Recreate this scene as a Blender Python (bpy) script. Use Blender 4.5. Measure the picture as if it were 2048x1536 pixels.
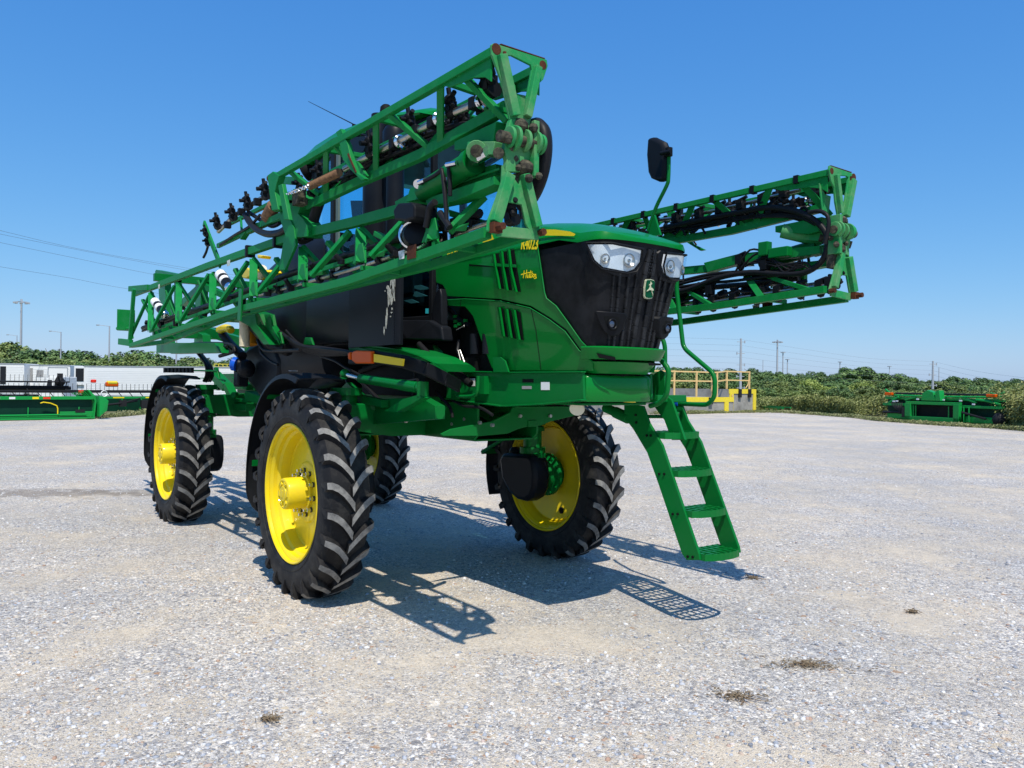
import bpy, bmesh, math, random
from mathutils import Vector, Matrix, noise
from mathutils.geometry import delaunay_2d_cdt
R = math.radians
random.seed(7)
for o in list(bpy.data.objects): bpy.data.objects.remove(o)
SC = bpy.context.scene
COL = SC.collection

# ------------------------------------------------------------------ camera
CAM = Vector((5.7074, -3.5631, 1.5973))
YAW, PITCH, ROLL, FPX = 2.500078, 0.001402, 0.012292, 1567.71
cf = Vector((math.cos(YAW)*math.cos(PITCH), math.sin(YAW)*math.cos(PITCH), math.sin(PITCH)))
cr0 = Vector((math.sin(YAW), -math.cos(YAW), 0)); cu0 = cr0.cross(cf)
cr = cr0*math.cos(ROLL) + cu0*math.sin(ROLL); cu = -cr0*math.sin(ROLL) + cu0*math.cos(ROLL)
cd = bpy.data.cameras.new('camera'); cam = bpy.data.objects.new('camera', cd); COL.objects.link(cam)
cd.sensor_width = 36; cd.lens = FPX/2048*36; cd.clip_end = 3000; cd.clip_start = .05
cam.matrix_world = Matrix(((cr.x, cu.x, -cf.x, CAM.x), (cr.y, cu.y, -cf.y, CAM.y), (cr.z, cu.z, -cf.z, CAM.z), (0, 0, 0, 1)))
SC.camera = cam
# ------------------------------------------------------------------ light
SUN = Vector((.527, -.27, 1)).normalized()
W = bpy.data.worlds.new('World'); SC.world = W; W.use_nodes = True
nt = W.node_tree; bg = nt.nodes['Background']
sky = nt.nodes.new('ShaderNodeTexSky'); sky.sky_type = 'NISHITA'; sky.sun_disc = False
sky.sun_elevation = math.asin(SUN.z); sky.sun_rotation = math.atan2(SUN.x, SUN.y)
sky.air_density = 1.0; sky.dust_density = .6; sky.ozone_density = 2.6; sky.altitude = 100
bg.inputs[1].default_value = .105
spn = nt.nodes.new('ShaderNodeSeparateColor'); cbn = nt.nodes.new('ShaderNodeCombineColor'); nt.links.new(sky.outputs[0], spn.inputs[0])
for i, (a_, p_) in enumerate(((.86, 1.18), (.875, .73), (1.05, .38))):   # phone camera's response: deeper blue overhead
    m0 = nt.nodes.new('ShaderNodeMath'); m0.operation = 'MULTIPLY'; m0.inputs[1].default_value = .105; nt.links.new(spn.outputs[i], m0.inputs[0])
    m1 = nt.nodes.new('ShaderNodeMath'); m1.operation = 'POWER'; m1.inputs[1].default_value = p_; nt.links.new(m0.outputs[0], m1.inputs[0])
    m2 = nt.nodes.new('ShaderNodeMath'); m2.operation = 'MULTIPLY'; m2.inputs[1].default_value = a_/.105; nt.links.new(m1.outputs[0], m2.inputs[0]); nt.links.new(m2.outputs[0], cbn.inputs[i])
nt.links.new(cbn.outputs[0], bg.inputs[0])
sl = bpy.data.lights.new('sun', 'SUN'); sl.energy = 5.0; sl.angle = R(.5); sl.color = (1, .93, .82)
so = bpy.data.objects.new('sun', sl); COL.objects.link(so); so.rotation_euler = SUN.to_track_quat('Z', 'Y').to_euler()
SC.view_settings.view_transform = 'Standard'; SC.view_settings.look = 'None'
SC.view_settings.exposure = 0; SC.view_settings.gamma = 1
SC.render.engine = 'CYCLES'
SC.cycles.max_bounces = 6; SC.cycles.transparent_max_bounces = 12

# ------------------------------------------------------------------ helpers
def ray(px, py): return cf + cr*((px-1024)/FPX) - cu*((py-768)/FPX)
def A(px, py, ax='y', v=0.0):
    """point where the sight line of a photo pixel meets the plane ax = v (ax may be 'x','y','z')"""
    d = ray(px, py); i = 'xyz'.index(ax); t = (v-CAM[i])/d[i]; return CAM + d*t
def PX(p):
    d = p-CAM; z = d.dot(cf); return 1024+FPX*d.dot(cr)/z, 768-FPX*d.dot(cu)/z
def hyp(*a): return math.sqrt(sum(x*x for x in a))

class MB:
    def __init__(s): s.v = []; s.f = []; s.m = []
    def add(s, vs, fs, m=0):
        n = len(s.v); s.v += [Vector(v) for v in vs]; s.f += [tuple(n+i for i in f) for f in fs]; s.m += [m]*len(fs); return s
    def box(s, c, d, rot=None, m=0):
        c = Vector(c); h = Vector(d)/2; q = rot.to_matrix() if rot is not None and not isinstance(rot, Matrix) else rot
        vs = []
        for x in (-1, 1):
            for y in (-1, 1):
                for z in (-1, 1):
                    p = Vector((x*h.x, y*h.y, z*h.z)); vs.append(c + (q @ p if q else p))
        return s.add(vs, [(0, 1, 3, 2), (4, 6, 7, 5), (0, 4, 5, 1), (2, 3, 7, 6), (0, 2, 6, 4), (1, 5, 7, 3)], m)
    def box2(s, a, b, m=0):
        a = Vector(a); b = Vector(b); return s.box((a+b)/2, [abs(x) for x in (b-a)], None, m)
    def bar(s, p, q, w, h, up=(0, 0, 1), m=0, ext=0):
        p = Vector(p); q = Vector(q); d = (q-p)
        if d.length < 1e-6: return s
        d.normalize(); p = p-d*ext; q = q+d*ext; u = Vector(up); sd = d.cross(u)
        if sd.length < 1e-4: sd = d.cross(Vector((1, 0, 0)))
        sd.normalize(); u = sd.cross(d).normalized(); vs = []
        for e in (p, q):
            for a, b in ((-1, -1), (1, -1), (1, 1), (-1, 1)): vs.append(e + sd*(a*w/2) + u*(b*h/2))
        return s.add(vs, [(3, 2, 1, 0), (4, 5, 6, 7), (0, 1, 5, 4), (1, 2, 6, 5), (2, 3, 7, 6), (3, 0, 4, 7)], m)
    def channel(s, p, q, w, h, up=(0, 0, 1), t=.008, m=0):
        """U channel: web facing +up with two flanges behind"""
        p = Vector(p); q = Vector(q); d = (q-p).normalized(); u = Vector(up); sd = d.cross(u).normalized(); u = sd.cross(d).normalized()
        s.bar(p, q, w, t, u, m)
        for k in (-1, 1): s.bar(p+sd*k*(w/2-t/2)-u*h/2, q+sd*k*(w/2-t/2)-u*h/2, t, h, u, m)
        return s
    def tube(s, pts, r, n=8, m=0, closed=False):
        pts = [Vector(p) for p in pts]; N = len(pts); rr = r if isinstance(r, (list, tuple)) else [r]*N
        t0 = (pts[1]-pts[0]).normalized(); u = t0.orthogonal().normalized(); vs = []
        for i, p in enumerate(pts):
            t = (pts[min(i+1, N-1)]-pts[max(i-1, 0)])
            if t.length < 1e-9: t = t0
            t.normalize(); u = (u-t*u.dot(t)); u.normalize(); w = t.cross(u)
            k = 1.0
            if 0 < i < N-1:
                c = (pts[i]-pts[i-1]).normalized().dot((pts[i+1]-pts[i]).normalized()); k = 1/max(.75, math.sqrt((1+c)/2))
            for j in range(n):
                a = 2*math.pi*j/n; vs.append(p+(u*math.cos(a)+w*math.sin(a))*rr[i]*(k if n > 4 else 1))
        fs = [(i*n+j, i*n+(j+1) % n, (i+1)*n+(j+1) % n, (i+1)*n+j) for i in range(N-1) for j in range(n)]
        fs += [tuple(range(n-1, -1, -1)), tuple((N-1)*n+j for j in range(n))]
        return s.add(vs, fs, m)
    def cyl(s, p, q, r, r2=None, n=16, m=0): return s.tube([p, q], [r, r if r2 is None else r2], n, m)
    def lathe(s, prof, c, ax, n=24, m=0, cap=True):
        """prof: (radius, offset along ax)"""
        c = Vector(c); ax = Vector(ax).normalized(); u = ax.orthogonal().normalized(); w = ax.cross(u); vs = []
        for r, a in prof:
            for j in range(n):
                t = 2*math.pi*j/n; vs.append(c+ax*a+(u*math.cos(t)+w*math.sin(t))*r)
        K = len(prof)
        fs = [(i*n+j, i*n+(j+1) % n, (i+1)*n+(j+1) % n, (i+1)*n+j) for i in range(K-1) for j in range(n)]
        if cap: fs += [tuple(range(n-1, -1, -1)), tuple((K-1)*n+j for j in range(n))]
        return s.add(vs, fs, m)
    def ball(s, c, r, sc=(1, 1, 1), n=12, m=0):
        c = Vector(c); K = max(4, n//2); vs = [c+Vector((0, 0, -r*sc[2]))]
        for i in range(1, K):
            a = -math.pi/2+math.pi*i/K
            for j in range(n):
                b = 2*math.pi*j/n; vs.append(c+Vector((r*sc[0]*math.cos(a)*math.cos(b), r*sc[1]*math.cos(a)*math.sin(b), r*sc[2]*math.sin(a))))
        vs.append(c+Vector((0, 0, r*sc[2]))); L = len(vs)-1
        fs = [(0, 1+(j+1) % n, 1+j) for j in range(n)]
        fs += [(1+i*n+j, 1+i*n+(j+1) % n, 1+(i+1)*n+(j+1) % n, 1+(i+1)*n+j) for i in range(K-2) for j in range(n)]
        fs += [(1+(K-2)*n+j, 1+(K-2)*n+(j+1) % n, L) for j in range(n)]
        return s.add(vs, fs, m)
    def plate(s, poly, vec, m=0):
        poly = [Vector(p) for p in poly]; vec = Vector(vec); n = len(poly)
        h = vec/2; vs = [p-h for p in poly]+[p+h for p in poly]
        return s.add(vs, [tuple(range(n-1, -1, -1)), tuple(range(n, 2*n))]+[(i, (i+1) % n, n+(i+1) % n, n+i) for i in range(n)], m)
    def loft(s, rings, m=0, closed=True, cap=True):
        n = len(rings[0]); vs = [p for r in rings for p in r]
        rg = range(n) if closed else range(n-1)
        fs = [(i*n+j, i*n+(j+1) % n, (i+1)*n+(j+1) % n, (i+1)*n+j) for i in range(len(rings)-1) for j in rg]
        if cap: fs += [tuple(range(n-1, -1, -1)), tuple((len(rings)-1)*n+j for j in range(n))]
        return s.add(vs, fs, m)
    def merge(s, o, fn=None, flip=False):
        n = len(s.v); s.v += [fn(v) if fn else v.copy() for v in o.v]
        s.f += [tuple(n+i for i in (reversed(f) if flip else f)) for f in o.f]; s.m += o.m; return s
    def xf(s, fn): s.v = [fn(v) for v in s.v]; return s
    def mirror(s, both=True):
        o = MB().merge(s, lambda v: Vector((v.x, -v.y, v.z)), True)
        return s.merge(o) if both else o
    def mesh(s, name, mats, smooth=None, recalc=True):
        me = bpy.data.meshes.new(name); me.from_pydata([tuple(v) for v in s.v], [], s.f)
        for mt in (mats if isinstance(mats, (list, tuple)) else [mats]): me.materials.append(mt)
        me.polygons.foreach_set('material_index', s.m)
        if recalc:
            b = bmesh.new(); b.from_mesh(me); bmesh.ops.recalc_face_normals(b, faces=b.faces); b.to_mesh(me); b.free()
        if smooth is not None:
            me.polygons.foreach_set('use_smooth', [True]*len(me.polygons)); me.set_sharp_from_angle(angle=R(smooth))
        me.update(); return me
    def islands(s, gap):
        par = list(range(len(s.v)))
        def find(a):
            while par[a] != a: par[a] = par[par[a]]; a = par[a]
            return a
        for f in s.f:
            r = find(f[0])
            for i in f[1:]: par[find(i)] = r
        g = {}
        for i, v in enumerate(s.v):
            b = g.setdefault(find(i), [v.copy(), v.copy()])
            for k in range(3): b[0][k] = min(b[0][k], v[k]); b[1][k] = max(b[1][k], v[k])
        keys = [k for k in g if any(True for _ in [0])]; grp = {k: k for k in keys}
        def gf(a):
            while grp[a] != a: a = grp[a]
            return a
        for i, a in enumerate(keys):
            for b in keys[i+1:]:
                if all(g[a][0][k]-gap <= g[b][1][k] and g[b][0][k]-gap <= g[a][1][k] for k in range(3)): grp[gf(a)] = gf(b)
        out = {}
        for f, m in zip(s.f, s.m):
            mb, mp = out.setdefault(gf(find(f[0])), (MB(), {}))
            for i in f:
                if i not in mp: mp[i] = len(mb.v); mb.v.append(s.v[i].copy())
            mb.f.append(tuple(mp[i] for i in f)); mb.m.append(m)
        return [mb for mb, _ in out.values()]
    def build_each(s, name, mats, parent=None, gap=.002, **kw):
        o = None
        for mb in s.islands(gap): o = mb.build(name, mats, parent, **kw)
        return o
    def build(s, name, mats, parent=None, smooth=None, bevel=0, loc=None, recalc=True):
        o = bpy.data.objects.new(name, s.mesh(name, mats, smooth, recalc)); COL.objects.link(o)
        if parent: o.parent = parent; o.location = Vector((0, 0, 0))-ORI.get(parent.name, Vector((0, 0, 0)))
        if loc is not None: o.location = loc
        if bevel:
            b = o.modifiers.new('bevel', 'BEVEL'); b.width = bevel; b.segments = 2; b.limit_method = 'ANGLE'; b.angle_limit = R(35); b.harden_normals = False
        return o
ORI = {}
def tag(o, label=None, cat=None, group=None, kind=None):
    if label: o['label'] = label
    if cat: o['category'] = cat
    if group: o['group'] = group
    if kind: o['kind'] = kind
    return o
def empty(name, loc, label, cat, group=None, rz=0, keep_world=False):
    o = bpy.data.objects.new(name, None); COL.objects.link(o); o.location = loc; o.rotation_euler = (0, 0, rz); o.empty_display_size = .3
    tag(o, label, cat, group)
    if keep_world: ORI[o.name] = Vector(loc)
    return o
def catmull(pts, k=6):
    pts = [Vector(p) for p in pts]; out = []
    P = [pts[0]]+pts+[pts[-1]]
    for i in range(1, len(P)-2):
        a, b, c, d = P[i-1:i+3]
        for j in range(k):
            t = j/k; out.append(.5*((2*b)+(c-a)*t+(2*a-5*b+4*c-d)*t*t+(3*b-a-3*c+d)*t**3))
    out.append(pts[-1]); return out
def children(o): return [c for c in bpy.data.objects if c.parent == o]
def copy_tree(o, parent=None):
    c = o.copy(); COL.objects.link(c)
    if parent: c.parent = parent
    for ch in children(o): copy_tree(ch, c)
    return c

# ------------------------------------------------------------------ materials
def mat(name, col, rough=.5, metal=0, coat=0, spec=.13, noise_amt=0, noise_scale=6, col2=None, bump=0, bump_scale=40, emis=None, trans=0):
    m = bpy.data.materials.new(name); m.use_nodes = True; n = m.node_tree.nodes; l = m.node_tree.links; b = n['Principled BSDF']
    b.inputs['Base Color'].default_value = (*col, 1); b.inputs['Roughness'].default_value = rough; b.inputs['Metallic'].default_value = metal
    b.inputs['Coat Weight'].default_value = coat; b.inputs['Coat Roughness'].default_value = .06; b.inputs['Specular IOR Level'].default_value = spec
    if trans: b.inputs['Transmission Weight'].default_value = trans
    if noise_amt or col2 or bump:
        tc = n.new('ShaderNodeTexCoord')
    if noise_amt or col2:
        nz = n.new('ShaderNodeTexNoise'); nz.inputs['Scale'].default_value = noise_scale; nz.inputs['Detail'].default_value = 6; nz.inputs['Roughness'].default_value = .65
        l.new(tc.outputs['Object'], nz.inputs['Vector'])
        rp = n.new('ShaderNodeValToRGB'); rp.color_ramp.elements[0].position = .42; rp.color_ramp.elements[1].position = .72
        c2 = col2 or tuple(min(1, c*1.35+.02) for c in col)
        rp.color_ramp.elements[0].color = (*col, 1); rp.color_ramp.elements[1].color = (*[col[i]*(1-noise_amt)+c2[i]*noise_amt for i in range(3)], 1)
        l.new(nz.outputs[0], rp.inputs[0]); l.new(rp.outputs[0], b.inputs['Base Color'])
        mr = n.new('ShaderNodeMapRange'); mr.inputs['To Min'].default_value = max(.03, rough-.08); mr.inputs['To Max'].default_value = min(1, rough+.15)
        l.new(nz.outputs[0], mr.inputs['Value']); l.new(mr.outputs[0], b.inputs['Roughness'])
    if bump:
        nb = n.new('ShaderNodeTexNoise'); nb.inputs['Scale'].default_value = bump_scale; nb.inputs['Detail'].default_value = 4
        l.new(tc.outputs['Object'], nb.inputs['Vector']); bp = n.new('ShaderNodeBump'); bp.inputs['Strength'].default_value = bump; bp.inputs['Distance'].default_value = .01
        l.new(nb.outputs[0], bp.inputs['Height']); l.new(bp.outputs[0], b.inputs['Normal'])
    if emis: b.inputs['Emission Color'].default_value = (*emis, 1); b.inputs['Emission Strength'].default_value = 1
    return m
M = {}
M['green'] = mat('green_paint', (.001, .145, .024), .36, coat=.08, noise_amt=.4, noise_scale=4, col2=(.012, .145, .04))  # underbody shade put into the colour: darker version of the boom green
M['hood'] = mat('hood_paint', (.0005, .175, .022), .3, coat=.25, noise_amt=.35, noise_scale=1.3, col2=(.01, .16, .035))
M['boom'] = mat('boom_paint', (.004, .19, .036), .45, noise_amt=.7, noise_scale=9, col2=(.022, .22, .07), bump=.05)
M['endp'] = mat('worn_end_frame_paint', (.02, .26, .075), .5, noise_amt=.9, noise_scale=7, col2=(.16, .3, .14), bump=.12, bump_scale=60)
M['yellow'] = mat('yellow_paint', (.8, .6, .01), .34, coat=.2, noise_amt=.55, noise_scale=5, col2=(.6, .47, .05))
M['ystripe'] = mat('yellow_decal', (.85, .66, .02), .35)
M['black'] = mat('black_plastic', (.006, .007, .009), .45, noise_amt=.5, noise_scale=5, col2=(.014, .015, .018))
M['satin'] = mat('satin_black_plastic', (.007, .0085, .012), .36, noise_amt=.6, noise_scale=3, col2=(.014, .016, .02))
M['rib'] = mat('grille_rib_pale', (.01, .011, .013), .38, noise_amt=1, noise_scale=8, col2=(.035, .037, .042), spec=.2)  # paler mottling brightens the ribs, standing in for their sunlit faces
M['grille'] = mat('grille_black', (.008, .009, .011), .4, noise_amt=.9, noise_scale=7, col2=(.022, .023, .027))
M['fenderm'] = mat('fender_black', (.01, .011, .013), .45, noise_amt=.5, noise_scale=4, col2=(.02, .022, .025))
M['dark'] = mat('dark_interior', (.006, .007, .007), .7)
M['rubber'] = mat('hose_rubber', (.014, .014, .016), .45)
M['chrome'] = mat('steel_rod', (.75, .77, .8), .12, metal=1)
M['steel'] = mat('stainless_pipe', (.5, .47, .42), .3, metal=1, noise_amt=.6, noise_scale=30, col2=(.3, .26, .2))
M['rust'] = mat('rust', (.1, .035, .018), .9, noise_amt=1, noise_scale=25, col2=(.045, .02, .014), bump=.3)
M['rustspring'] = mat('rusty_spring', (.23, .13, .07), .75, noise_amt=1, noise_scale=40, col2=(.1, .06, .04), bump=.3)
M['grease'] = mat('greasy_dirt', (.035, .032, .026), .8, noise_amt=1, noise_scale=30, col2=(.13, .12, .08), bump=.5, bump_scale=50)
M['amber'] = mat('amber_lens', (.62, .085, .001), .3)
M['redl'] = mat('red_lens', (.75, .03, .01), .3, coat=.6)
M['refl'] = mat('yellow_reflector', (.72, .52, .02), .35)
M['white'] = mat('white_label', (.75, .76, .76), .5)
M['greylab'] = mat('grey_label', (.3, .3, .3), .5)
M['bluecap'] = mat('blue_plastic', (.01, .1, .6), .35)
M['teal'] = mat('teal_cap', (.02, .28, .33), .4)
M['cream'] = mat('cream_corrugated_hose', (.72, .66, .5), .55)
M['orange'] = mat('orange_hose', (.6, .25, .02), .5)
M['seat'] = mat('seat_cloth', (.2, .2, .17), .9)
def glass(name, tint, ior=1.5, rough=.02):
    m = bpy.data.materials.new(name); m.use_nodes = True; n = m.node_tree.nodes; l = m.node_tree.links; n.remove(n['Principled BSDF'])
    t = n.new('ShaderNodeBsdfTransparent'); t.inputs[0].default_value = (*tint, 1); g = n.new('ShaderNodeBsdfGlossy'); g.inputs['Roughness'].default_value = rough; g.inputs[0].default_value = (.9, .95, 1, 1)
    lw = n.new('ShaderNodeLayerWeight'); pw = n.new('ShaderNodeMath'); pw.operation = 'POWER'; pw.inputs[1].default_value = 4; l.new(lw.outputs['Facing'], pw.inputs[0])
    ma = n.new('ShaderNodeMath'); ma.operation = 'MULTIPLY_ADD'; ma.inputs[1].default_value = (ior-1)*1.3; ma.inputs[2].default_value = (ior-1)*.07; l.new(pw.outputs[0], ma.inputs[0]); mx = n.new('ShaderNodeMixShader')
    l.new(ma.outputs[0], mx.inputs[0]); l.new(t.outputs[0], mx.inputs[1]); l.new(g.outputs[0], mx.inputs[2]); l.new(mx.outputs[0], n['Material Output'].inputs[0]); return m
M['glass'] = glass('cab_glass', (.62, .91, .985))
M['foglens'] = mat('fog_lens', (.12, .14, .18), .06, metal=.75, spec=.5)
M['lens'] = glass('headlight_lens', (.95, .98, 1), 1.1)
M['lampin'] = mat('lamp_reflector', (.68, .71, .73), .35, noise_amt=.6, noise_scale=12, col2=(.88, .91, .94))

M['line'] = mat('steel_line', (.4, .4, .38), .35, metal=.6)
M['emb'] = mat('emblem_green', (.0, .075, .03), .3)
# tyre: rubber with dusty lug faces
def tyre_mat(name, dusty):
    m = bpy.data.materials.new(name); m.use_nodes = True; n = m.node_tree.nodes; l = m.node_tree.links; b = n['Principled BSDF']
    tc = n.new('ShaderNodeTexCoord'); nz = n.new('ShaderNodeTexNoise'); nz.inputs['Scale'].default_value = 5 if not dusty else 9; nz.inputs['Detail'].default_value = 8; nz.inputs['Roughness'].default_value = .75
    l.new(tc.outputs['Object'], nz.inputs['Vector']); rp = n.new('ShaderNodeValToRGB')
    if dusty:
        rp.color_ramp.elements[0].position = .3; rp.color_ramp.elements[0].color = (.045, .045, .048, 1); rp.color_ramp.elements[1].position = .6; rp.color_ramp.elements[1].color = (.27, .265, .25, 1)
    else:
        rp.color_ramp.elements[0].position = .45; rp.color_ramp.elements[0].color = (.011, .011, .0125, 1); rp.color_ramp.elements[1].position = .8; rp.color_ramp.elements[1].color = (.06, .058, .052, 1)
    l.new(nz.outputs[0], rp.inputs[0]); l.new(rp.outputs[0], b.inputs['Base Color']); b.inputs['Roughness'].default_value = .62; b.inputs['Specular IOR Level'].default_value = .2
    n2 = n.new('ShaderNodeTexNoise'); n2.inputs['Scale'].default_value = 90; n2.inputs['Detail'].default_value = 3; l.new(tc.outputs['Object'], n2.inputs['Vector'])
    bp = n.new('ShaderNodeBump'); bp.inputs['Strength'].default_value = .25; bp.inputs['Distance'].default_value = .006; l.new(n2.outputs[0], bp.inputs['Height']); l.new(bp.outputs[0], b.inputs['Normal'])
    return m
M['tyre'] = tyre_mat('tyre_rubber', False); M['lug'] = tyre_mat('dusty_lug_rubber', True)
# ================================================================== SPRAYER
SP = empty('crop_sprayer', (0, 0, 0), 'tall green self-propelled crop sprayer on four yellow-rimmed tyres with both booms folded forward', 'sprayer')
WB, TR, HZ, RT, RR = 3.838, 2.438, .765, .787, .5185

# ---------------- wheels (built for the right side, outer side = -Y, centre at the origin)
def tyre_mesh():
    s = MB(); n = 84
    prof = [(RR-.01, -.125), (RR+.012, -.15), (.56, -.166), (.62, -.172), (.672, -.168), (.712, -.158), (.737, -.135), (.748, -.08), (.752, 0),
            (.748, .08), (.737, .135), (.712, .158), (.672, .168), (.62, .172), (.56, .166), (RR+.012, .15), (RR-.01, .125)]
    s.lathe(prof, (0, 0, 0), (0, 1, 0), n, 0, cap=False)
    NL = 24
    for side in (-1, 1):
        for k in range(NL):
            th0 = 2*math.pi*(k+(.5 if side > 0 else 0))/NL
            # bar path from shoulder to just past the centre: (theta offset, y)
            path = [(.212, .176), (.207, .15), (.185, .115), (.143, .073), (.082, .032), (.012, -.008)]
            wid = [.0255, .028, .0305, .0325, .034, .036]; top = [.756, .781, .7885, .7905, .791, .7905]; base = [.70, .725, .742, .745, .747, .747]
            vs = []; R_ = []
            for (dt, y), w, t, bs in zip(path, wid, top, base):
                th = th0+dt; yy = y*side
                r0 = [(bs, w*1.28), (t, w*.86)]
                ring = []
                for rad, hw in r0:
                    for sg in (-1, 1):
                        a = th+sg*hw/rad; ring.append(Vector((rad*math.cos(a), yy, rad*math.sin(a))))
                R_.append([ring[0], ring[2], ring[3], ring[1]])
            n0 = len(s.v)
            for r in R_: s.v += r
            for i in range(len(R_)-1):
                for j in range(4):
                    s.f.append((n0+i*4+j, n0+i*4+(j+1) % 4, n0+(i+1)*4+(j+1) % 4, n0+(i+1)*4+j)); s.m.append(1 if j == 1 else 0)
            s.f.append((n0, n0+1, n0+2, n0+3)); s.m.append(0); e = n0+(len(R_)-1)*4; s.f.append((e+3, e+2, e+1, e)); s.m.append(0)
            # sidewall buttress of the lug
            th = th0+.212; q = []
            for rad, y, hw in ((.752, .177, .021), (.70, .1815, .018), (.655, .175, .01)):
                for sg in (-1, 1):
                    a = th+(.752-rad)*.25+sg*hw/rad; q.append(Vector((rad*math.cos(a), y*side, rad*math.sin(a))))
            for rad, y, hw in ((.752, .14, .021), (.70, .15, .018), (.655, .16, .01)):
                for sg in (-1, 1):
                    a = th+(.752-rad)*.25+sg*hw/rad; q.append(Vector((rad*math.cos(a), y*side, rad*math.sin(a))))
            s.add(q, [(0, 1, 3, 2), (2, 3, 5, 4), (0, 2, 8, 6), (2, 4, 10, 8), (1, 7, 9, 3), (3, 9, 11, 5), (4, 5, 11, 10), (0, 6, 7, 1)], 0)
    # raised rings and lettering-like blocks on the sidewall
    for y in (-1, 1):
        s.lathe([(.565, y*.164), (.568, y*.1705), (.576, y*.1705), (.58, y*.166)], (0, 0, 0), (0, 1, 0), n, 0, cap=False)
    return s
def rim_mesh():
    s = MB(); n = 64
    s.lathe([(.4985, .128), (RR+.002, .135), (RR+.002, -.135), (.4985, -.128)], (0, 0, 0), (0, 1, 0), n, cap=False)
    # outer side at -Y
    s.lathe([(RR+.002, -.135), (RR+.008, -.152), (RR+.001, -.158), (.508, -.15), (.503, -.128), (.485, -.118), (.476, -.105), (.473, -.075), (.455, -.06), (.448, -.03), (.446, .012),
             (.43, .018), (.40, .012), (.30, -.004), (.235, -.012), (.222, -.022), (.205, -.024), (.12, -.024)], (0, 0, 0), (0, 1, 0), n, cap=False)
    s.lathe([(.446, .012), (.452, .05), (.462, .075), (.474, .09), (.478, .105), (.503, .128), (.508, .15), (RR+.001, .158), (RR+.008, .152), (RR+.002, .135)], (0, 0, 0), (0, 1, 0), n, cap=False)
    s.lathe([(.43, .024), (.40, .018), (.30, .002), (.235, -.006), (.12, -.014)], (0, 0, 0), (0, 1, 0), n, cap=False)
    s.lathe([(.446, .012), (.438, .03), (.43, .024)], (0, 0, 0), (0, 1, 0), n, cap=False)
    return s
def hub_mesh():
    s = MB()
    s.lathe([(.135, -.01), (.135, -.045), (.118, -.05), (.118, -.19), (.112, -.2), (.1, -.204), (.098, -.198), (.06, -.197), (.056, -.206), (.02, -.208), (.0001, -.208)], (0, 0, 0), (0, 1, 0), 28, cap=False)
    for k in range(6):
        a = k*math.pi/3+.3; s.box((math.cos(a)*.08, -.2, math.sin(a)*.08), (.022, .012, .04), Matrix.Rotation(-a, 3, 'Y'))
    s.box((.0, -.207, 0), (.03, .008, .05))
    return s
def nuts_mesh():
    s = MB(); c = Vector((.165, 0, 0))
    s.cyl(c+Vector((0, -.02, 0)), c+Vector((0, -.036, 0)), .02, n=10, m=1); s.cyl(c+Vector((0, -.036, 0)), c+Vector((0, -.062, 0)), .0165, n=6); s.cyl(c+Vector((0, -.062, 0)), c+Vector((0, -.088, 0)), .0115, n=10)
    return s
def hole_mesh():
    s = MB(); a = 1.25; c = Vector((math.cos(a)*.355, 0, math.sin(a)*.355)); s.cyl(c+Vector((0, .024, 0)), c+Vector((0, -.0015, 0)), .03, n=20); return s
def hub_drive_mesh():
    s = MB()
    s.lathe([(.10, .0), (.155, .02), (.16, .06), (.2, .08), (.2, .11), (.15, .13), (.14, .2)], (0, 0, 0), (0, 1, 0), 24)
    for k in range(12):
        a = k*math.pi/6; s.cyl((math.cos(a)*.18, .1, math.sin(a)*.18), (math.cos(a)*.18, .13, math.sin(a)*.18), .014, n=6)
    return s
tm = tyre_mesh().mesh('tyre', [M['tyre'], M['lug']], 32); rm = rim_mesh().mesh('rim', M['yellow'], 28); hm = hub_mesh().mesh('hub', M['yellow'], 35)
nm = nuts_mesh().mesh('wheel_nut', [M['chrome'], M['grease']], 35); om = hole_mesh().mesh('hole', M['dark'], 35); dm = hub_drive_mesh().mesh('hub_drive', M['green'], 35)
def flipmesh(me, name):
    m2 = me.copy(); m2.transform(Matrix.Scale(-1, 4, (0, 1, 0))); m2.flip_normals(); m2.name = name; return m2
L = [flipmesh(m, m.name) for m in (tm, rm, hm, nm, om, dm)]; Rr = [tm, rm, hm, nm, om, dm]
def mk(name, me, parent, loc, rot=0):
    o = bpy.data.objects.new(name, me); COL.objects.link(o); o.parent = parent; o.location = loc; o.rotation_euler = (0, rot, 0); return o
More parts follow.
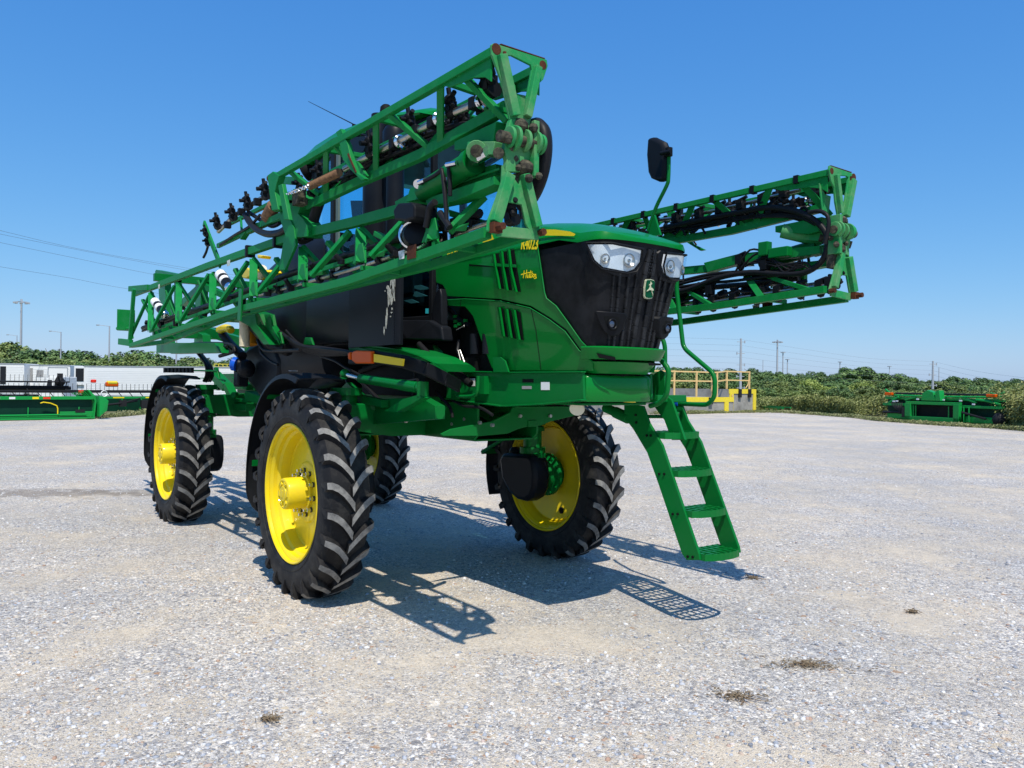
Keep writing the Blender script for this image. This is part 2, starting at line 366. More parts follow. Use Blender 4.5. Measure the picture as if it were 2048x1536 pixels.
for (x, sd, rot) in ((0, -1, .03), (-WB, -1, .12), (0, 1, .07), (-WB, 1, .2)):
    ms = Rr if sd < 0 else L
    w = bpy.data.objects.new('wheel', ms[1]); COL.objects.link(w); w.parent = SP; w.location = (x, sd*TR/2, HZ); w.rotation_euler = (0, rot, 0)
    mk('tyre', ms[0], w, (0, 0, 0)); mk('hub', ms[2], w, (0, 0, 0), .2); [mk('wheel_nut', ms[3], w, (0, 0, 0), .15+k*math.pi/5) for k in range(10)]; mk('rim_hole', ms[4], w, (0, 0, 0), 0 if sd < 0 else 2.4); mk('hub_drive', ms[5], w, (0, 0, 0))
    # fender
    f = MB(); fr = .885
    def arc(t, r, y): return Vector((x+r*math.cos(t), y, HZ+r*math.sin(t)*1.0))
    yo, yi = sd*(TR/2+.2), sd*(TR/2-.17); rings = []
    N = 26
    for i in range(N+1):
        t = R(76)+(R(199)-R(76))*i/N
        rr = fr+.03*math.sin((t-R(76))/(R(123))*math.pi)
        taper = 1 if i < N-2 else (.97 if i == N-2 else (.88 if i == N-1 else .7))
        yo2 = yi+(yo-yi)*taper
        rings.append([arc(t, rr-.035, yo2), arc(t, rr, yo2-sd*.012), arc(t, rr+.012, (yo+yi)/2), arc(t, rr, yi), arc(t, rr-.008, yi), arc(t, rr+.004, (yo+yi)/2), arc(t, rr-.01, yo2-sd*.02), arc(t, rr-.035, yo2-sd*.008)])
    f.loft(rings)
    fo = f.build('fender', M['fenderm'], SP, smooth=35)
    b = MB()
    for t in (R(85), R(125), R(170)): b.bar(arc(t, fr-.012, sd*(TR/2-.25)), arc(t, fr-.012, sd*(TR/2+.15)), .05, .008, (math.cos(t), 0, math.sin(t)))
    for t in (R(125), R(170)): b.tube([arc(t, fr-.02, sd*(TR/2-.25)), Vector((x+.02, sd*(TR/2-.28), HZ+.5))], .018)
    b.build_each('fender_bracket', M['green'], fo, gap=.01)
    rf = MB()
    for t in ((R(88), R(122)) if x == 0 else (R(118),)):
        c1 = arc(t, fr+.034, yo-sd*.05); rf.box(c1, (.05, .05, .004), Matrix.Rotation(-(t-math.pi/2), 3, 'Y'))
    rf.build_each('reflective_tape', M['greylab'], fo)

# ---------------- chassis
YS = -.30
def P2(px, py, v, ax='y'): return A(px, py, ax, v)
ch = MB()
side = [P2(894, 743, YS), P2(1018, 746, YS), P2(1168, 745, YS), P2(1170, 799, YS), P2(1090, 807, YS), P2(1005, 811, YS), P2(894, 796, YS)]
ch.plate(side, (0, .02, 0)); ch.plate([Vector((p.x, .30, p.z)) for p in side], (0, .02, 0))
xf_ = side[0].x; ch.box2((xf_, -.28, 1.66), (2.06, .28, 1.672)); ch.box2((xf_, -.28, 1.475), (2.06, .28, 1.49))
# bottom flange, bright lip
b0 = [P2(894, 797, YS-.012), P2(1005, 812, YS-.012), P2(1090, 808, YS-.012), P2(1168, 800, YS-.012)]
for a, b in zip(b0, b0[1:]): ch.bar(a, b, .05, .012)
t0 = [P2(894, 742, YS-.01), P2(1018, 745, YS-.01), P2(1168, 744, YS-.01)]
for a, b in zip(t0, t0[1:]): ch.bar(a, b, .04, .01)
# belly box, rails to the rear
ch.box2((-4.3, -.42, 1.36), (.4, -.3, 1.52)); ch.box2((-4.3, .3, 1.36), (.4, .42, 1.52))
ch.plate([(-.9, -.28, 1.18), (.85, -.28, 1.18), (.9, -.28, 1.22), (.9, -.28, 1.46), (-1.0, -.28, 1.46), (-1.0, -.28, 1.3)], (0, .02, 0))
ch.plate([(-.9, .28, 1.18), (.85, .28, 1.18), (.9, .28, 1.22), (.9, .28, 1.46), (-1.0, .28, 1.46), (-1.0, .28, 1.3)], (0, .02, 0))
ch.box2((-.9, -.27, 1.172), (.85, .27, 1.186))
xp = .9
fp = [A(x, y, 'x', xp) for x, y in ((880, 868), (900, 858), (985, 842), (1018, 826), (1024, 814), (1138, 814), (1142, 826), (1170, 826), (1100, 843), (1082, 850), (1055, 853), (1035, 858), (1015, 867), (962, 872), (885, 872))]
ch.plate(fp, (.015, 0, 0)); ch.plate([p+Vector((-.5, 0, 0)) for p in fp[4:10]]+[fp[10]+Vector((-.5, 0, 0)), fp[3]+Vector((-.5, 0, 0))], (.012, 0, 0))
for a_, b_ in zip(fp[3:7], fp[4:8]): ch.add([a_, b_, b_+Vector((-.5, 0, 0)), a_+Vector((-.5, 0, 0))], [(0, 1, 2, 3)])
ch.bar(fp[2], fp[3], .03, .012); ch.bar(fp[4]+Vector((.02, 0, 0)), fp[5]+Vector((.02, 0, 0)), .04, .012)
ch.box((xp+.012, fp[9].y-.1, 1.3), (.012, .08, .05)); ch.box2((-3.8, -.35, 1.25), (-.9, .35, 1.32))
# front and rear axle beams
for x in (0, -WB):
    pr = [(-1.0, 1.34), (-.95, 1.43), (-.35, 1.46), (.35, 1.46), (.95, 1.43), (1.0, 1.34), (.98, 1.24), (.6, 1.18), (-.6, 1.18), (-.98, 1.24)]
    ch.plate([(x+.14, y, z) for y, z in pr], (.02, 0, 0)); ch.plate([(x-.14, y, z) for y, z in pr], (.02, 0, 0))
    ch.box2((x-.13, -.96, 1.425), (x+.13, .96, 1.44)); ch.box2((x-.13, -.9, 1.19), (x+.13, .9, 1.205))
    for sd in (-1, 1):
        ch.cyl((x+.02, sd*.93, 1.5), (x+.02, sd*.93, .98), .085, n=20); ch.cyl((x+.02, sd*.93, 1.22), (x+.02, sd*.93, 1.18), .11, n=20); ch.cyl((x+.02, sd*.93, 1.03), (x+.02, sd*.93, .97), .12, n=20)
        ch.cyl((x+.02, sd*.93, 1.56), (x+.02, sd*.93, 1.5), .12, n=20)
        ch.plate([(x-.03, sd*.9, .98), (x+.2, sd*.9, .98), (x+.17, sd*.9, .62), (x-.12, sd*.9, .62)], (0, .08, 0))
chassis = ch.build('chassis', M['green'], SP, bevel=.004)
# dark green lower bits by the right front wheel: steering arm plate, motor covers, cylinders
for x in (0, -WB):
    for sd in (-1, 1):
        mc = MB()
        pr = [(x-.3, .9), (x-.24, .96), (x+.16, .975), (x+.22, .93), (x+.25, .8), (x+.24, .68), (x+.19, .59), (x+.1, .545), (x-.02, .55), (x-.14, .6), (x-.26, .72)]
        pr = [(a, b) for a, b in pr]
        mc.plate([(a, sd*.87, b) for a, b in pr], (0, .19, 0)); mc.box((x-.2, sd*.9, .86), (.16, .12, .3), Matrix.Rotation(.35, 3, 'Y'))

        mc.build('hub_motor_cover', M['satin'], SP, smooth=50, bevel=.045)

cy = MB(); cyr = MB()
a0, a1 = P2(722, 757, -.85), P2(838, 775, -.85); r0 = P2(690, 748, -.85)
cy.cyl(a0, a1, .036, n=18); cy.cyl(a0+(a1-a0)*.72, a1, .04, n=18); cy.ball(a1+Vector((.03, 0, 0)), .045); cy.ball(r0, .042)
cy.cyl(a1+Vector((.05, 0, .04)), a1+Vector((.05, 0, -.06)), .04, n=16)
cy.plate([P2(778, 822, -.85), P2(815, 798, -.85), P2(848, 789, -.85), P2(852, 796, -.85), P2(835, 806, -.85), P2(800, 824, -.85)], (0, .07, 0))
cy.plate([P2(700, 765, -.8), P2(725, 790, -.8), P2(770, 800, -.8), P2(770, 815, -.8), P2(715, 803, -.8), P2(690, 775, -.8)], (0, .06, 0))
cy.plate([P2(718, 800, -.72), P2(850, 795, -.72), P2(880, 812, -.72), P2(880, 838, -.72), P2(735, 850, -.72), P2(712, 830, -.72)], (0, .08, 0))
cy.cyl(P2(732, 812, -.76), P2(732, 812, -.7), .035, n=14); cy.cyl(P2(750, 812, -.76), P2(750, 812, -.7), .035, n=14)
steer = cy.build('steering_cylinder', M['green'], SP, smooth=40)
cyr.cyl(r0, a0, .018, n=12); cyr.build('piston_rod', M['chrome'], steer, smooth=40)

# front cover box
fb = MB(); hw = .287; z0, z1 = 1.498, 1.668
pl = [(2.04, -hw-.003), (2.085, -hw+.002), (2.105, -hw+.03), (2.118, -.15), (2.12, 0), (2.118, .15), (2.105, hw-.03), (2.085, hw-.002), (2.04, hw+.003)]
rings = []
for z, k in ((z0, 0), (z0+.006, .004), (z1-.02, .004), (z1-.004, -.004), (z1, -.012)): rings.append([Vector((x+k, y+(k if y > 0 else -k)*.5, z)) for x, y in pl])
fb.loft(rings)
bump = fb.build('front_cover', M['hood'], SP, smooth=40)

db = MB(); db.box2((-.95, -.24, 1.49), (1.3, .24, 1.93)); db.box2((-.6, -.5, 1.5), (.5, -.24, 1.75)); db.box2((-.6, .24, 1.5), (.9, .5, 1.75)); db.tube(catmull([(-.6, -.5, 1.8), (0, -.55, 1.85), (.6, -.42, 1.75), (.9, -.35, 1.6)], 5), .03, 8); db.tube(catmull([(-.6, -.52, 1.7), (.2, -.56, 1.78), (.7, -.4, 1.62)], 5), .022, 8); db.build('drive_line', M['dark'], SP, bevel=.02)
# ---------------- hood : surface model
def hwz(z): return .302+min(z-1.81, .5)*.147+max(0, z-2.31)*.05
def xcz(z): return 2.227+(z-1.81)*.2045
def plan(z, k=0.0):
    """half planform (x, y>=0) from the centre round to the side, grown by k"""
    h = hwz(z)+k; x = xcz(z)+k
    return [(x, 0), (x-.006, h*.3), (x-.02, h*.6), (x-.042, h*.8), (x-.075, h*.93), (x-.115, h*.985), (x-.17, h), (x-.4, h*1.01), (x-.9, h*1.03), (.55, h*1.06)]
def inside(p, k=0.0):
    z = p.z; pts = plan(z, k); y = abs(p.y)
    if y > pts[-1][1]: return False
    for (x0, y0), (x1, y1) in zip(pts, pts[1:]):
        if y0 <= y <= y1: return p.x < x0+(x1-x0)*(y-y0)/max(1e-9, y1-y0)
    return False
def nose(px, py, k=0.0):
    """sight line ∩ hood surface (right or front face)"""
    d = ray(px, py); t = 2.6
    while t < 7:
        if inside(CAM+d*t, k): break
        t += .02
    lo, hi = t-.02, t
    for _ in range(24):
        m = (lo+hi)/2
        if inside(CAM+d*m, k): hi = m
        else: lo = m
    return CAM+d*hi
def patch(poly, k=.0, th=.012, surf=None, step=9, kfn=None):
    """thin shell over the hood outlined by photo pixels, lifted k above the surface"""
    surf = surf or nose
    pts = []
    n = len(poly)
    for i in range(n):
        (x0, y0), (x1, y1) = poly[i], poly[(i+1) % n]; L_ = math.hypot(x1-x0, y1-y0); m = max(1, int(L_/step))
        pts += [(x0+(x1-x0)*j/m, y0+(y1-y0)*j/m) for j in range(m)]
    nb = len(pts); xs = [p[0] for p in pts]; ys = [p[1] for p in pts]
    def inp(x, y):
        c = False; j = nb-1
        for i in range(nb):
            if (pts[i][1] > y) != (pts[j][1] > y) and x < (pts[j][0]-pts[i][0])*(y-pts[i][1])/(pts[j][1]-pts[i][1])+pts[i][0]: c = not c
            j = i
        return c
    ins = []
    gx = min(xs)+step
    while gx < max(xs):
        gy = min(ys)+step
        while gy < max(ys):
            if inp(gx, gy) and min((gx-a)**2+(gy-b)**2 for a, b in pts) > (step*.45)**2: ins.append((gx, gy))
            gy += step
        gx += step
    co = [Vector(p) for p in pts+ins]
    vv, ee, ff, *_ = delaunay_2d_cdt(co, [], [list(range(nb))], 1, 1e-4)
    top = []; bot = []
    for v in vv:
        kk = k+(kfn(v.x, v.y) if kfn else 0)
        top.append(surf(v.x, v.y, kk)); bot.append(surf(v.x, v.y, kk-th) if surf is nose else surf(v.x, v.y, kk-th))
    N = len(vv); s = MB(); s.v = top+bot
    cnt = {}
    for f in ff:
        f = tuple(f)
        for i in range(len(f)):
            e = (f[i], f[(i+1) % len(f)]); cnt[e] = 1
        s.f.append(f); s.m.append(0); s.f.append(tuple(N+i for i in reversed(f))); s.m.append(0)
    for (a, b) in list(cnt):
        if (b, a) not in cnt: s.f.append((b, a, N+a, N+b)); s.m.append(0)
    return s
# black core: grille + engine enclosure
core = MB(); rings = []
for z in [1.78+.0867*i for i in range(9)]:
    hp = plan(z); ring = [Vector((x, -y, z)) for x, y in reversed(hp)]+[Vector((x, y, z)) for x, y in hp[1:]]
    ring = [Vector((1.75, ring[0].y, z)) if v.x < 1.75 else v for v in ring[2:-2]]
    ring[0] = Vector((1.7, ring[0].y, z)); ring[-1] = Vector((1.7, ring[-1].y, z)); rings.append(ring)
core.loft(rings); grille = core.build('grille', M['grille'], SP, smooth=38)
# vertical ribs on the front face of the grille
rb = MB()
for yv, w_ in ((-.235, .012), (-.2, .018), (-.14, .02), (-.09, .012), (-.045, .03), (.045, .03), (.1, .014), (.15, .02), (.21, .016)):
    for (za, zb) in ((1.82, 2.33 if abs(yv) > .06 else 2.44),):
        prev = None
        for i in range(9):
            z = za+(zb-za)*i/8; x = xcz(z)
            y = yv*(hwz(z)/.33)*(1 if abs(yv) > .06 else (.35+.65*(1-i/8)**.6)); pts = plan(z)
            for (x0, y0), (x1, y1) in zip(pts, pts[1:]):
                if y0 <= abs(y) <= y1: x = x0+(x1-x0)*(abs(y)-y0)/(y1-y0)
            p = Vector((x-.004, y, z))
            if prev: rb.bar(prev, p, w_, .04, (1, 0, 0))
            prev = p
rb.build_each('grille_rib', M['rib'], grille, gap=-.001, bevel=.005)
pf_ = MB()
for (z0_, z1_, yr, nr) in ((2.3, 2.44, .02, 9), (1.84, 2.0, .11, 10)):
    for i in range(nr):
        z = z0_+(z1_-z0_)*i/(nr-1)
        for y in ([-.016, 0, .016] if yr < .05 else [-.12+.015*k for k in range(17) if abs(k-8) > 1]):
            x = xcz(z)+.0165 if yr < .05 else xcz(z)+.001-(.02*abs(y)/.2)
            pf_.box((x, y+(.006 if i % 2 else 0), z), (.004, .007, .006))
pf_.build('grille_perforation', M['rib'], grille)
# inner dark engine block seen through the arch and slots
en = MB(); en.box2((.62, -.27, 1.69), (1.72, .27, 2.5))
en.box2((.62, -.31, 1.69), (.9, -.27, 1.8))
engine = en.build('engine_bay', M['dark'], SP)
ed = MB()
for px, py in ((950, 690), (975, 690)): ed.cyl(P2(px, 668, -.31), P2(px, 708, -.31), .04, n=14)
ed.tube([P2(880, 600, -.3), P2(920, 640, -.32), P2(940, 650, -.32)], .02); ed.tube([P2(930, 740, -.33), P2(915, 700, -.33), P2(918, 680, -.31)], .014)
ed.build_each('oil_filter', M['satin'], engine, smooth=40)
ep = MB()
for a, b in (((913, 660), (928, 652)), ((916, 700), (925, 738)), ((920, 700), (934, 738))): ep.cyl(P2(*a, -.345), P2(*b, -.345), .004, n=8); ep.ball(P2(*b, -.345), .008)
ep.build_each('fuel_line', M['line'], engine, smooth=40)
eg = MB()
for px, py in ((910, 633), (911, 643), (912, 652), (919, 648), (931, 641)): eg.box(P2(px, py, -.34), (.03, .02, .022))
eg.build_each('fitting', M['green'], engine)

def zpx(x, z): return PX(Vector((x, -hwz(z)*1.0-.016, z)))
UP = [zpx(.3, 2.515), zpx(.7, 2.515), zpx(1.2, 2.515), zpx(1.6, 2.513), (1073, 478), (1074, 485), (1081, 530), (1089, 585), (1093, 597), (1112, 612), (1136, 645), (1162, 682), (1187, 706), (1187, 719), (1160, 697), (1133, 659), (1100, 635), (1062, 612), (1000, 598), (930, 594), (893, 592), (891, 580), (886, 570), (872, 565)]
LO = [(893, 600), (930, 599), (1000, 603), (1060, 617), (1098, 640), (1130, 664), (1158, 702), (1185, 724), (1187, 742), (1000, 741), (984, 736), (966, 690), (946, 632), (930, 613), (893, 611)]
hd = patch(UP, .010, .02, step=12).merge(patch([(1187, 708), (1187, 719), (1176, 712), (1172, 700)], .011, .02))
hd.mirror(False).build('upper_side_panel', M['hood'], SP, smooth=30, bevel=.003)
side_up = hd.build('upper_side_panel', M['hood'], SP, smooth=30, bevel=.003)
lo = patch(LO, .008, .02, step=12); lo.mirror(False).build('lower_side_panel', M['hood'], SP, smooth=30, bevel=.003); side_lo = lo.build('lower_side_panel', M['hood'], SP, smooth=30, bevel=.003)
sc = patch([(1072, 628), (1105, 652), (1135, 690), (1160, 712), (1182, 732), (1183, 738), (1112, 738), (1090, 690)], .012, .012, step=8, kfn=lambda x, y: .003).mirror()
seam = MB()
for ln in ([(1062, 617), (1072, 660), (1082, 739)], [(922, 599), (921, 612)]):
    seam.tube([nose(x, y, .0085) for x, y in ln], .0025, 5)
seam.build_each('panel_seam', M['dark'], side_lo)
lip = MB(); lip.tube([nose(x, y, .0095) for x, y in [(893, 600), (930, 598), (1000, 602), (1060, 616), (1098, 639), (1130, 663), (1158, 701), (1185, 723)]], .0035, 6)
lip.tube([nose(x, y, .012) for x, y in [(1074, 485), (1081, 530), (1089, 585), (1093, 597), (1112, 612), (1136, 645), (1162, 682), (1187, 708)]], .004, 6)
lip.build_each('panel_edge', M['boom'], side_up, smooth=60)
# louvres
sl_ = MB(); fin = MB()
SU = [((989, 507), (997, 505), (1008, 578), (1001, 577), (994, 540)), ((1005, 502), (1013, 501), (1024, 581), (1016, 580), (1009, 540)), ((1019, 498), (1028, 497), (1042, 584), (1034, 583), (1025, 545))]
SLo = [((1000, 614), (1007, 618), (1016, 675), (1009, 672), (1005, 645)), ((1015, 617), (1022, 621), (1032, 678), (1024, 675), (1019, 645)), ((1030, 619), (1041, 625), (1048, 681), (1040, 679), (1035, 650))]
for s_ in SU+SLo:
    a, b, c_, d_, e_ = s_
    w_ = (b[0]-a[0])
    sl_.merge(patch([a, b, c_, d_, e_], .0125, .004, step=10))
    # slanting fin along the rear edge of the slot: proud behind, sunk in front
    q = []
    for (u, v) in ((a, b), (e_, ((b[0]+c_[0])/2, (b[1]+c_[1])/2)), (d_, c_)):
        l0 = nose(u[0]-6, u[1], .017); l1 = nose(u[0]+1.5, u[1]+1, .019); hi_ = nose(u[0]-2.5, u[1], .034); q.append((l0, hi_, l1))
    fin.loft([list(t) for t in q])
sl_.merge(patch([(938, 528), (985, 533), (1000, 535), (938, 532)], .0155, .003, step=10))
sl_.build_each('louvre_slot', M['dark'], side_up); 
fin.merge(patch([(938, 528), (985, 526), (1033, 529), (1033, 535), (985, 532)], .026, .014, step=12))
fin.build_each('louvre_fin', M['hood'], side_up, smooth=30)
# recess wedge of the lower louvre
# hood top cap
cap = MB(); st = [(2.375, 2.49), (2.372, 2.495), (2.36, 2.503), (2.345, 2.515), (2.32, 2.528), (2.29, 2.542), (2.25, 2.56), (2.2, 2.58), (2.12, 2.606), (2.03, 2.632), (1.95, 2.65), (1.9, 2.66), (1.7, 2.695), (1.45, 2.725), (1.1, 2.75), (.56, 2.775)]
ez0 = 2.482; rings = []
pe = plan(ez0, .014)
def ezx(x): return 2.482 if x > 2.12 else (2.52 if x < 1.95 else 2.482+.038*(2.12-x)/.17)
def yat(x, z, k=.02):
    pts = plan(z, k)
    for (x0, y0), (x1, y1) in zip(pts, pts[1:]):
        if x1 <= x <= x0: return y0+(y1-y0)*(x0-x)/max(1e-9, x0-x1)
    return pts[-1][1] if x < pts[-1][0] else 0.0
ANG = [0, .25, .5, .72, .86, .95, 1.0]
for x, zc in st:
    ez = ezx(x); hwx = yat(min(x, pe[0][0]-.0015), ez0, .014); ring = []
    zc = max(zc, ez+.012)
    half = []
    for a in ANG:
        yy = hwx*a; h = (1-a**3.2); zz = ez+.035*min(1, (zc-ez)/.06)*(1-max(0, a-.95)/.05)+(zc-ez-.035*min(1, (zc-ez)/.06))*h
        half.append(Vector((x, yy, zz)))
    half.append(Vector((x, hwx, ez-.012)))
    ring = [Vector((v.x, -v.y, v.z)) for v in reversed(half)]+half[1:]
    rings.append(ring)
# front closing ring following the curved eave: pull stations forward in the middle
cap.loft(rings, closed=False, cap=False)
cap.f.append(tuple(range(len(rings[0])))); cap.m.append(0)
hood = cap.build('hood', M['hood'], SP, smooth=35)
# yellow stripe along the shoulder
ys = MB()
def stripe(pts):
    # follow the cap side at z ~2.5..2.53
    ys.merge(patch(pts, .0165, .004, surf=nose, step=12))
stripe([(1071, 459), (1110, 459), (1140, 463), (1151, 468), (1148, 472), (1110, 471), (1071, 471)])
stripe([(960, 476), (984, 469), (988, 479), (966, 485)]); stripe([(880, 500), (955, 481), (960, 485), (885, 505)])
ys.build_each('yellow_stripe', M['ystripe'], hood)
# text helper
def text_mesh(txt, size, extr=.002, shear=0, spacing=1, bold=0):
    cu_ = bpy.data.curves.new('t', 'FONT'); cu_.body = txt; cu_.size = size; cu_.extrude = extr; cu_.shear = shear; cu_.space_character = spacing; cu_.align_x = 'LEFT'; cu_.offset = bold
    ob = bpy.data.objects.new('t', cu_); COL.objects.link(ob); dg = bpy.context.evaluated_depsgraph_get(); me = bpy.data.meshes.new_from_object(ob.evaluated_get(dg))
    vs = [v.co.copy() for v in me.vertices]; fs = [tuple(p.vertices) for p in me.polygons]; bpy.data.objects.remove(ob); bpy.data.meshes.remove(me); return vs, fs
def put_text(txt, px0, px1, m, name, parent, k=.02, surf=None, shear=0, bold=0, aspect=None):
    """text whose baseline runs from pixel px0 to px1 on the right side surface"""
    vs, fs = text_mesh(txt, 1, .012, shear, 1, bold); w = max(v.x for v in vs)-min(v.x for v in vs); x0 = min(v.x for v in vs)
    f = surf or (lambda a, b: nose(a, b, k)); p = f(*px0); q = f(*px1); e = (q-p); sc_ = e.length/w; e.normalize(); up = Vector((0, -.0, 1)); up = (up-e*up.dot(e)).normalized(); nrm = e.cross(up)
    s = MB(); s.add([p+e*(v.x-x0)*sc_+up*v.y*sc_*(aspect or 1)+nrm*v.z*sc_ for v in vs], fs); return s.build(name, m, parent, recalc=False)
put_text('R4023', (1042, 498), (1075, 498), M['ystripe'], 'model_number', side_up, k=.02, bold=.02, aspect=1.5)
put_text('JOHN DEERE', (893, 511), (948, 498), M['ystripe'], 'maker_name', side_up, k=.02, bold=.02, shear=.2)
# hand-lettered dealer name, drawn as strokes
hs = MB()
STR = [[(1044, 549), (1052, 547), (1060, 545)], [(1048, 556), (1049, 549), (1050, 541)], [(1053, 556), (1054, 549), (1055, 540)], [(1056, 549), (1056, 554), (1058, 555), (1060, 549), (1060, 554), (1061, 555)], [(1063, 541), (1062, 549), (1062, 555), (1064, 554)], [(1060, 546), (1066, 544)],
       [(1067, 547), (1065, 548), (1066, 552), (1064, 555)], [(1068, 549), (1067, 553), (1069, 554), (1070, 549), (1068, 549)], [(1071, 554), (1072, 549), (1073, 550), (1073, 554), (1074, 556), (1070, 557)]]
for st_ in STR:
    pp = catmull([nose(x-1.5, y, .0165) for x, y in st_], 4)
    for a, b in zip(pp, pp[1:]): hs.bar(a, b, .0058, .0025, (0, -1, .1), ext=.001)
hs.build('dealer_name', M['ystripe'], side_up)

# nose lower band (green) and bumper neck
nb = MB(); rings = []
for z, k in ((1.762, .0), (1.764, .022), (1.80, .03), (1.834, .034), (1.842, .024), (1.834, .004), (1.766, -.01)):
    hp = [q for q in plan(z, k) if q[0] > 2.0]; rings.append([Vector((x, -y, z)) for x, y in reversed(hp)]+[Vector((x, y, z)) for x, y in hp[1:]])
rings.append(rings[0]); nb.loft(rings, closed=False, cap=False)
rings = []
for z, k in ((1.676, -.03), (1.68, -.024), (1.735, .0), (1.748, .006), (1.752, -.0)):
    hp = plan(z, k); hp = [q for q in hp if q[0] > 1.6]; rings.append([Vector((x, -y, z)) for x, y in reversed(hp)]+[Vector((x, y, z)) for x, y in hp[1:]])
nb.loft(rings, closed=False, cap=False)
dk_ = MB(); dk_.loft([[Vector((x, y, z)) for x, y in [(1.2, -.27), (1.95, -.26), (2.08, -.2), (2.12, 0), (2.08, .2), (1.95, .26), (1.2, .27)]] for z in (1.66, 1.8)]); dk_.build('nose_core', M['dark'], SP)
nlow = nb.build('nose_band', M['hood'], SP, smooth=35)
sn = patch([(1193, 706), (1230, 714), (1232, 721), (1198, 716)], .036, .004).merge(patch([(1296, 725), (1322, 727), (1322, 731), (1298, 731)], .036, .004)); sn.build_each('bumper_slot', M['dark'], nlow)

# headlights
def lamp(side):
    F = (lambda v: v) if side < 0 else (lambda v: Vector((v.x, -v.y, v.z)))
    fl = side > 0
    fr_ = MB().merge(patch([(1160, 481), (1225, 483), (1290, 496), (1294, 503), (1276, 545), (1262, 554), (1238, 553), (1204, 541), (1182, 522), (1168, 500)], .014, .05, step=8), F, fl)
    fo = fr_.build('headlight', M['satin'], SP, smooth=40, bevel=.004)
    MB().merge(patch([(1175, 489), (1225, 489), (1282, 501), (1279, 524), (1268, 538), (1254, 543), (1206, 534), (1190, 520)], .0165, .004, step=8), F, fl).build('reflector', M['lampin'], fo, smooth=60)
    bz = MB()
    for (cx, cy_), rad in (((1210, 517), .03), ((1258, 521), .042)):
        c = nose(cx, cy_, .019); n_ = Vector((.93, -.36, .0)).normalized() if cx < 1230 else Vector((.985, -.15, 0)).normalized()
        q = MB().lathe([(rad, 0), (rad*1.02, .006), (rad*.9, .007), (rad*.6, -.004), (rad*.25, -.01), (rad*.22, .004), (.0005, .006)], c, n_, 24, cap=False); bz.merge(q, F, fl)
    bz.build_each('bulb_bowl', M['steel'], fo, smooth=40)
    rm_ = MB(); loop = [nose(x, y, .034) for x, y in [(1172, 486), (1225, 486), (1286, 498), (1284, 525), (1273, 543), (1254, 547), (1203, 538), (1185, 522), (1172, 486)]]
    rm_.tube(loop, .006, 6); MB().merge(rm_, F, fl).build('lamp_rim', M['black'], fo, smooth=60)
    MB().merge(patch([(1174, 488), (1225, 488), (1283, 500), (1280, 525), (1269, 540), (1254, 544), (1205, 535), (1188, 520)], .03, .004, step=8), F, fl).build('lens', M['lens'], fo, smooth=60)
    # fog light
    fg = MB().merge(patch([(1189, 621), (1250, 626), (1255, 632), (1247, 655), (1238, 670), (1222, 673), (1208, 664), (1198, 645)], .034, .045, step=7), F, fl)
    g = fg.build('fog_light', M['black'], SP, smooth=40, bevel=.006)
    q = MB().merge(patch([(1208, 632), (1238, 634), (1241, 645), (1233, 661), (1222, 661), (1213, 650)], .0355, .004, step=7), F, fl); q.build('recess', M['dark'], g)
    c = nose(1225, 648, .04); q = MB(); q.lathe([(.032, -.01), (.034, .004), (.03, .007), (.026, .004)], c, (1, -.1, 0), 24, cap=False); MB().merge(q, F, fl).build('bezel', M['satin'], g, smooth=40)
    q = MB().ball(c-Vector((.006, 0, 0)), .024, (.4, 1, 1), 20); MB().merge(q, F, fl).build('bulb', M['foglens'], g, smooth=60)
lamp(-1); lamp(1)
# emblem
em = MB(); bc = Vector((xcz(2.2)+.022, 0, 2.202)); 
def emb(u, v, d=0): return Vector((bc.x+.006+d+.12*(v*.9), u*.88, bc.z+v*.88))
sq = [(-.042, -.054), (-.034, -.066), (-.012, -.071), (.012, -.071), (.034, -.066), (.042, -.054), (.048, 0), (.044, .052), (.036, .062), (0, .066), (-.036, .062), (-.044, .052), (-.048, 0)]
em.plate([emb(u, v) for u, v in sq], (.012, 0, 0), 1)
em.plate([emb(u*.88, v*.9, .009) for u, v in sq], (.006, 0, 0), 0)
deer = [(-.03, -.012), (-.026, -.002), (-.012, .006), (-.004, .006), (.002, .02), (-.004, .03), (-.012, .036), (-.004, .036), (-.002, .044), (.002, .034), (.004, .05), (.006, .032), (.012, .028), (.018, .022), (.01, .02), (.01, .006), (.014, -.004), (.024, -.012), (.032, -.022), (.022, -.018), (.012, -.012), (.004, -.012), (-.008, -.01), (-.016, -.02), (-.026, -.034), (-.03, -.05), (-.024, -.036), (-.014, -.024), (-.018, -.012)]
em.plate([emb(-u*1.05, v, .0145) for u, v in deer], (.005, 0, 0), 1)
em.build('emblem', [M['emb'], mat('emblem_cream', (.55, .57, .4), .4)], SP)

# labels and handle on the chassis side
lb = MB(); yv = YS-.0115
def quad(px0, py0, px1, py1, y=yv, th=.002): return [P2(px0, py0, y), P2(px1, py0, y), P2(px1, py1, y), P2(px0, py1, y)]
lb.plate(quad(1082, 764, 1099, 780), (0, .002, 0)); lb.plate(quad(940, 757, 950, 772), (0, .002, 0)); lb.build_each('white_label', M['white'], chassis)
lb = MB(); lb.plate(quad(1045, 758, 1067, 765), (0, .002, 0)); lb.plate(quad(939, 753, 951, 757), (0, .002, 0)); lb.build_each('black_label', M['dark'], chassis)
lb = MB(); lb.plate(quad(1044, 772, 1063, 778), (0, .002, 0)); lb.build('faded_label', M['greylab'], chassis)
hl = MB(); hl.tube(catmull([P2(912, 780, -.38), P2(914, 790, -.38), P2(921, 793, -.38), P2(945, 792, -.38), P2(954, 786, -.38), P2(956, 770, -.38), P2(957, 752, -.38)], 4), .014, 10)
hl.box(P2(966, 770, -.33), (.1, .05, .13)); hl.box(P2(913, 786, -.33), (.06, .06, .1))
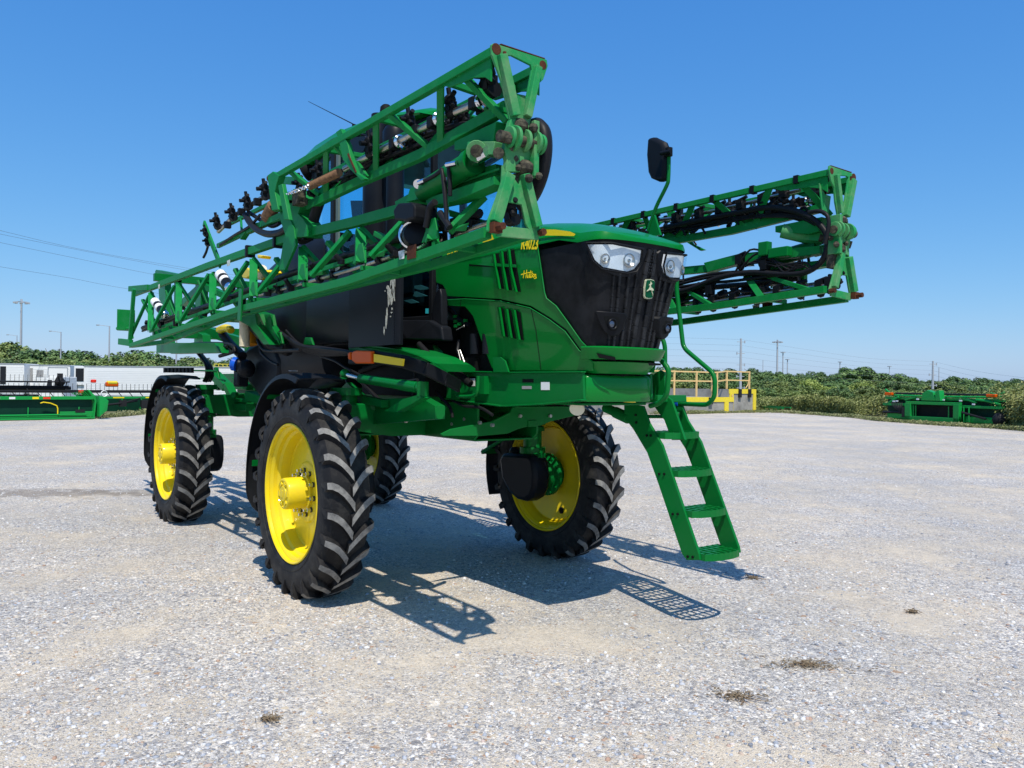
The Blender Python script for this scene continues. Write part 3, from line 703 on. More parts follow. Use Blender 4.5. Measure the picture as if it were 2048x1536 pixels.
hl.plate([P2(988, 744, -.34), P2(987, 715, -.34), P2(1001, 714, -.34), P2(1011, 722, -.34), P2(1018, 744, -.34)], (0, .012, 0))
hl.build('grab_handle', M['green'], chassis, smooth=40)
# round disc under the frame
dc = MB(); dc.lathe([(.001, .01), (.045, .01), (.05, .0), (.001, -.002)], P2(1154, 817, -.22), (.6, -.7, -.35), 24); dc.build('cover_disc', M['cream'], chassis, smooth=40)

pg = MB(); random.seed(2)
for i in range(33):
    x = -1.1+i*.065; pg.box((x, .86, 1.64), (.026, .84, .012))
for j in range(13):
    y = .47+j*.065; pg.box((-.04, y, 1.646), (2.12, .026, .012))
for y in (.45, 1.27): pg.box((-.04, y, 1.63), (2.16, .03, .06))
for x in (-1.12, 1.04): pg.box((x, .86, 1.63), (.03, .84, .06))
for x in (-.6, .3, .9): pg.bar((x, .3, 1.55), (x, 1.25, 1.61), .06, .05)
pg.build('platform_grating', M['green'], SP)
# ---------------- cab
XF, XB, YF, YB = .47, -.8, .43, .68
zt = 3.67
def yc(x): return YB+(YF-YB)*max(0, (x-XB)/(XF-XB)) if x > XB else YB-.12*(XB-x)
cb = MB()
pl0 = [(-1.45, -yc(-1.45)), (XB, -YB), (XF, -YF), (XF+.08, 0), (XF, YF), (XB, YB), (-1.45, yc(-1.45))]
cb.loft([[Vector((x, y, z)) for x, y in pl0] for z in (1.93, 2.1)])
cab = cb.build('cab', M['black'], SP, bevel=.01)
sp_ = MB()
sill = [A(800, 641, 'y', -.5), A(868, 641, 'y', -.46), A(893, 654, 'y', -.44), A(897, 682, 'y', -.44), A(855, 681, 'y', -.46), A(828, 679, 'y', -.5), A(798, 684, 'y', -.5)]
sp_.plate(sill, (0, .1, 0)); sp_.build('cab_sill', M['satin'], cab, bevel=.015)
pc = MB(); pts = [A(871, 646, 'y', -.43), A(869, 620, 'y', -.43), A(874, 596, 'y', -.43), A(881, 580, 'y', -.43), A(886, 577, 'y', -.43), A(889, 592, 'y', -.43), A(890, 652, 'y', -.43)]
pc.plate(pts, (0, .06, 0)); pc.plate([A(868, 566, 'y', -.38), A(884, 566, 'y', -.38), A(891, 580, 'y', -.38), A(893, 660, 'y', -.38), A(872, 660, 'y', -.38)], (0, .02, 0))
pc.build('air_intake_cover', M['satin'], cab, smooth=30, bevel=.02)
pl_ = MB()
for sd in (-1, 1):
    pl_.bar((XF, sd*YF, 2.0), (XF, sd*YF, zt), .045, .05, (1, 0, 0)); pl_.bar((XB, sd*YB, 2.0), (XB-.02, sd*YB, zt), .08, .05, (0, 1, 0)); pl_.bar((-1.43, sd*yc(-1.43), 2.0), (-1.46, sd*yc(-1.46), zt), .06, .05, (0, 1, 0))
    for z in (2.1, zt-.02): pl_.bar((-1.43, sd*yc(-1.43), z), (XB, sd*YB, z), .04, .06); pl_.bar((XB, sd*YB, z), (XF, sd*YF, z), .04, .06)
pl_.bar((-1.44, -.55, 2.55), (-1.44, .55, 2.55), .05, .1)
pl_.build_each('cab_pillar', M['black'], cab, gap=-.001, bevel=.008)
ru = MB(); ru.bar((XB+.07, -YB+.0, 2.1), (XB+.05, -YB+.0, zt), .05, .02, (0, 1, 0)); ru.build('door_seal', mat('door_seal', (.12, .17, .16), .6), cab)
for sd in (-1, 1):
    gw = MB(); gw.plate([(XB+.05, sd*(YB-.015), 2.12), (XF-.02, sd*(YF-.005), 2.12), (XF-.02, sd*(YF-.005), zt), (XB+.05, sd*(YB-.015), zt)], (0, .005, 0)); gw.build('side_window', M['glass'], cab)
    gw = MB(); gw.plate([(-1.41, sd*yc(-1.41), 2.3), (XB-.05, sd*(YB-.01), 2.3), (XB-.07, sd*(YB-.01), zt), (-1.44, sd*yc(-1.44), zt)], (0, .005, 0)); gw.build('rear_quarter_window', M['glass'], cab)
ws = MB(); n_ = 12; rg = []
for z in (2.1, 2.6, 3.1, zt): rg.append([Vector((XF+.01+.1*(1-abs(t)**2.2), t*YF*.97, z)) for t in [(-1+2*i/n_) for i in range(n_+1)]])
ws.loft(rg, closed=False, cap=False); ws.build('windshield', M['glass'], cab, smooth=60)
rw_ = MB(); rw_.plate([(-1.45, -.52, 2.6), (-1.45, .52, 2.6), (-1.47, .52, zt), (-1.47, -.52, zt)], (.006, 0, 0)); rw_.build('rear_window', M['glass'], cab)
it = MB(); it.box((-.35, .05, 2.35), (.45, .5, .2)); it.box((-.6, .05, 2.7), (.14, .46, .7), Matrix.Rotation(R(-8), 3, 'Y')); it.box((-.65, .05, 3.1), (.1, .28, .18)); it.build('driver_seat', M['dark'], cab, bevel=.05)
it = MB(); it.tube([(.3, 0, 2.1), (.1, 0, 2.75)], .04); it.lathe([(.17, -.012), (.185, 0), (.17, .012), (.155, 0), (.17, -.012)], (.08, 0, 2.8), (-.4, 0, 1), 28, cap=False); it.box((.09, 0, 2.78), (.06, .3, .02)); it.build('steering_wheel', M['dark'], cab)
it = MB(); it.box((-.1, -.36, 2.45), (.45, .1, .25)); it.build('armrest_console', M['dark'], cab, bevel=.02)
it = MB()
for (a, b, c_, d_) in ((817, 573, 864, 578), (811, 586, 855, 592), (808, 601, 838, 605)): it.plate([A(a, b, 'y', -.39), A((a+c_)/2, b-3, 'y', -.39), A(c_, d_, 'y', -.39), A((a+c_)/2, d_+2, 'y', -.39)], (0, .01, .0))
it.build_each('seat_shape', M['seat'], cab)  # pale plates added behind the glass to read as the seat
MB().plate([A(851, 617, 'x', XF-.05)+Vector((-.0, -.0, 0)), A(861, 617, 'x', XF-.01), A(861, 627, 'x', XF-.01), A(851, 627, 'x', XF-.05)], (.0, .002, 0)).build('window_sticker', M['teal'], cab)
# dark lower wall inside the cab seen through the glass
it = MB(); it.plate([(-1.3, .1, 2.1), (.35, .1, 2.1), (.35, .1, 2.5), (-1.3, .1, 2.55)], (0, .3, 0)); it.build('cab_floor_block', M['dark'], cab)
# roof
rf = MB(); rings = []
prof = [(-1.72, 3.80, .55), (-1.7, 3.83, .62), (-1.6, 3.855, .67), (-1.3, 3.87, .70), (-.8, 3.862, .72), (-.3, 3.848, .67), (.1, 3.82, .6), (.4, 3.78, .53), (.58, 3.72, .47), (.62, 3.69, .42)]
for x, z, y in prof:
    zb = 3.75
    half = [Vector((x, 0, z)), Vector((x, y*.5, z-.004)), Vector((x, y*.8, z-.02)), Vector((x, y*.95, z-.05)), Vector((x, y, min(z-.08, zb))), Vector((x, y*.98, zb-.06)), Vector((x, y*.6, zb-.06)), Vector((x, 0, zb-.06))]
    rings.append([Vector((v.x, -v.y, v.z)) for v in half]+[v for v in reversed(half)][1:-1])
rf.loft(rings); roof = rf.build('roof', M['hood'], cab, smooth=35)
rb_ = MB(); rb_.loft([[Vector((x, y*.95, z)) for x, y in pl0] for z in (3.655, 3.7)]); rb_.build('roof_underside', M['black'], roof, bevel=.01)
at_ = MB(); p = A(708, 249, 'y', -.3); q = A(617, 203, 'y', -.1); at_.cyl(p, q, .006, .003, n=6); at_.cyl(p-Vector((0, 0, .08)), p, .02, n=8); at_.build('antenna', M['dark'], roof)
bc_ = MB(); bc_.lathe([(.045, -.06), (.055, 0), (.05, .05), (.03, .07), (.001, .075)], A(772, 226, 'y', -.35), (0, 0, 1), 18); bc_.build('beacon', M['dark'], roof, smooth=40)
wl = MB(); c = A(616, 341, 'y', -.62); wl.lathe([(.03, -.09), (.085, -.03), (.095, .03), (.09, .045), (.001, .045)], c, (-.5, -.5, -.35), 18); wl.tube([A(640, 325, 'y', -.6), A(618, 325, 'y', -.62)], .02); wl.build('work_light', M['dark'], roof, smooth=40)
# exhaust stack shroud and stacks
YE = -.80
sh = MB(); bl = A(698, 691, 'y', YE); br = A(796, 692, 'y', YE); tl = A(700, 545, 'y', YE); tr = A(796, 520, 'y', YE)
x0, x1 = bl.x, br.x
ring = [(x0, YE+.12), (x0, YE), (x0+.01, YE-.01), (x1-.07, YE-.01), (x1-.03, YE-.004), (x1-.008, YE+.01), (x1, YE+.02), (x1, YE+.04), (x1-.2, YE+.12)]
sh.loft([[Vector((x, y, z)) for x, y in ring] for z in (1.885, 1.9, 2.3, 2.7, 2.72)]); shr = sh.build('exhaust_shroud', M['satin'], SP, smooth=35)
dp = MB(); random.seed(3)
for (px, py, w_, h) in ((786, 567, 4, 22), (790, 575, 7, 34), (795, 570, 6, 28), (782, 585, 5, 26), (779, 575, 4, 8), (787, 590, 5, 30), (793, 590, 4, 20), (797, 585, 2, 20), (781, 600, 3, 22), (778, 630, 2, 30), (776, 645, 2, 24), (772, 662, 2, 16), (797, 625, 1.6, 30), (798, 650, 1.6, 16), (787, 625, 3, 3), (785, 633, 2, 3), (788, 618, 2, 5), (774, 582, 2, 2), (797, 668, 1.5, 14)):
    pts = []
    for k in range(10):
        a = 2*math.pi*k/10; jj = 1+random.uniform(-.35, .3); pts.append(A(px-4+math.cos(a)*w_*.55*jj, py+math.sin(a)*h*.55*jj, 'y', YE-.012))
    pts = [Vector((min(p_.x, x1-.035), p_.y, p_.z)) for p_ in pts]
    dp.plate(pts, (0, .002, 0))
dp.build('bird_dropping', mat('dropping', (.5, .52, .47), .8, noise_amt=1, noise_scale=60, col2=(.25, .27, .25)), shr)
es = MB(); a0_ = A(755, 460, 'y', YE+.12); es.cyl((a0_.x, YE+.12, 2.6), (a0_.x, YE+.12, 3.42), .122, n=28); es.lathe([(.09, 3.42), (.1, 3.5), (.075, 3.62), (.06, 3.75)], (a0_.x, YE+.12, 0), (0, 0, 1), 24)
b0_ = A(789, 460, 'y', YE+.1); es.cyl((b0_.x, YE+.1, 2.6), (b0_.x, YE+.1, 3.4), .068, n=24); es.lathe([(.09, -.02), (.10, .0), (.10, .12), (.08, .16), (.001, .17)], (b0_.x, YE+.1, 3.4), (0, 0, 1), 24)
es.tube([(a0_.x-.0, YE+.12, 3.7), (a0_.x+.0, YE+.1, 3.72)], [.05, .05], 20)
es.build_each('exhaust_stack', M['satin'], SP, gap=.0, smooth=45)
mr = MB(); mp = [A(704, 277, 'y', -.8), A(735, 273, 'y', -.8), A(742, 300, 'y', -.8), A(722, 307, 'y', -.8), A(706, 300, 'y', -.8)]; mr.plate(mp, (0, .04, 0)); mr.tube([A(712, 275, 'y', -.78), A(720, 268, 'y', -.75), A(745, 276, 'y', -.7)], .01); mr.build('side_mirror', M['satin'], SP, bevel=.02)
pn = MB(); pn.plate([A(706, 402, 'y', -.55), A(738, 402, 'y', -.55), A(738, 440, 'y', -.55), A(710, 440, 'y', -.55)], (0, .05, 0)); pn.build('monitor', M['dark'], cab)
# cab platform plate and marker lamp arm
pf = MB()
top = [A(700, 690, 'y', -.78), A(760, 693, 'y', -.78), A(800, 699, 'y', -.78), A(840, 712, 'y', -.74), A(870, 727, 'y', -.66), A(893, 743, 'y', -.56)]
bot = [A(893, 752, 'y', -.56), A(868, 742, 'y', -.66), A(838, 730, 'y', -.74), A(800, 716, 'y', -.78), A(760, 712, 'y', -.78), A(700, 712, 'y', -.78)]
pf.plate(top+bot, (0, .02, 0)); 
for a, b in zip(top, top[1:]):
    pf.add([a, b, b+Vector((0, .3, 0)), a+Vector((0, .3, 0))], [(0, 1, 2, 3)])
pf.plate([A(880, 742, 'y', -.42), A(872, 700, 'y', -.42), A(868, 690, 'y', -.42), A(880, 700, 'y', -.42), A(893, 722, 'y', -.42), A(904, 743, 'y', -.42)], (0, .03, 0))
pf.build('platform_edge', M['green'], SP)
mk_ = MB()
ap = [A(704, 714, 'y', -1.05), A(750, 714, 'y', -1.05), A(806, 723, 'y', -1.03), A(850, 737, 'y', -.95), A(890, 757, 'y', -.8), A(918, 772, 'y', -.62)]
for a, b in zip(ap[1:], ap[2:]): mk_.bar(a, b, .03, .088, (0, 0, 1), ext=.006)
mk_.bar(A(702, 715, 'y', -1.05), A(752, 715, 'y', -1.05), .05, .1)
mk_.build('marker_arm', M['black'], SP, bevel=.01)
am = MB(); am.plate([A(706, 708, 'y', -1.085), A(709, 703, 'y', -1.085), A(716, 701, 'y', -1.085), A(746, 702, 'y', -1.085), A(746, 727, 'y', -1.085), A(714, 727, 'y', -1.085), A(707, 721, 'y', -1.085)], (0, .03, 0))
am.plate([A(699, 706, 'y', -1.085), A(704, 704, 'y', -1.085), A(703, 720, 'y', -1.085), A(699, 718, 'y', -1.085)], (0, .03, 0)); am.build_each('marker_lamp', M['amber'], SP, bevel=.008)
pl2 = MB(); pl2.plate([A(768, 823, 'y', -.735), A(795, 821, 'y', -.735), A(795, 836, 'y', -.735), A(768, 838, 'y', -.735)], (0, .004, 0)); pl2.build('label_border', M['ystripe'], SP); pl2 = MB(); pl2.plate([A(768, 824, 'y', -.739), A(793.5, 822.5, 'y', -.739), A(793.5, 834.5, 'y', -.739), A(768, 836, 'y', -.739)], (0, .003, 0)); pl2.build('black_label', M['dark'], SP)
rr_ = MB(); rr_.plate([A(749, 708, 'y', -1.085), A(808, 718, 'y', -1.075), A(806, 732, 'y', -1.075), A(749, 724, 'y', -1.085)], (0, .012, 0)); rr_.build('reflector', M['refl'], SP)
# chrome elbow pipe under the cab
ce = MB(); ce.tube([A(838, 688, 'y', -.55), A(862, 713, 'y', -.55), A(868, 718, 'y', -.55)], .022, 12); ce.build('coolant_pipe', M['rubber'], SP, smooth=40)
ce = MB(); ce.tube(catmull([A(865, 714, 'y', -.56), A(869, 719, 'y', -.56), A(866, 724, 'y', -.56), A(859, 722, 'y', -.56)], 3), .02, 10); ce.build('pipe_elbow', M['chrome'], SP, smooth=40)

# ---------------- tanks, rear
tk = MB()
def rrect(x, hy, z0, z1, r, k=5):
    o = []
    for cy_, cz, a0 in ((hy-r, z1-r, 0), (-(hy-r), z1-r, 90), (-(hy-r), z0+r, 180), (hy-r, z0+r, 270)):
        for i in range(k+1):
            a = R(a0+90*i/k); o.append(Vector((x, cy_+r*math.cos(a), cz+r*math.sin(a))))
    return o
tk.loft([rrect(x, hy, z0, z1, r) for x, hy, z0, z1, r in ((-1.02, .5, 1.7, 2.9, .15), (-1.1, .66, 1.6, 3.0, .2), (-1.35, .72, 1.56, 3.05, .22), (-2.0, .72, 1.5, 3.0, .25), (-2.6, .72, 1.45, 2.9, .3), (-2.95, .68, 1.5, 2.7, .3), (-3.1, .55, 1.62, 2.5, .3))])
tk.loft([[Vector((x, y, z)) for y, z in ((-.60, 1.95), (-.7, 1.95), (-.735, 2.1), (-.73, 2.4), (-.68, 2.56), (-.62, 2.6), (-.58, 2.5))] for x in (-1.3, -1.25, -.8, -.35, -.3)])
tank = tk.build('spray_tank', M['satin'], SP, smooth=45)
sd_ = MB()   # sump / lower rear bulge
yb = -.74
prof = [A(497, 690, 'y', yb), A(520, 678, 'y', yb), A(548, 690, 'y', yb), A(560, 720, 'y', yb), A(556, 760, 'y', yb), A(540, 800, 'y', yb), A(518, 795, 'y', yb), A(494, 768, 'y', yb), A(480, 735, 'y', yb), A(482, 705, 'y', yb)]
sd_.plate([p+Vector((0, .25, 0)) for p in prof], (0, .5, 0)); sd_.build('tank_bulge', M['satin'], tank, smooth=30, bevel=.06)
# green side frames
fr2 = MB()
fr2.plate([A(465, 632, 'y', -.9), A(497, 632, 'y', -.9), A(512, 622, 'y', -.9), A(530, 628, 'y', -.9), A(534, 650, 'y', -.9), A(560, 690, 'y', -.9), A(548, 690, 'y', -.9), A(520, 655, 'y', -.9), A(492, 640, 'y', -.9), A(468, 645, 'y', -.9)], (0, .2, 0))
fr2.plate([A(530, 628, 'y', -.93), A(543, 628, 'y', -.93), A(545, 650, 'y', -.93), A(560, 682, 'y', -.93), A(552, 680, 'y', -.93), A(535, 655, 'y', -.93)], (0, .02, 0))
fr2.plate([A(612, 675, 'y', -.8), A(623, 675, 'y', -.8), A(628, 690, 'y', -.8), A(608, 690, 'y', -.8)], (0, .02, 0))
fr2.plate([A(540, 666, 'y', -.9), A(562, 664, 'y', -.9), A(567, 687, 'y', -.9), A(562, 687, 'y', -.9), A(558, 670, 'y', -.9), A(542, 671, 'y', -.9)], (0, .02, 0))
# rear frame and boom carrier at the back of the machine
XR = -4.9
fr2.box2((-5.2, -.45, 1.5), (-3.2, -.35, 1.7))
fr2.plate([A(322, 683, 'y', -1.0), A(356, 686, 'y', -1.0), A(440, 686, 'y', -1.0), A(452, 706, 'y', -1.0), A(352, 708, 'y', -1.0), A(348, 706, 'y', -1.0), A(322, 706, 'y', -1.0)], (0, .12, 0))
fr2.plate([A(400, 683, 'y', -.7), A(404, 665, 'y', -.7), A(413, 670, 'y', -.7), A(414, 684, 'y', -.7)], (0, .1, 0))
fr2.plate([A(316, 545, 'y', -.5), A(318, 540, 'y', -.5), A(380, 552, 'y', -.5), A(440, 560, 'y', -.5), A(440, 567, 'y', -.5), A(380, 560, 'y', -.5), A(320, 552, 'y', -.5)], (0, .1, 0))
fr2.plate([A(322, 553, 'y', -.45), A(335, 555, 'y', -.45), A(345, 700, 'y', -.45), A(330, 700, 'y', -.45)], (0, .1, 0)); fr2.plate([A(398, 560, 'y', -.45), A(410, 562, 'y', -.45), A(405, 700, 'y', -.45), A(395, 700, 'y', -.45)], (0, .1, 0))
fr2.plate([A(345, 620, 'y', -.45), A(400, 570, 'y', -.45), A(408, 575, 'y', -.45), A(350, 630, 'y', -.45)], (0, .08, 0))
fr2.bar((-5.3, -1.2, 2.25), (-5.3, 1.2, 2.25), .1, .16); fr2.bar((-5.3, -1.2, 2.95), (-5.3, 1.2, 2.95), .08, .1); fr2.bar((-5.3, -.9, 2.25), (-5.3, -.9, 2.95), .08, .08); fr2.bar((-5.3, .9, 2.25), (-5.3, .9, 2.95), .08, .08); fr2.bar((-5.3, -.9, 2.25), (-5.3, 0, 2.95), .06, .06); fr2.bar((-5.3, .9, 2.25), (-5.3, 0, 2.95), .06, .06)
for sd in (-.6, .6): fr2.bar((-5.3, sd, 2.3), (-3.6, sd*.6, 2.0), .08, .12); fr2.bar((-5.3, sd, 2.9), (-3.9, sd*.6, 2.5), .08, .08)
fr2.bar((-3.9, -.4, 1.6), (-3.9, -.4, 2.6), .1, .1); fr2.bar((-3.9, .4, 1.6), (-3.9, .4, 2.6), .1, .1)
# lower green hardware between the right wheels
for a, b, w_ in (((430, 750), (455, 775), .12), ((455, 770), (470, 800), .1), ((445, 812), (500, 815), .1), ((445, 798), (500, 802), .05), ((500, 790), (560, 812), .12), ((470, 760), (500, 775), .08), ((432, 735), (438, 780), .05), ((412, 745), (436, 748), .03)):
    fr2.bar(A(*a, 'y', -.62), A(*b, 'y', -.6), w_, w_*.8)
fr2.tube([A(380, 741, 'y', -1.0), A(436, 742, 'y', -1.0), A(439, 758, 'y', -1.0), A(450, 762, 'y', -1.0)], .012, 6)
for px, py in ((449, 818), (512, 824), (470, 790), (438, 800), (452, 800)): fr2.cyl(A(px-4, py, 'y', -.72), A(px+4, py, 'y', -.66), .035, n=10)
frame2 = fr2.build('rear_frame', M['green'], SP, bevel=.004)
lt = MB()
for i in range(8): lt.box(A(331+7.4*i, 740.5, 'y', -1.15), (.1, .03, .06))
lt.build('rear_light_bar', M['dark'], SP)
lt = MB(); lt.box2(A(327, 745, 'y', -1.12), A(388, 737, 'y', -1.1)); lt.build('light_bar_panel', M['white'], SP)
# valves, blue cap, hoses
vb = MB(); vb.lathe([(.001, -.02), (.07, -.02), (.075, .02), (.05, .04), (.001, .04)], A(470, 728, 'y', -.95), (-.6, -.7, .2), 16); vb.build('blue_valve_cap', M['bluecap'], SP, smooth=40)
vb = MB(); vb.cyl(A(470, 728, 'y', -.93), A(500, 736, 'y', -.8), .08, n=16); vb.box(A(482, 755, 'y', -.85), (.15, .12, .2)); vb.ball(A(492, 738, 'y', -.85), .1); vb.build('fill_valve', M['satin'], SP, smooth=40, bevel=.02)
yh = MB(); yh.tube(catmull([A(440, 660, 'y', -.9), A(452, 656, 'y', -.9), A(462, 660, 'y', -.9)], 3), .045, 10); yh.plate([A(436, 655, 'y', -.92), A(445, 652, 'y', -.92), A(462, 652, 'y', -.92), A(464, 658, 'y', -.92), A(450, 660, 'y', -.92), A(436, 664, 'y', -.92)], (0, .05, 0))
yh.plate([A(505, 614, 'y', -1.0), A(513, 618, 'y', -1.0), A(525, 613, 'y', -1.0), A(541, 606, 'y', -1.0), A(540, 600, 'y', -1.0), A(532, 600, 'y', -1.0), A(520, 610, 'y', -1.0)], (0, .05, 0)); yh.box(A(485, 596, 'y', -1.0), (.07, .06, .07))
yh.plate([A(500, 556, 'y', -.8), A(512, 545, 'y', -.8), A(522, 538, 'y', -.8), A(533, 546, 'y', -.8), A(545, 540, 'y', -.8), A(548, 545, 'y', -.8), A(520, 560, 'y', -.8)], (0, .3, 0))
yh.plate([A(524, 510, 'y', -.8), A(534, 512, 'y', -.8), A(532, 518, 'y', -.8), A(524, 517, 'y', -.8)], (0, .1, 0))
yh.build_each('yellow_bracket', M['yellow'], SP, gap=.01, bevel=.01)
kh = MB(); P_ = [A(489, 640+6.5*i, 'y', -.93) for i in range(9)]
kh.tube(P_, .048, 14)
for i in range(22): 
    c = P_[0].lerp(P_[-1], i/21); kh.lathe([(.048, -.008), (.054, 0), (.048, .008)], c, P_[-1]-P_[0], 14, cap=False)
kh.tube([A(519, 552, 'y', -.9), A(525, 535, 'y', -.9)], .045, 12)
kh.build_each('corrugated_hose', M['cream'], SP, gap=.01, smooth=50)
oh = MB(); oh.cyl(A(500, 652, 'y', -.8), A(503, 690, 'y', -.8), .06, n=12); oh.build('orange_pipe', M['orange'], SP, smooth=40)
def hose(pts, r, y, name='hose', m='rubber', par=SP, k=5, yy=None):
    P_ = [A(px, py, 'y', (y if yy is None else yy[i])) for i, (px, py) in enumerate(pts)]
    s = MB(); s.tube(catmull(P_, k), r, 8); return s.build(name, M[m], par, smooth=60)
hose([(505, 650), (525, 670), (545, 690), (575, 700)], .06, -.85)
hose([(445, 668), (462, 690), (478, 705), (485, 712)], .05, -.86, 'suction_hose')
for i, (dy, r) in enumerate(((0, .017), (4, .016), (8, .014), (12, .013), (-3, .012))):
    hose([(560+3*i, 664+dy), (600, 690+dy*.6), (640, 697+dy), (690, 703+dy*.5), (700, 706)], r, -.88+.02*i, 'hydraulic_hose')
hose([(395, 694), (383, 690), (388, 688), (420, 687), (460, 690), (468, 702), (440, 712)], .022, -.95, 'hydraulic_hose'); hose([(383, 700), (400, 692), (455, 693)], .018, -.97, 'hydraulic_hose')
for i in range(4): hose([(386+3*i, 695), (400+2*i, 712), (412+3*i, 730), (413+4*i, 750), (408+4*i, 762)], .018+.004*(i == 1), -.95+.03*i, 'hydraulic_hose')
hose([(520, 690), (522, 705), (540, 722), (556, 730)], .014, -.92, 'hydraulic_hose'); hose([(515, 680), (528, 700), (560, 702), (600, 700)], .016, -.95, 'hydraulic_hose')

for pts, r, y in (([(700, 745), (730, 770), (760, 800), (800, 815), (835, 812)], .016, -.72), ([(690, 752), (705, 790), (720, 815), (735, 850)], .014, -.8), ([(850, 742), (862, 770), (880, 792), (900, 815), (905, 835)], .013, -.4), ([(905, 800), (930, 812), (960, 815), (985, 830)], .012, -.33), ([(830, 745), (826, 780), (822, 830)], .012, -.5), ([(640, 712), (670, 722), (700, 740), (760, 765), (835, 760)], .012, -.8)):
    hose(pts, r, y, 'hydraulic_hose')
bt = MB()
for px, py in ((742, 838), (760, 842), (812, 828), (812, 842), (700, 825), (905, 848), (930, 838), (985, 850), (960, 845), (1040, 832), (1100, 832)): c = A(px, py, 'y', -.73) if px < 830 else (A(px, py, 'y', -.285) if px < 990 else A(px, py, 'x', .916)); bt.cyl(c+(Vector((0, .01, 0)) if px < 990 else Vector((-.01, 0, 0))), c+(Vector((0, -.012, 0)) if px < 990 else Vector((.012, 0, 0))), .014, n=6)
bt.build_each('frame_bolt', M['line'], SP)
# ---------------- booms (right side traced, left side mirrored 7 cm lower)
k85 = .85
YO, YI, YM, XE = -1.785*k85, -1.46*k85, -1.615*k85, 3.3*k85
def boom(side):
    F = (lambda v: v) if side < 0 else (lambda v: Vector((v.x-.015, -v.y, v.z-.068)))
    flip = side > 0
    def B(mb, name, m, par, smooth=None, bevel=0, each=None):
        q_ = MB().merge(mb, F, flip)
        return q_.build(name, m, par, smooth=smooth, bevel=bevel) if each is None else q_.build_each(name, m, par, gap=each, smooth=smooth, bevel=bevel)
    o = lambda px, py, y=YO: A(px, py, 'y', y)
    s = MB()
    # lower outer chord, lower inner chord
    ch_o = [o(262, 691), o(480, 619), o(700, 562), o(975, 466)]
    for a, b in zip(ch_o, ch_o[1:]): s.bar(a, b, .044, .05, ext=.002)
    def yi_at(p): return Vector((p.x, YI, p.z))
    ch_i = [o(330, 684, YI), o(469, 632, YI), o(697, 572, YI), o(868, 529, YI), Vector((XE-.03, YI, 2.33))]
    for a, b in zip(ch_i, ch_i[1:]): s.bar(a, b, .042, .048, ext=.002)
    # top chord
    tc = [o(269, 588, YM), o(420, 531, YM), o(580, 475, YM), o(713, 444, YM), o(806, 419, YM)]
    for a, b in zip(tc, tc[1:]): s.bar(a, b, .048, .062, ext=.002)
    def top_at(x):
        for a, b in zip(tc, tc[1:]):
            if a.x <= x <= b.x: return a.lerp(b, (x-a.x)/(b.x-a.x))
        return tc[0] if x < tc[0].x else tc[-1]
    def low_at(ch, x):
        for a, b in zip(ch, ch[1:]):
            if a.x <= x <= b.x: return a.lerp(b, (x-a.x)/(b.x-a.x))
        return ch[0] if x < ch[0].x else ch[-1]
    # posts with gussets
    for (px, yt, yb_) in ((301, 585, 660), (357, 568, 643), (425, 547, 620), (507, 518, 592), (606, 495, 560), (722, 458, 524), (866, 428, 480)):
        pb = o(px, yb_); t = o(px+(1 if px < 500 else 0), yt, YM)
        s.channel(pb, t, .064, .03, (.93, -.3, .2), .006)
        s.plate([pb+Vector((-.11, 0, .0)), pb+Vector((.06, 0, 0)), pb+Vector((.02, 0, .11)), pb+Vector((-.03, 0, .11))], (0, .008, 0))
        li = low_at(ch_i, pb.x); s.bar(li, t, .03, .045, (1, 0, 0)); s.bar(li+Vector((0, 0, -.0)), Vector((pb.x, YO, li.z)), .03, .03)
        s.plate([t.lerp(pb, .55)+Vector((.03, .01, 0)), t.lerp(pb, .5)+Vector((.07, .01, .012)), t.lerp(pb, .6)+Vector((.03, .01, 0))], (0, .006, 0))
    for (a, b) in (((258, 681), (298, 592)), ((304, 660), (349, 572)), ((362, 641), (418, 549)), ((433, 616), (496, 524)), ((517, 585), (585, 500)), ((623, 552), (700, 463)), ((742, 514), (808, 442)), ((898, 463), (969, 392))):
        pb = o(*a); pt = o(*b, YM); s.bar(pb, pt, .034, .034, (0, 1, 0)); s.plate([pb+Vector((0, .01, .0)), pb+(pt-pb)*.18+Vector((-.02, .01, 0)), pb+(pt-pb)*.1+Vector((.1, .01, -.03)), pb+Vector((.16, .01, .02))], (0, .006, 0))
        li = low_at(ch_i, pb.x+.25); s.bar(Vector((li.x, YI, li.z)), Vector((pt.x-.35, YM, pt.z-.02)), .03, .04, (0, 1, 0))
    # short tail end frame
    s.bar(o(268, 578), o(259, 690), .04, .06, (1, 0, 0)); s.bar(o(262, 578, YM), o(300, 575, YM), .07, .07); s.box(o(252, 640, YM-.02), (.03, .22, .28)); s.cyl(o(236, 657, YM), o(262, 658, YM), .03, n=10); s.bar(o(240, 683), o(262, 686), .05, .08)
    s.bar(o(330, 684, YI), o(262, 692, YM), .05, .05)
    # carrier post, hinge beam (deep) and cradle bracket
    s.plate([o(590, 402, YM), o(603, 380, YM), o(622, 398, YM), o(612, 430, YM), o(622, 440, YM), o(630, 452, YM), o(630, 475, YM), o(588, 478, YM), o(575, 440, YM)], (0, .12, 0))
    s.plate([o(570, 478, YM-.06), o(583, 440, YM-.06), o(590, 455, YM-.06), o(594, 490, YM-.06), o(572, 540, YM-.06), o(560, 540, YM-.06)], (0, .02, 0))
    s.plate([o(800, 405, YM), o(860, 372, YM), o(925, 352, YM), o(1003, 330, YM), o(1003, 352, YM), o(960, 368, YM), o(862, 398, YM), o(806, 430, YM)], (0, .07, 0))
    s.plate([o(862, 400, YM-.07), o(925, 380, YM-.07), o(1002, 355, YM-.07), o(1002, 372, YM-.07), o(925, 404, YM-.07), o(870, 415, YM-.07)], (0, .08, 0))
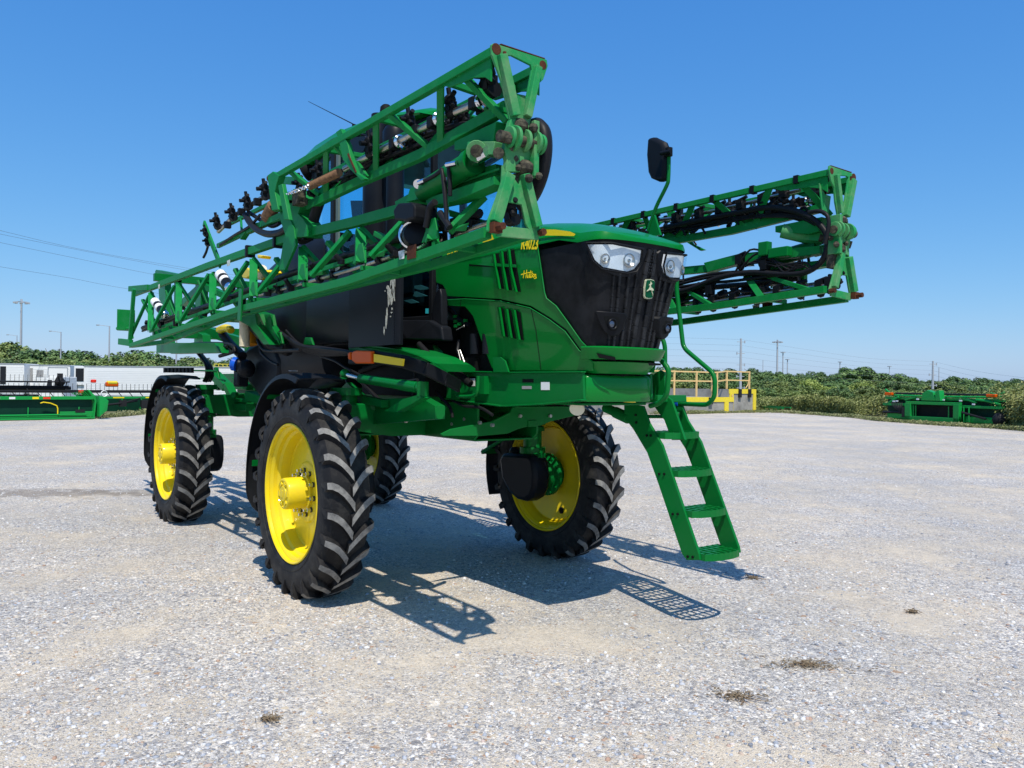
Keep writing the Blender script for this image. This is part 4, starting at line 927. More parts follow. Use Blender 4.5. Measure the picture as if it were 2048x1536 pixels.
    s.bar(o(868, 398, YM-.075), o(1000, 356, YM-.075), .012, .012); s.bar(o(880, 378, YM-.065), o(1000, 338, YM-.065), .012, .012)
    bm = B(s, 'boom', M['boom'], SP, bevel=.003)
    # bracket plate on the outer chord, blue green
    s = MB(); s.bar(o(482, 577, YO-.035), o(479, 641, YO-.035), .012, .075, (1, 0, 0))
    B(s, 'bracket_plate', M['green'], bm)
    s = MB(); s.cyl(o(489, 612, YO+.06), o(489, 618, YO+.06), .06, n=16); s.cyl(o(489, 616, YO+.06), o(489, 625, YO+.06), .045, n=16); B(s, 'rubber_stop', M['rubber'], bm, smooth=40)
    # ---- upper folded section
    s = MB(); Zt = 3.69*k85+.0; zc = Zt-.03
    xs_ = XE-.01; xe_ = o(545, 355).x
    s.bar((xs_, YO, zc), (xe_, YO, zc), .036, .042); s.bar((xs_, YI, zc), (xe_+.1, YI, zc), .036, .042)
    lw = [Vector((XE-.1, YM, 2.915)), o(843, 310, YM), o(725, 361, YM), o(608, 417, YM)]
    for a, b in zip(lw, lw[1:]): s.bar(a, b, .042, .058, ext=.002)
    s.plate([o(1010, 247, YM), o(1003, 290, YM), o(985, 300, YM), o(925, 304, YM), o(925, 287, YM), o(965, 268, YM)], (0, .1, 0))
    def lw_at(x):
        for a, b in zip(lw, lw[1:]):
            if b.x <= x <= a.x: return a.lerp(b, (a.x-x)/(a.x-b.x))
        return lw[-1] if x < lw[-1].x else lw[0]
    for px, yt, yb in ((881, 160, 296), (752, 236, 352), (652, 300, 392)):
        t = o(px, yt); l_ = o(px, yb, YM); s.bar(t, l_, .012, .05, (1, 0, 0)); s.bar(Vector((t.x, YI, zc)), l_, .012, .05, (1, 0, 0)); s.bar(t, Vector((t.x, YI, zc)), .03, .03)
        s.plate([l_+Vector((-.0, .0, .02)), l_+Vector((-.2, .0, .02)), l_+Vector((-.15, .01, .06)), l_+Vector((-.05, .01, .1)), l_+Vector((-.01, .02, .22))], (0, .008, 0))
    for a, b in (((919, 143), (1015, 243)), ((775, 225), (860, 296)), ((668, 288), (708, 330)), ((573, 337), (640, 390))):
        t = o(*a); l_ = o(*b, YM); s.bar(t, l_, .03, .036, (0, 1, 0)); s.bar(Vector((t.x+.05, YI, zc)), l_+Vector((.02, .01, 0)), .012, .05, (1, 0, 0))
    # curved gussets under the front end of the top chords
    for y in (YO, YI):
        gx = XE-.02; pr = [(gx, zc), (gx-.42, zc-.02), (gx-.36, zc-.05), (gx-.26, zc-.06), (gx-.14, zc-.07), (gx-.05, zc-.095), (gx-.0, zc-.13)]
        s.plate([Vector((x, y, z)) for x, z in pr], (0, .01, 0))
    # middle bracket
    s.plate([o(676, 265), o(686, 258), o(700, 290), o(706, 318), o(716, 345), o(735, 358), o(728, 362), o(705, 340), (o(690, 320)), (o(684, 290))], (0, .03, 0)); s.plate([o(706, 318, YM-.05), o(720, 360, YM-.05), o(736, 352, YM-.05), o(718, 325, YM-.05)], (0, .02, 0))
    us = B(s, 'outer_boom_section', M['boom'], bm, bevel=.003)
    s = MB(); c0, c1 = o(696, 308, YO-.02), o(712, 345, YO-.02); s.bar(c0, c1, .006, .012, (1, 0, 0)); s.ball(o(540, 357, YO), .026, (1, 1, 1.1), 10); B(s, 'rust_patch', M['rust'], us)
    # tail bracket with dirt
    s = MB(); s.plate([o(541, 352), o(552, 344), o(565, 352), o(560, 368), (o(556, 385)), o(563, 420), o(550, 422), o(545, 385)], (0, .05, 0)); s.plate([o(560, 372, YO-.03), o(568, 368, YO-.03), o(574, 400, YO-.03), o(582, 440, YO-.03), o(572, 440, YO-.03)], (0, .03, 0))
    s.plate([o(575, 388, YM), o(605, 385, YM), o(612, 405, YM), o(590, 412, YM), o(574, 404, YM)], (0, .12, 0)); s.bar(o(556, 360, YI), o(590, 362, YM), .03, .06); s.bar(o(560, 395, YM), o(606, 398, YM), .14, .04)
    s.plate([o(550, 400, YM), o(600, 395, YM), o(597, 420, YM), o(560, 425, YM)], (0, .1, 0)); B(s, 'fold_joint', M['boom'], us, bevel=.004)
    s = MB(); 
    for i in range(14):
        c = o(566+i*3.8, 392-i*1.5, YO-.02); s.lathe([(.012, -.006), (.016, 0), (.012, .006), (.008, 0), (.012, -.006)], c, (random.random()-.5, 1 if i % 2 else .2, .3 if i % 2 else 1), 8, cap=False)
    B(s, 'chain', M['chrome'], us, smooth=50)
    s = MB(); s.box(o(598, 392, YO+.02), (.12, .06, .05)); s.box(o(600, 404, YO+.03), (.1, .08, .05)); B(s, 'fold_lock', M['grease'], us, bevel=.008)
    # spring
    s = MB(); a, b = o(678, 345, YO+.04), o(620, 372, YO+.04); s.cyl(a, b, .023, n=12)
    for i in range(34): s.lathe([(.023, -.006), (.029, 0), (.023, .006)], a.lerp(b, (i+.5)/34), b-a, 12, cap=False)
    B(s, 'spring', M['rustspring'], us, smooth=50)
    # stainless spray pipe and nozzle bodies
    s = MB(); ya = YM-.03; pp = [(975, 198), (886, 234), (813, 275), (725, 319), (690, 338)]
    s.tube([o(x, y, ya) for x, y in pp], .021, 12); pq = [(537, 388), (497, 413), (467, 433), (437, 463)]; s.tube([o(x, y, YM) for x, y in pq], .02, 12)
    s.tube([o(520, 590, YM), o(700, 540, YM), o(860, 486, YM), o(990, 440, YM)], .014, 10)
    B(s, 'spray_pipe', M['steel'], bm, smooth=50, each=.003)
    def nozzle(c, k=1.0):
        q = MB(); q.cyl(c+Vector((-.035*k, 0, 0)), c+Vector((.035*k, 0, 0)), .036*k, n=12); q.box(c+Vector((0, -.01, .03*k)), (.05*k, .06*k, .07*k)); q.ball(c+Vector((0, -.02*k, .075*k)), .04*k, (1, 1, .9), 12)
        for a in range(5):
            t = a*2*math.pi/5+.4; q.cyl(c+Vector((0, -.02*k, .075*k)), c+Vector((math.cos(t)*.075*k, -.03*k, .075*k+math.sin(t)*.075*k)), .016*k, n=8)
        q.cyl(c+Vector((0, -.03*k, .06*k)), c+Vector((0, -.09*k, .05*k)), .018*k, n=8); return B(q, 'nozzle_body', M['black'], bm, smooth=40, bevel=0)
    for px, py, kk in ((981, 176, 1.1), (905, 218, .8), (823, 252, .8), (744, 300, .9), (640, 350, .8), (603, 374, .8), (533, 386, .9), (497, 408, .85), (467, 430, .85), (436, 447, .85), (412, 463, .6), (700, 316, .7)): nozzle(o(px, py+6, ya), kk)
    for px, py, kk in ((1025, 440, .8), (560, 582, .6), (640, 560, .6), (760, 520, .7), (870, 488, .7)): nozzle(o(px, py, YM), kk)
    # hoses, clips and extra nozzles inside the outer section and along the lower truss
    rnd = random.Random(77)
    for px in range(596, 975, 34):
        py = 355-.47*(px-600)*.93+12; nozzle(o(px+rnd.uniform(-4, 4), py+30+rnd.uniform(-3, 3), YM+.05), rnd.uniform(.5, .7))
    s = MB()
    for k in (range(8) if side > 0 else range(0)):
        x = XE-.25-k*.36
        for y in (YO, YI): s.box((x, y, zc), (.035, .05, .056))
        s.plate([Vector((x-.015, YO, zc-.02)), Vector((x+.015, YO, zc-.02)), Vector((x+.06, YM, zc-.2)), Vector((x+.02, YM, zc-.2))], (.0, .01, .01))
    if side > 0: B(s, 'spray_clip', M['black'], bm, each=.004)
    for k, (dy, rr_) in enumerate(((6, .013), (10, .011), (14, .012))):
        pts = [(590, 400+dy), (660, 366+dy+rnd.uniform(-4, 4)), (740, 328+dy+rnd.uniform(-5, 5)), (820, 294+dy+rnd.uniform(-4, 4)), (900, 262+dy+rnd.uniform(-3, 3)), (980, 246+dy), (1015, 262+dy)]
        q = MB(); q.tube(catmull([o(x, y, YM+.05) for x, y in pts], 4), rr_, 6); B(q, 'boom_hose', M['rubber'], bm, smooth=60)
    # clamps along the pipe
    s = MB()
    for px, py in ((950, 208), (866, 246), (835, 262), (789, 289), (757, 305), (960, 204), (556, 380), (515, 404), (483, 424), (455, 450)): s.box(o(px, py, ya), (.045, .06, .06)); 
    B(s, 'pipe_clamp', M['black'], bm, bevel=.006, each=.003)
    s = MB()
    for px, py in ((963, 203), (878, 238), (800, 283)): s.lathe([(.03, -.012), (.04, -.004), (.04, .004), (.03, .012)], o(px, py, ya), (1, 0, 0), 12, cap=False); s.cyl(o(px, py+5, ya), o(px+8, py+14, ya), .012, n=8)
    B(s, 'quick_coupler', M['chrome'], bm, smooth=40, each=.003)
    # white-grey actuators on the lower truss
    s = MB()
    for px, py in ((440, 548), (309, 602)):
        a = o(px, py, YM-.03); b = o(px+20, py+27, YM-.03); s.cyl(a, b, .045, n=14, m=0)
        s.cyl(a.lerp(b, .05), a.lerp(b, .3), .052, n=14, m=1); s.cyl(a.lerp(b, .45), a.lerp(b, .62), .05, n=14, m=1); s.ball(b, .05, n=12, m=2)
    B(s, 'section_valve', [M['black'], M['white'], M['chrome']], bm, smooth=40, each=.003)
    s = MB(); c = o(832, 433, YO+.02); s.plate([o(808, 425), o(818, 410), o(845, 408), o(852, 416), o(852, 440), o(835, 446), o(812, 444)], (0, .14, 0)); B(s, 'pump_housing', M['black'], bm, bevel=.012)
    s = MB(); s.lathe([(.001, -.12), (.05, -.115), (.075, -.08), (.075, 0), (.06, .03), (.001, .04)], o(832, 470, YO+.03), (.75, -.6, .1), 20, 0); B(s, 'pump_motor', M['satin'], bm, smooth=40)
    s = MB(); s.lathe([(.073, -.01), (.082, -.006), (.082, .012), (.073, .016)], o(828, 470, YO+.01), (.75, -.6, .1), 24, cap=False); s.tube([o(882, 358), o(888, 345), o(893, 350), (o(898, 480))], .007, 6); B(s, 'clamp_ring', M['chrome'], bm, smooth=50)
    # end frame (plane x = XE)
    e = lambda px, py: A(px, py, 'x', XE)
    s = MB(); t = (.014, 0, 0)
    s.plate([e(981, 90), e(986, 87), e(1092, 120), e(1094, 133), e(1085, 160), e(1072, 172), e(1066, 210), e(1054, 248), e(1046, 246), e(1052, 195), e(1062, 140), e(1060, 131), e(1022, 112), (e(1014, 112)), e(1020, 150), e(1034, 225), e(1036, 244), (e(1018, 240)), e(1004, 170), e(982, 110)], t)
    s.bar(e(999, 112)+Vector((.02, 0, 0)), e(1026, 234)+Vector((.02, 0, 0)), .03, .045, (0, 1, 0)); s.bar(e(1071, 136)+Vector((.02, 0, 0)), e(1050, 236)+Vector((.02, 0, 0)), .03, .035, (0, 1, 0))
    s.plate([e(1004, 330), e(1010, 345), e(1022, 350), e(1036, 370), e(1043, 340), e(1048, 342), e(1056, 380), e(1082, 462), e(1080, 472), e(1066, 476), e(1050, 448), e(1042, 410), e(1012, 404), e(996, 455), e(992, 470), e(972, 462), e(975, 440), e(990, 400), e(1002, 365)], t)
    s.bar(e(1014, 350)+Vector((.02, 0, 0)), e(986, 446)+Vector((.02, 0, 0)), .035, .05, (0, 1, 0)); s.bar(e(1044, 350)+Vector((.02, 0, 0)), e(1070, 455)+Vector((.02, 0, 0)), .035, .04, (0, 1, 0))
    s.bar(e(992, 462), e(1076, 470), .012, .05)
    s.plate([e(1018, 240), e(1054, 240), e(1062, 270), e(1060, 310), e(1046, 345), e(1008, 345), e(1010, 320), e(1005, 300), e(1012, 262)], (.03, 0, 0))
    e2 = lambda px, py: A(px, py, 'x', XE-.07)
    s.plate([e2(1027, 186), e2(1053, 192), e2(1072, 172), e2(1074, 172), e2(1062, 235), e2(1058, 252), e2(1036, 252)], (.01, 0, 0))
    ef = B(s, 'end_frame', M['endp'], bm, bevel=.003)
    s = MB(); hc = e(1028, 280); ax = Vector((0, 1, 0))
    for dy, rr in ((-.05, .05), (-.02, .058), (.04, .052), (.1, .056), (.13, .048)): s.cyl(hc+Vector((.02, dy, 0)), hc+Vector((.02, dy+.016, 0)), rr, n=20)
    s.bar(o(950, 300, YM-.05), o(1005, 300, YM-.05), .1, .06); s.cyl(o(953, 302, YM-.13), o(953, 302, YM+.05), .05, n=16); s.bar(hc+Vector((0, .1, .1)), hc+Vector((0, .1, -.16)), .03, .09)
    B(s, 'hinge_plate', M['endp'], ef, smooth=35, bevel=.003)
    s = MB(); s.cyl(hc+Vector((.02, -.1, -.005)), hc+Vector((.02, .16, -.005)), .027, n=14); s.cyl(o(997, 306, YM-.12), o(997, 306, YM), .026, n=12); s.cyl(o(953, 302, YM-.145), o(953, 302, YM-.1), .03, n=12); s.ball(hc+Vector((0, .06, -.12)), .05, (1, 1, .8), 10); s.ball(hc+Vector((.0, .03, .07)), .045, (1, 1, .8), 10); s.box(hc+Vector((-.03, .06, -.2)), (.05, .1, .1)); [s.ball(hc+Vector((random.uniform(-.02, .05), random.uniform(-.06, .14), random.uniform(-.18, .08))), random.uniform(.012, .025), n=8) for _ in range(16)]
    B(s, 'hinge_pin', M['grease'], ef, smooth=40)
    s = MB()
    for (a, b), rr in (((989, 99), (991, 100)), .03), (((1082, 131), (1084, 132)), .024):
        pass
    for (px, py), rr in (((991, 99), .026), ((1084, 131), .021)): c = e(px, py); s.cyl(c+Vector((.004, 0, 0)), c+Vector((.0085, 0, 0)), rr, n=14)
    c = e(986, 457); s.box(c+Vector((.02, 0, 0)), (.04, .05, .045)); s.cyl(c+Vector((.0, 0, 0)), c+Vector((.08, .0, 0)), .017, n=8); c = e(1078, 466); s.cyl(c, c+Vector((.04, 0, 0)), .017, n=6); s.box(o(823, 504, YO-.026), (.09, .004, .07)); s.bar(e(1000, 89), e(1088, 118), .016, .004)
    s.box(e(1006, 116)+Vector((.012, 0, 0)), (.012, .012, .05))
    B(s, 'rust_spot', M['rust'], ef, smooth=40, each=.003)
    # hydraulic cylinder
    s = MB(); a, b = o(848, 384, YM-.1), o(948, 322, YM-.1); s.cyl(a, b, .058, n=20); s.cyl(b-(b-a)*.08, b, .066, n=20); s.plate([o(820, 405, YM-.06), o(828, 378, YM-.06), o(846, 372, YM-.06), o(850, 398, YM-.06)], (0, .05, 0)); B(s, 'hydraulic_cylinder', M['green'], bm, smooth=40)
    s = MB(); s.cyl(b, b+(b-a).normalized()*.12, .03, n=12); s.cyl(o(836, 368, YM-.16), o(836, 368, YM-.1), .025, n=12); a = o(838, 366, YM-.17); s.tube([a, o(850, 361, YM-.17)], .014, 8); s.cyl(o(894, 330, YM-.17), o(914, 326, YM-.17), .014, n=8); B(s, 'fitting', M['chrome'], bm, smooth=40, each=.003)
    for pts, r in (([(850, 361), (868, 352), (880, 343), (884, 342), (889, 380), (892, 420), (894, 462)], .011), ([(897, 330), (898, 345), (900, 365), (900, 392)], .011), ([(870, 404), (860, 415), (856, 435), (852, 455)], .018), ([(880, 425), (890, 440), (900, 455)], .016)):
        q = MB(); q.tube(catmull([o(x, y, YM-.16) for x, y in pts], 4), r, 8); B(q, 'hose', M['rubber'], bm, smooth=60)
    # hoses looping over the hinge
    for j, (pts, r) in enumerate((([(1050, 262), (1070, 250), (1086, 262), (1090, 300), (1082, 350), (1064, 392), (1042, 412)], .036), ([(1056, 256), (1075, 250), (1090, 258), (1094, 285), (1086, 340)], .014), ([(700, 345), (780, 300), (860, 268), (920, 250), (968, 253), (1000, 262)], .018), ([(690, 352), (790, 308), (860, 280), (930, 256), (990, 268)], .014),
                                   ([(560, 445), (543, 452), (515, 436), (497, 424)], .018), ([(590, 462), (600, 478), (618, 470), (630, 430), (640, 400)], .04))):
        if j == 0 and side > 0: continue
        q = MB(); q.tube(catmull([A(x, y, 'y', YI+.03 if j < 2 else YM+.02) for x, y in pts], 5), r, 8); B(q, 'hose', M['rubber'], bm, smooth=60)
    # hose bundle and green rail along the lower truss
    for j, (dy, r) in enumerate(((0, .022), (3, .016), (6, .014), (-2, .012))):
        pts = [(285, 655), (350, 632), (420, 610), (500, 578), (580, 548), (660, 520), (740, 498), (810, 470), (880, 452), (960, 425)]
        pts = [(x, y+dy+random.uniform(-1.5, 1.5)) for x, y in pts]; q = MB(); q.tube(catmull([o(x, y, YM+.02*j) for x, y in pts], 3), r, 8); B(q, 'boom_hose', M['rubber'], bm, smooth=60)
    q = MB(); rail = [(300, 663), (420, 620), (500, 590), (580, 560), (640, 540), (780, 495)]
    for a, b in zip(rail, rail[1:]): q.bar(o(*a, YM-.02), o(*b, YM-.02), .02, .03)
    B(q, 'hose_rail', M['boom'], bm)
    # small valves, clamps and loops along the hose run
    s = MB(); rnd = random.Random(31 if side < 0 else 32)
    for k in range(26):
        px = 300+k*26+rnd.uniform(-6, 6); py = 662-.305*(px-270)+rnd.uniform(-12, 9)
        c = o(px, py, YM+rnd.uniform(-.04, .08)); s.box(c, (rnd.uniform(.03, .08), .05, rnd.uniform(.03, .07)), Matrix.Rotation(rnd.uniform(-.5, .5), 3, 'Y'))
        if k % 2: s.cyl(c, c+Vector((rnd.uniform(-.03, .03), -.05, rnd.uniform(.03, .09))), .018, n=8)
    for k in range(9):
        px = 960-k*42+rnd.uniform(-8, 8); py = 222+.47*(960-px)+rnd.uniform(-4, 12); c = o(px, py, YM+.03)
        s.box(c, (.05, .05, .05)); s.tube(catmull([c, c+Vector((.06, .02, -.05)), c+Vector((.14, .03, -.02)), c+Vector((.18, .02, -.08))], 3), .01, 6)
    B(s, 'hose_clamp', M['black'], bm, each=.004, bevel=.004)
    for k in range(5):
        pts = [(620+60*k+rnd.uniform(-10, 10), 545-18*k), (650+60*k, 558-20*k), (680+60*k, 540-20*k), (700+58*k, 520-19*k)]
        q = MB(); q.tube(catmull([o(x, y, YM+.04) for x, y in pts], 4), .011, 6); B(q, 'hose', M['rubber'], bm, smooth=60)
    # black clips on chords
    s = MB()
    for px, py in ((500, 507), (556, 487), (615, 458)): s.box(top_at(o(px, py, YM).x)+Vector((0, 0, 0)), (.04, .08, .1))
    B(s, 'chord_clip', M['black'], bm, bevel=.006, each=.003)
    s = MB(); s.plate([o(797, 503, YO-.028), o(809, 500, YO-.028), o(808, 517, YO-.028), o(799, 519, YO-.028)], (0, .003, 0)); s.box(o(457, 526, YM-.035), (.08, .004, .05)); s.box(o(318, 573, YM-.035), (.06, .004, .05)); B(s, 'worn_sticker', mat('worn_sticker', (.7, .72, .7), .6, noise_amt=1, noise_scale=50, col2=(.05, .2, .1)), bm)
    # ---- breakaway tip
    s = MB(); s.bar(o(568, 430, YM), o(497, 462, YM), .04, .05); s.bar(o(500, 461, YM), o(436, 492, YM), .03, .04); s.bar(o(560, 398, YI), o(450, 452, YI), .03, .035); s.bar(o(408, 446, YM), o(441, 531, YM), .02, .06, (1, 0, 0))
    s.plate([o(504, 448, YM), o(520, 445, YM), o(533, 440, YM), o(566, 428, YM), o(566, 440, YM), o(530, 452, YM), o(508, 460, YM)], (0, .03, 0)); s.plate([o(484, 470, YM), o(497, 463, YM), o(486, 480, YM)], (0, .05, 0)); s.bar(o(482, 440, YI), o(484, 472, YM), .02, .04)
    tp = B(s, 'boom_tip', M['boom'], bm, bevel=.003)
    s = MB(); s.cyl(o(548, 412, YM), o(535, 436, YM), .055, n=16); B(s, 'tip_spring', M['rustspring'], bm, smooth=40)
    for pts, r in (([(491, 430), (500, 445), (515, 460), (535, 468), (560, 465), (580, 452)], .028), ([(440, 490), (470, 470), (500, 452), (520, 430)], .012), ([(416, 492), (412, 505), (407, 515)], .012)):
        q = MB(); q.tube(catmull([o(x, y, YM-.03) for x, y in pts], 5), r, 8); B(q, 'hose', M['rubber'], bm, smooth=60)
    nozzle(o(416, 489, YM), .6)
    q = MB(); q.cyl(o(1037, 452, YM+.05), o(1046, 453, YM+.05), .034, n=12); B(q, 'teal_end_cap', M['teal'], bm, smooth=40)
    return bm
br_ = boom(-1); bl_ = boom(1)
# large hose loop seen inside the left boom
q = MB(); yl = 1.3; q.tube(catmull([A(x, y, 'y', yl) for x, y in ((1330, 455), (1400, 440), (1480, 424), (1540, 415), (1600, 425), (1640, 450), (1655, 480), (1645, 520), (1610, 545), (1560, 548), (1500, 545), (1440, 555), (1380, 578), (1345, 585))], 5), .021, 10); q.build('hose_loop', M['rubber'], SP, smooth=60)
for off in (4, 9):
    q = MB(); q.tube(catmull([A(x, y+off, 'y', yl+.03) for x, y in ((1355, 560), (1420, 545), (1480, 540), (1560, 538), (1600, 520))], 5), .014, 8); q.build('hose', M['rubber'], SP, smooth=60)

q = MB(); q.tube([A(x, y, 'y', 1.3) for x, y in ((1380, 612), (1480, 596), (1600, 577), (1660, 570))], .013, 8); q.build('spray_pipe', M['steel'], SP, smooth=60)
q = MB(); q.tube([A(x, y, 'y', 1.36) for x, y in ((1240, 452), (1400, 428), (1500, 405), (1600, 380))], .014, 8); q.build('spray_pipe', M['steel'], SP, smooth=60)
rnd = random.Random(9); q = MB()
for x, y in ((1395, 608), (1425, 604), (1468, 597), (1512, 590), (1556, 583), (1600, 577), (1640, 572), (1660, 566), (1262, 450), (1310, 443), (1352, 436), (1398, 428), (1440, 418), (1482, 409), (1525, 399), (1568, 386), (1620, 372), (1480, 520), (1530, 530), (1420, 580)):
    c = A(x, y, 'y', 1.31); q.box(c, (.05, .06, .07)); q.ball(c+Vector((0, .01, -.05)), .03, n=8); q.cyl(c+Vector((-.03, 0, .03)), c+Vector((.05, 0, .05)), .014, n=8)
q.build_each('nozzle_body', M['black'], SP, gap=.002)
for k in range(5):
    pts = [(1470+10*k, 545-6*k), (1500+12*k, 500+8*k), (1540+4*k, 512+5*k), (1570+10*k, 545-5*k), (1600+6*k, 520+6*k)]
    q = MB(); q.tube(catmull([A(x, y, 'y', 1.29) for x, y in pts], 5), .008, 6); q.build('hose', M['rubber'], SP, smooth=60)
q = MB(); q.box(A(1560, 505, 'y', 1.3), (.16, .06, .07)); q.box(A(1530, 498, 'y', 1.3), (.08, .06, .1)); q.build_each('valve_block', M['green'], SP, bevel=.006)
# ---------------- ladder (front left) and handrails
YL0, YL1 = .5, .85
ld = MB()
near = [(1250, 806), (1288, 812), (1300, 846), (1326, 890), (1400, 1108), (1402, 1120), (1375, 1120), (1366, 1108), (1316, 960), (1296, 905), (1268, 858), (1250, 835)]
ld.plate([A(x, y, 'y', YL0) for x, y in near], (0, .022, 0))
off = Vector((0, YL1-YL0, 0))
P0 = [A(x, y, 'y', YL0) for x, y in near]; shift = A(1465, 1100, 'y', YL1)-A(1400, 1108, 'y', YL0)
ld.plate([p+Vector((shift.x*.0+.045, YL1-YL0, .015)) for p in P0], (0, .022, 0))
ladder = ld.build('ladder', M['green'], SP, bevel=.004)
for (px, py) in ((1309, 870), (1334, 945), (1361, 1025), (1386, 1110)):
    st_ = MB(); c = A(px, py, 'y', YL0+.01); x0 = c.x-.09; x1 = c.x+.13; z = c.z
    n_ = 8; ring0 = []
    outline = [(x0, YL0+.01), (x1-.05, YL0+.01)]+[(x1-.05+.05*math.sin(math.pi*i/n_)**.6, YL0+.01+(YL1-YL0)*i/n_) for i in range(1, n_)]+[(x1-.05, YL1), (x0, YL1)]
    m_ = len(outline)
    for (a, b) in zip(outline, outline[1:]+outline[:1]): st_.bar((a[0]+.02, a[1], z), (b[0]+.02, b[1], z), .012, .045, ext=.005)
    for i in range(5): yy = YL0+.06+i*.058; st_.bar((x0+.02, yy, z+.015), (x1+.0, yy, z+.015), .016, .02)
    for i in range(2): st_.bar((x0+.08+.07*i, YL0+.01, z+.013), (x0+.08+.07*i, YL1, z+.013), .012, .018)
    st_.build('step', M['green'], ladder)
bo = MB()
for px, py in ((1312, 871), (1320, 871), (1337, 948), (1347, 948), (1364, 1028), (1374, 1028), (1376, 1113), (1386, 1114), (1290, 830), (1291, 845)): c = A(px-18 if py < 1100 else px, py, 'y', YL0-.012); bo.cyl(c, c+Vector((0, -.008, 0)), .009, n=8)
bo.build_each('ladder_bolt', M['dark'], ladder)
up = MB()
up.plate([A(1290, 760, 'y', .62), A(1322, 740, 'y', .62), A(1330, 745, 'y', .62), A(1333, 790, 'y', .62), A(1345, 800, 'y', .62), A(1372, 880, 'y', .62), A(1345, 880, 'y', .62), A(1330, 840, 'y', .62), A(1300, 800, 'y', .62)], (0, .02, 0))
up.bar(A(1300, 800, 'y', .66), A(1345, 797, 'y', .66), .3, .05); up.tube([A(1290, 833, 'y', .55), A(1342, 833, 'y', .8)], .014); up.cyl(A(1345, 832, 'y', .7), A(1356, 835, 'y', .72), .04, n=14)
up.cyl(A(1210, 815, 'y', .52), A(1255, 835, 'y', .52), .035, n=14); up.cyl(A(1230, 824, 'y', .52), A(1258, 837, 'y', .52), .042, n=14)
up.box2((.6, .35, 1.5), (1.75, .85, 1.53))
up.build('ladder_mount', M['green'], SP, bevel=.004)
def rail(pts, r, ys, name='handrail'):
    q = MB(); yy = ys if isinstance(ys, list) else [ys]*len(pts); P_ = [A(px, py, 'y', y) for (px, py), y in zip(pts, yy)]
    out = [P_[0]]
    for i in range(1, len(P_)-1):
        a, b, c = P_[i-1], P_[i], P_[i+1]; ra = min(.07, (b-a).length*.45, (c-b).length*.45); p = b+(a-b).normalized()*ra; s_ = b+(c-b).normalized()*ra
        for j in range(6): t = j/5; out.append(p*(1-t)**2+b*2*t*(1-t)+s_*t*t)
    out.append(P_[-1]); q.tube(out, r, 12); return q.build(name, M['green'], SP, smooth=60)
rail([(1358, 520), (1352, 570), (1366, 690), (1372, 700), (1425, 745), (1430, 760), (1429, 795), (1415, 810), (1354, 807)], .0165, .85)
rail([(1322, 720), (1338, 738), (1334, 790), (1320, 806), (1300, 812)], .018, .42)
rail([(1322, 670), (1330, 690), (1330, 735)], .016, .6)
hb = MB(); hb.cyl(A(1322, 718, 'y', .42), A(1316, 712, 'y', .42), .022, n=12); hb.build('rail_end_cap', M['dark'], SP)
lk = MB(); lk.cyl(A(1353, 807, 'y', .85), A(1358, 807, 'y', .85), .022, n=12); lk.box(A(1360, 824, 'y', .85), (.05, .02, .05)); lk.tube([A(1354, 810, 'y', .85), A(1357, 818, 'y', .85)], .006); lk.build('blue_lock', M['bluecap'], SP)
# mirror on stalk
ym = .75
st2 = MB(); st2.tube(catmull([A(1296, 462, 'y', ym), A(1312, 415, 'y', ym), A(1333, 372, 'y', ym), A(1337, 355, 'y', ym), A(1338, 310, 'y', ym)], 4), .014, 10); st2.plate([A(1310, 430, 'y', ym), A(1322, 470, 'y', ym), A(1296, 475, 'y', ym)], (0, .02, 0))
stalk = st2.build('mirror_stalk', M['green'], SP, smooth=40)
mm = MB(); pp = [(1301, 281), (1304, 275), (1312, 275), (1330, 284), (1336, 298), (1334, 355), (1330, 364), (1322, 364), (1308, 358), (1302, 345), (1299, 310)]
mm.plate([A(x, y, 'y', ym) for x, y in pp], (.03, .05, 0)); mm.build('mirror_head', M['satin'], stalk, smooth=30, bevel=.02)
mm = MB(); mm.cyl(A(1322, 307, 'y', ym-.05), A(1342, 303, 'y', ym-.05), .016, n=10); mm.cyl(A(1338, 312, 'y', ym-.02), A(1338, 296, 'y', ym-.02), .026, n=12); mm.build('mirror_clamp', M['black'], stalk, smooth=40)
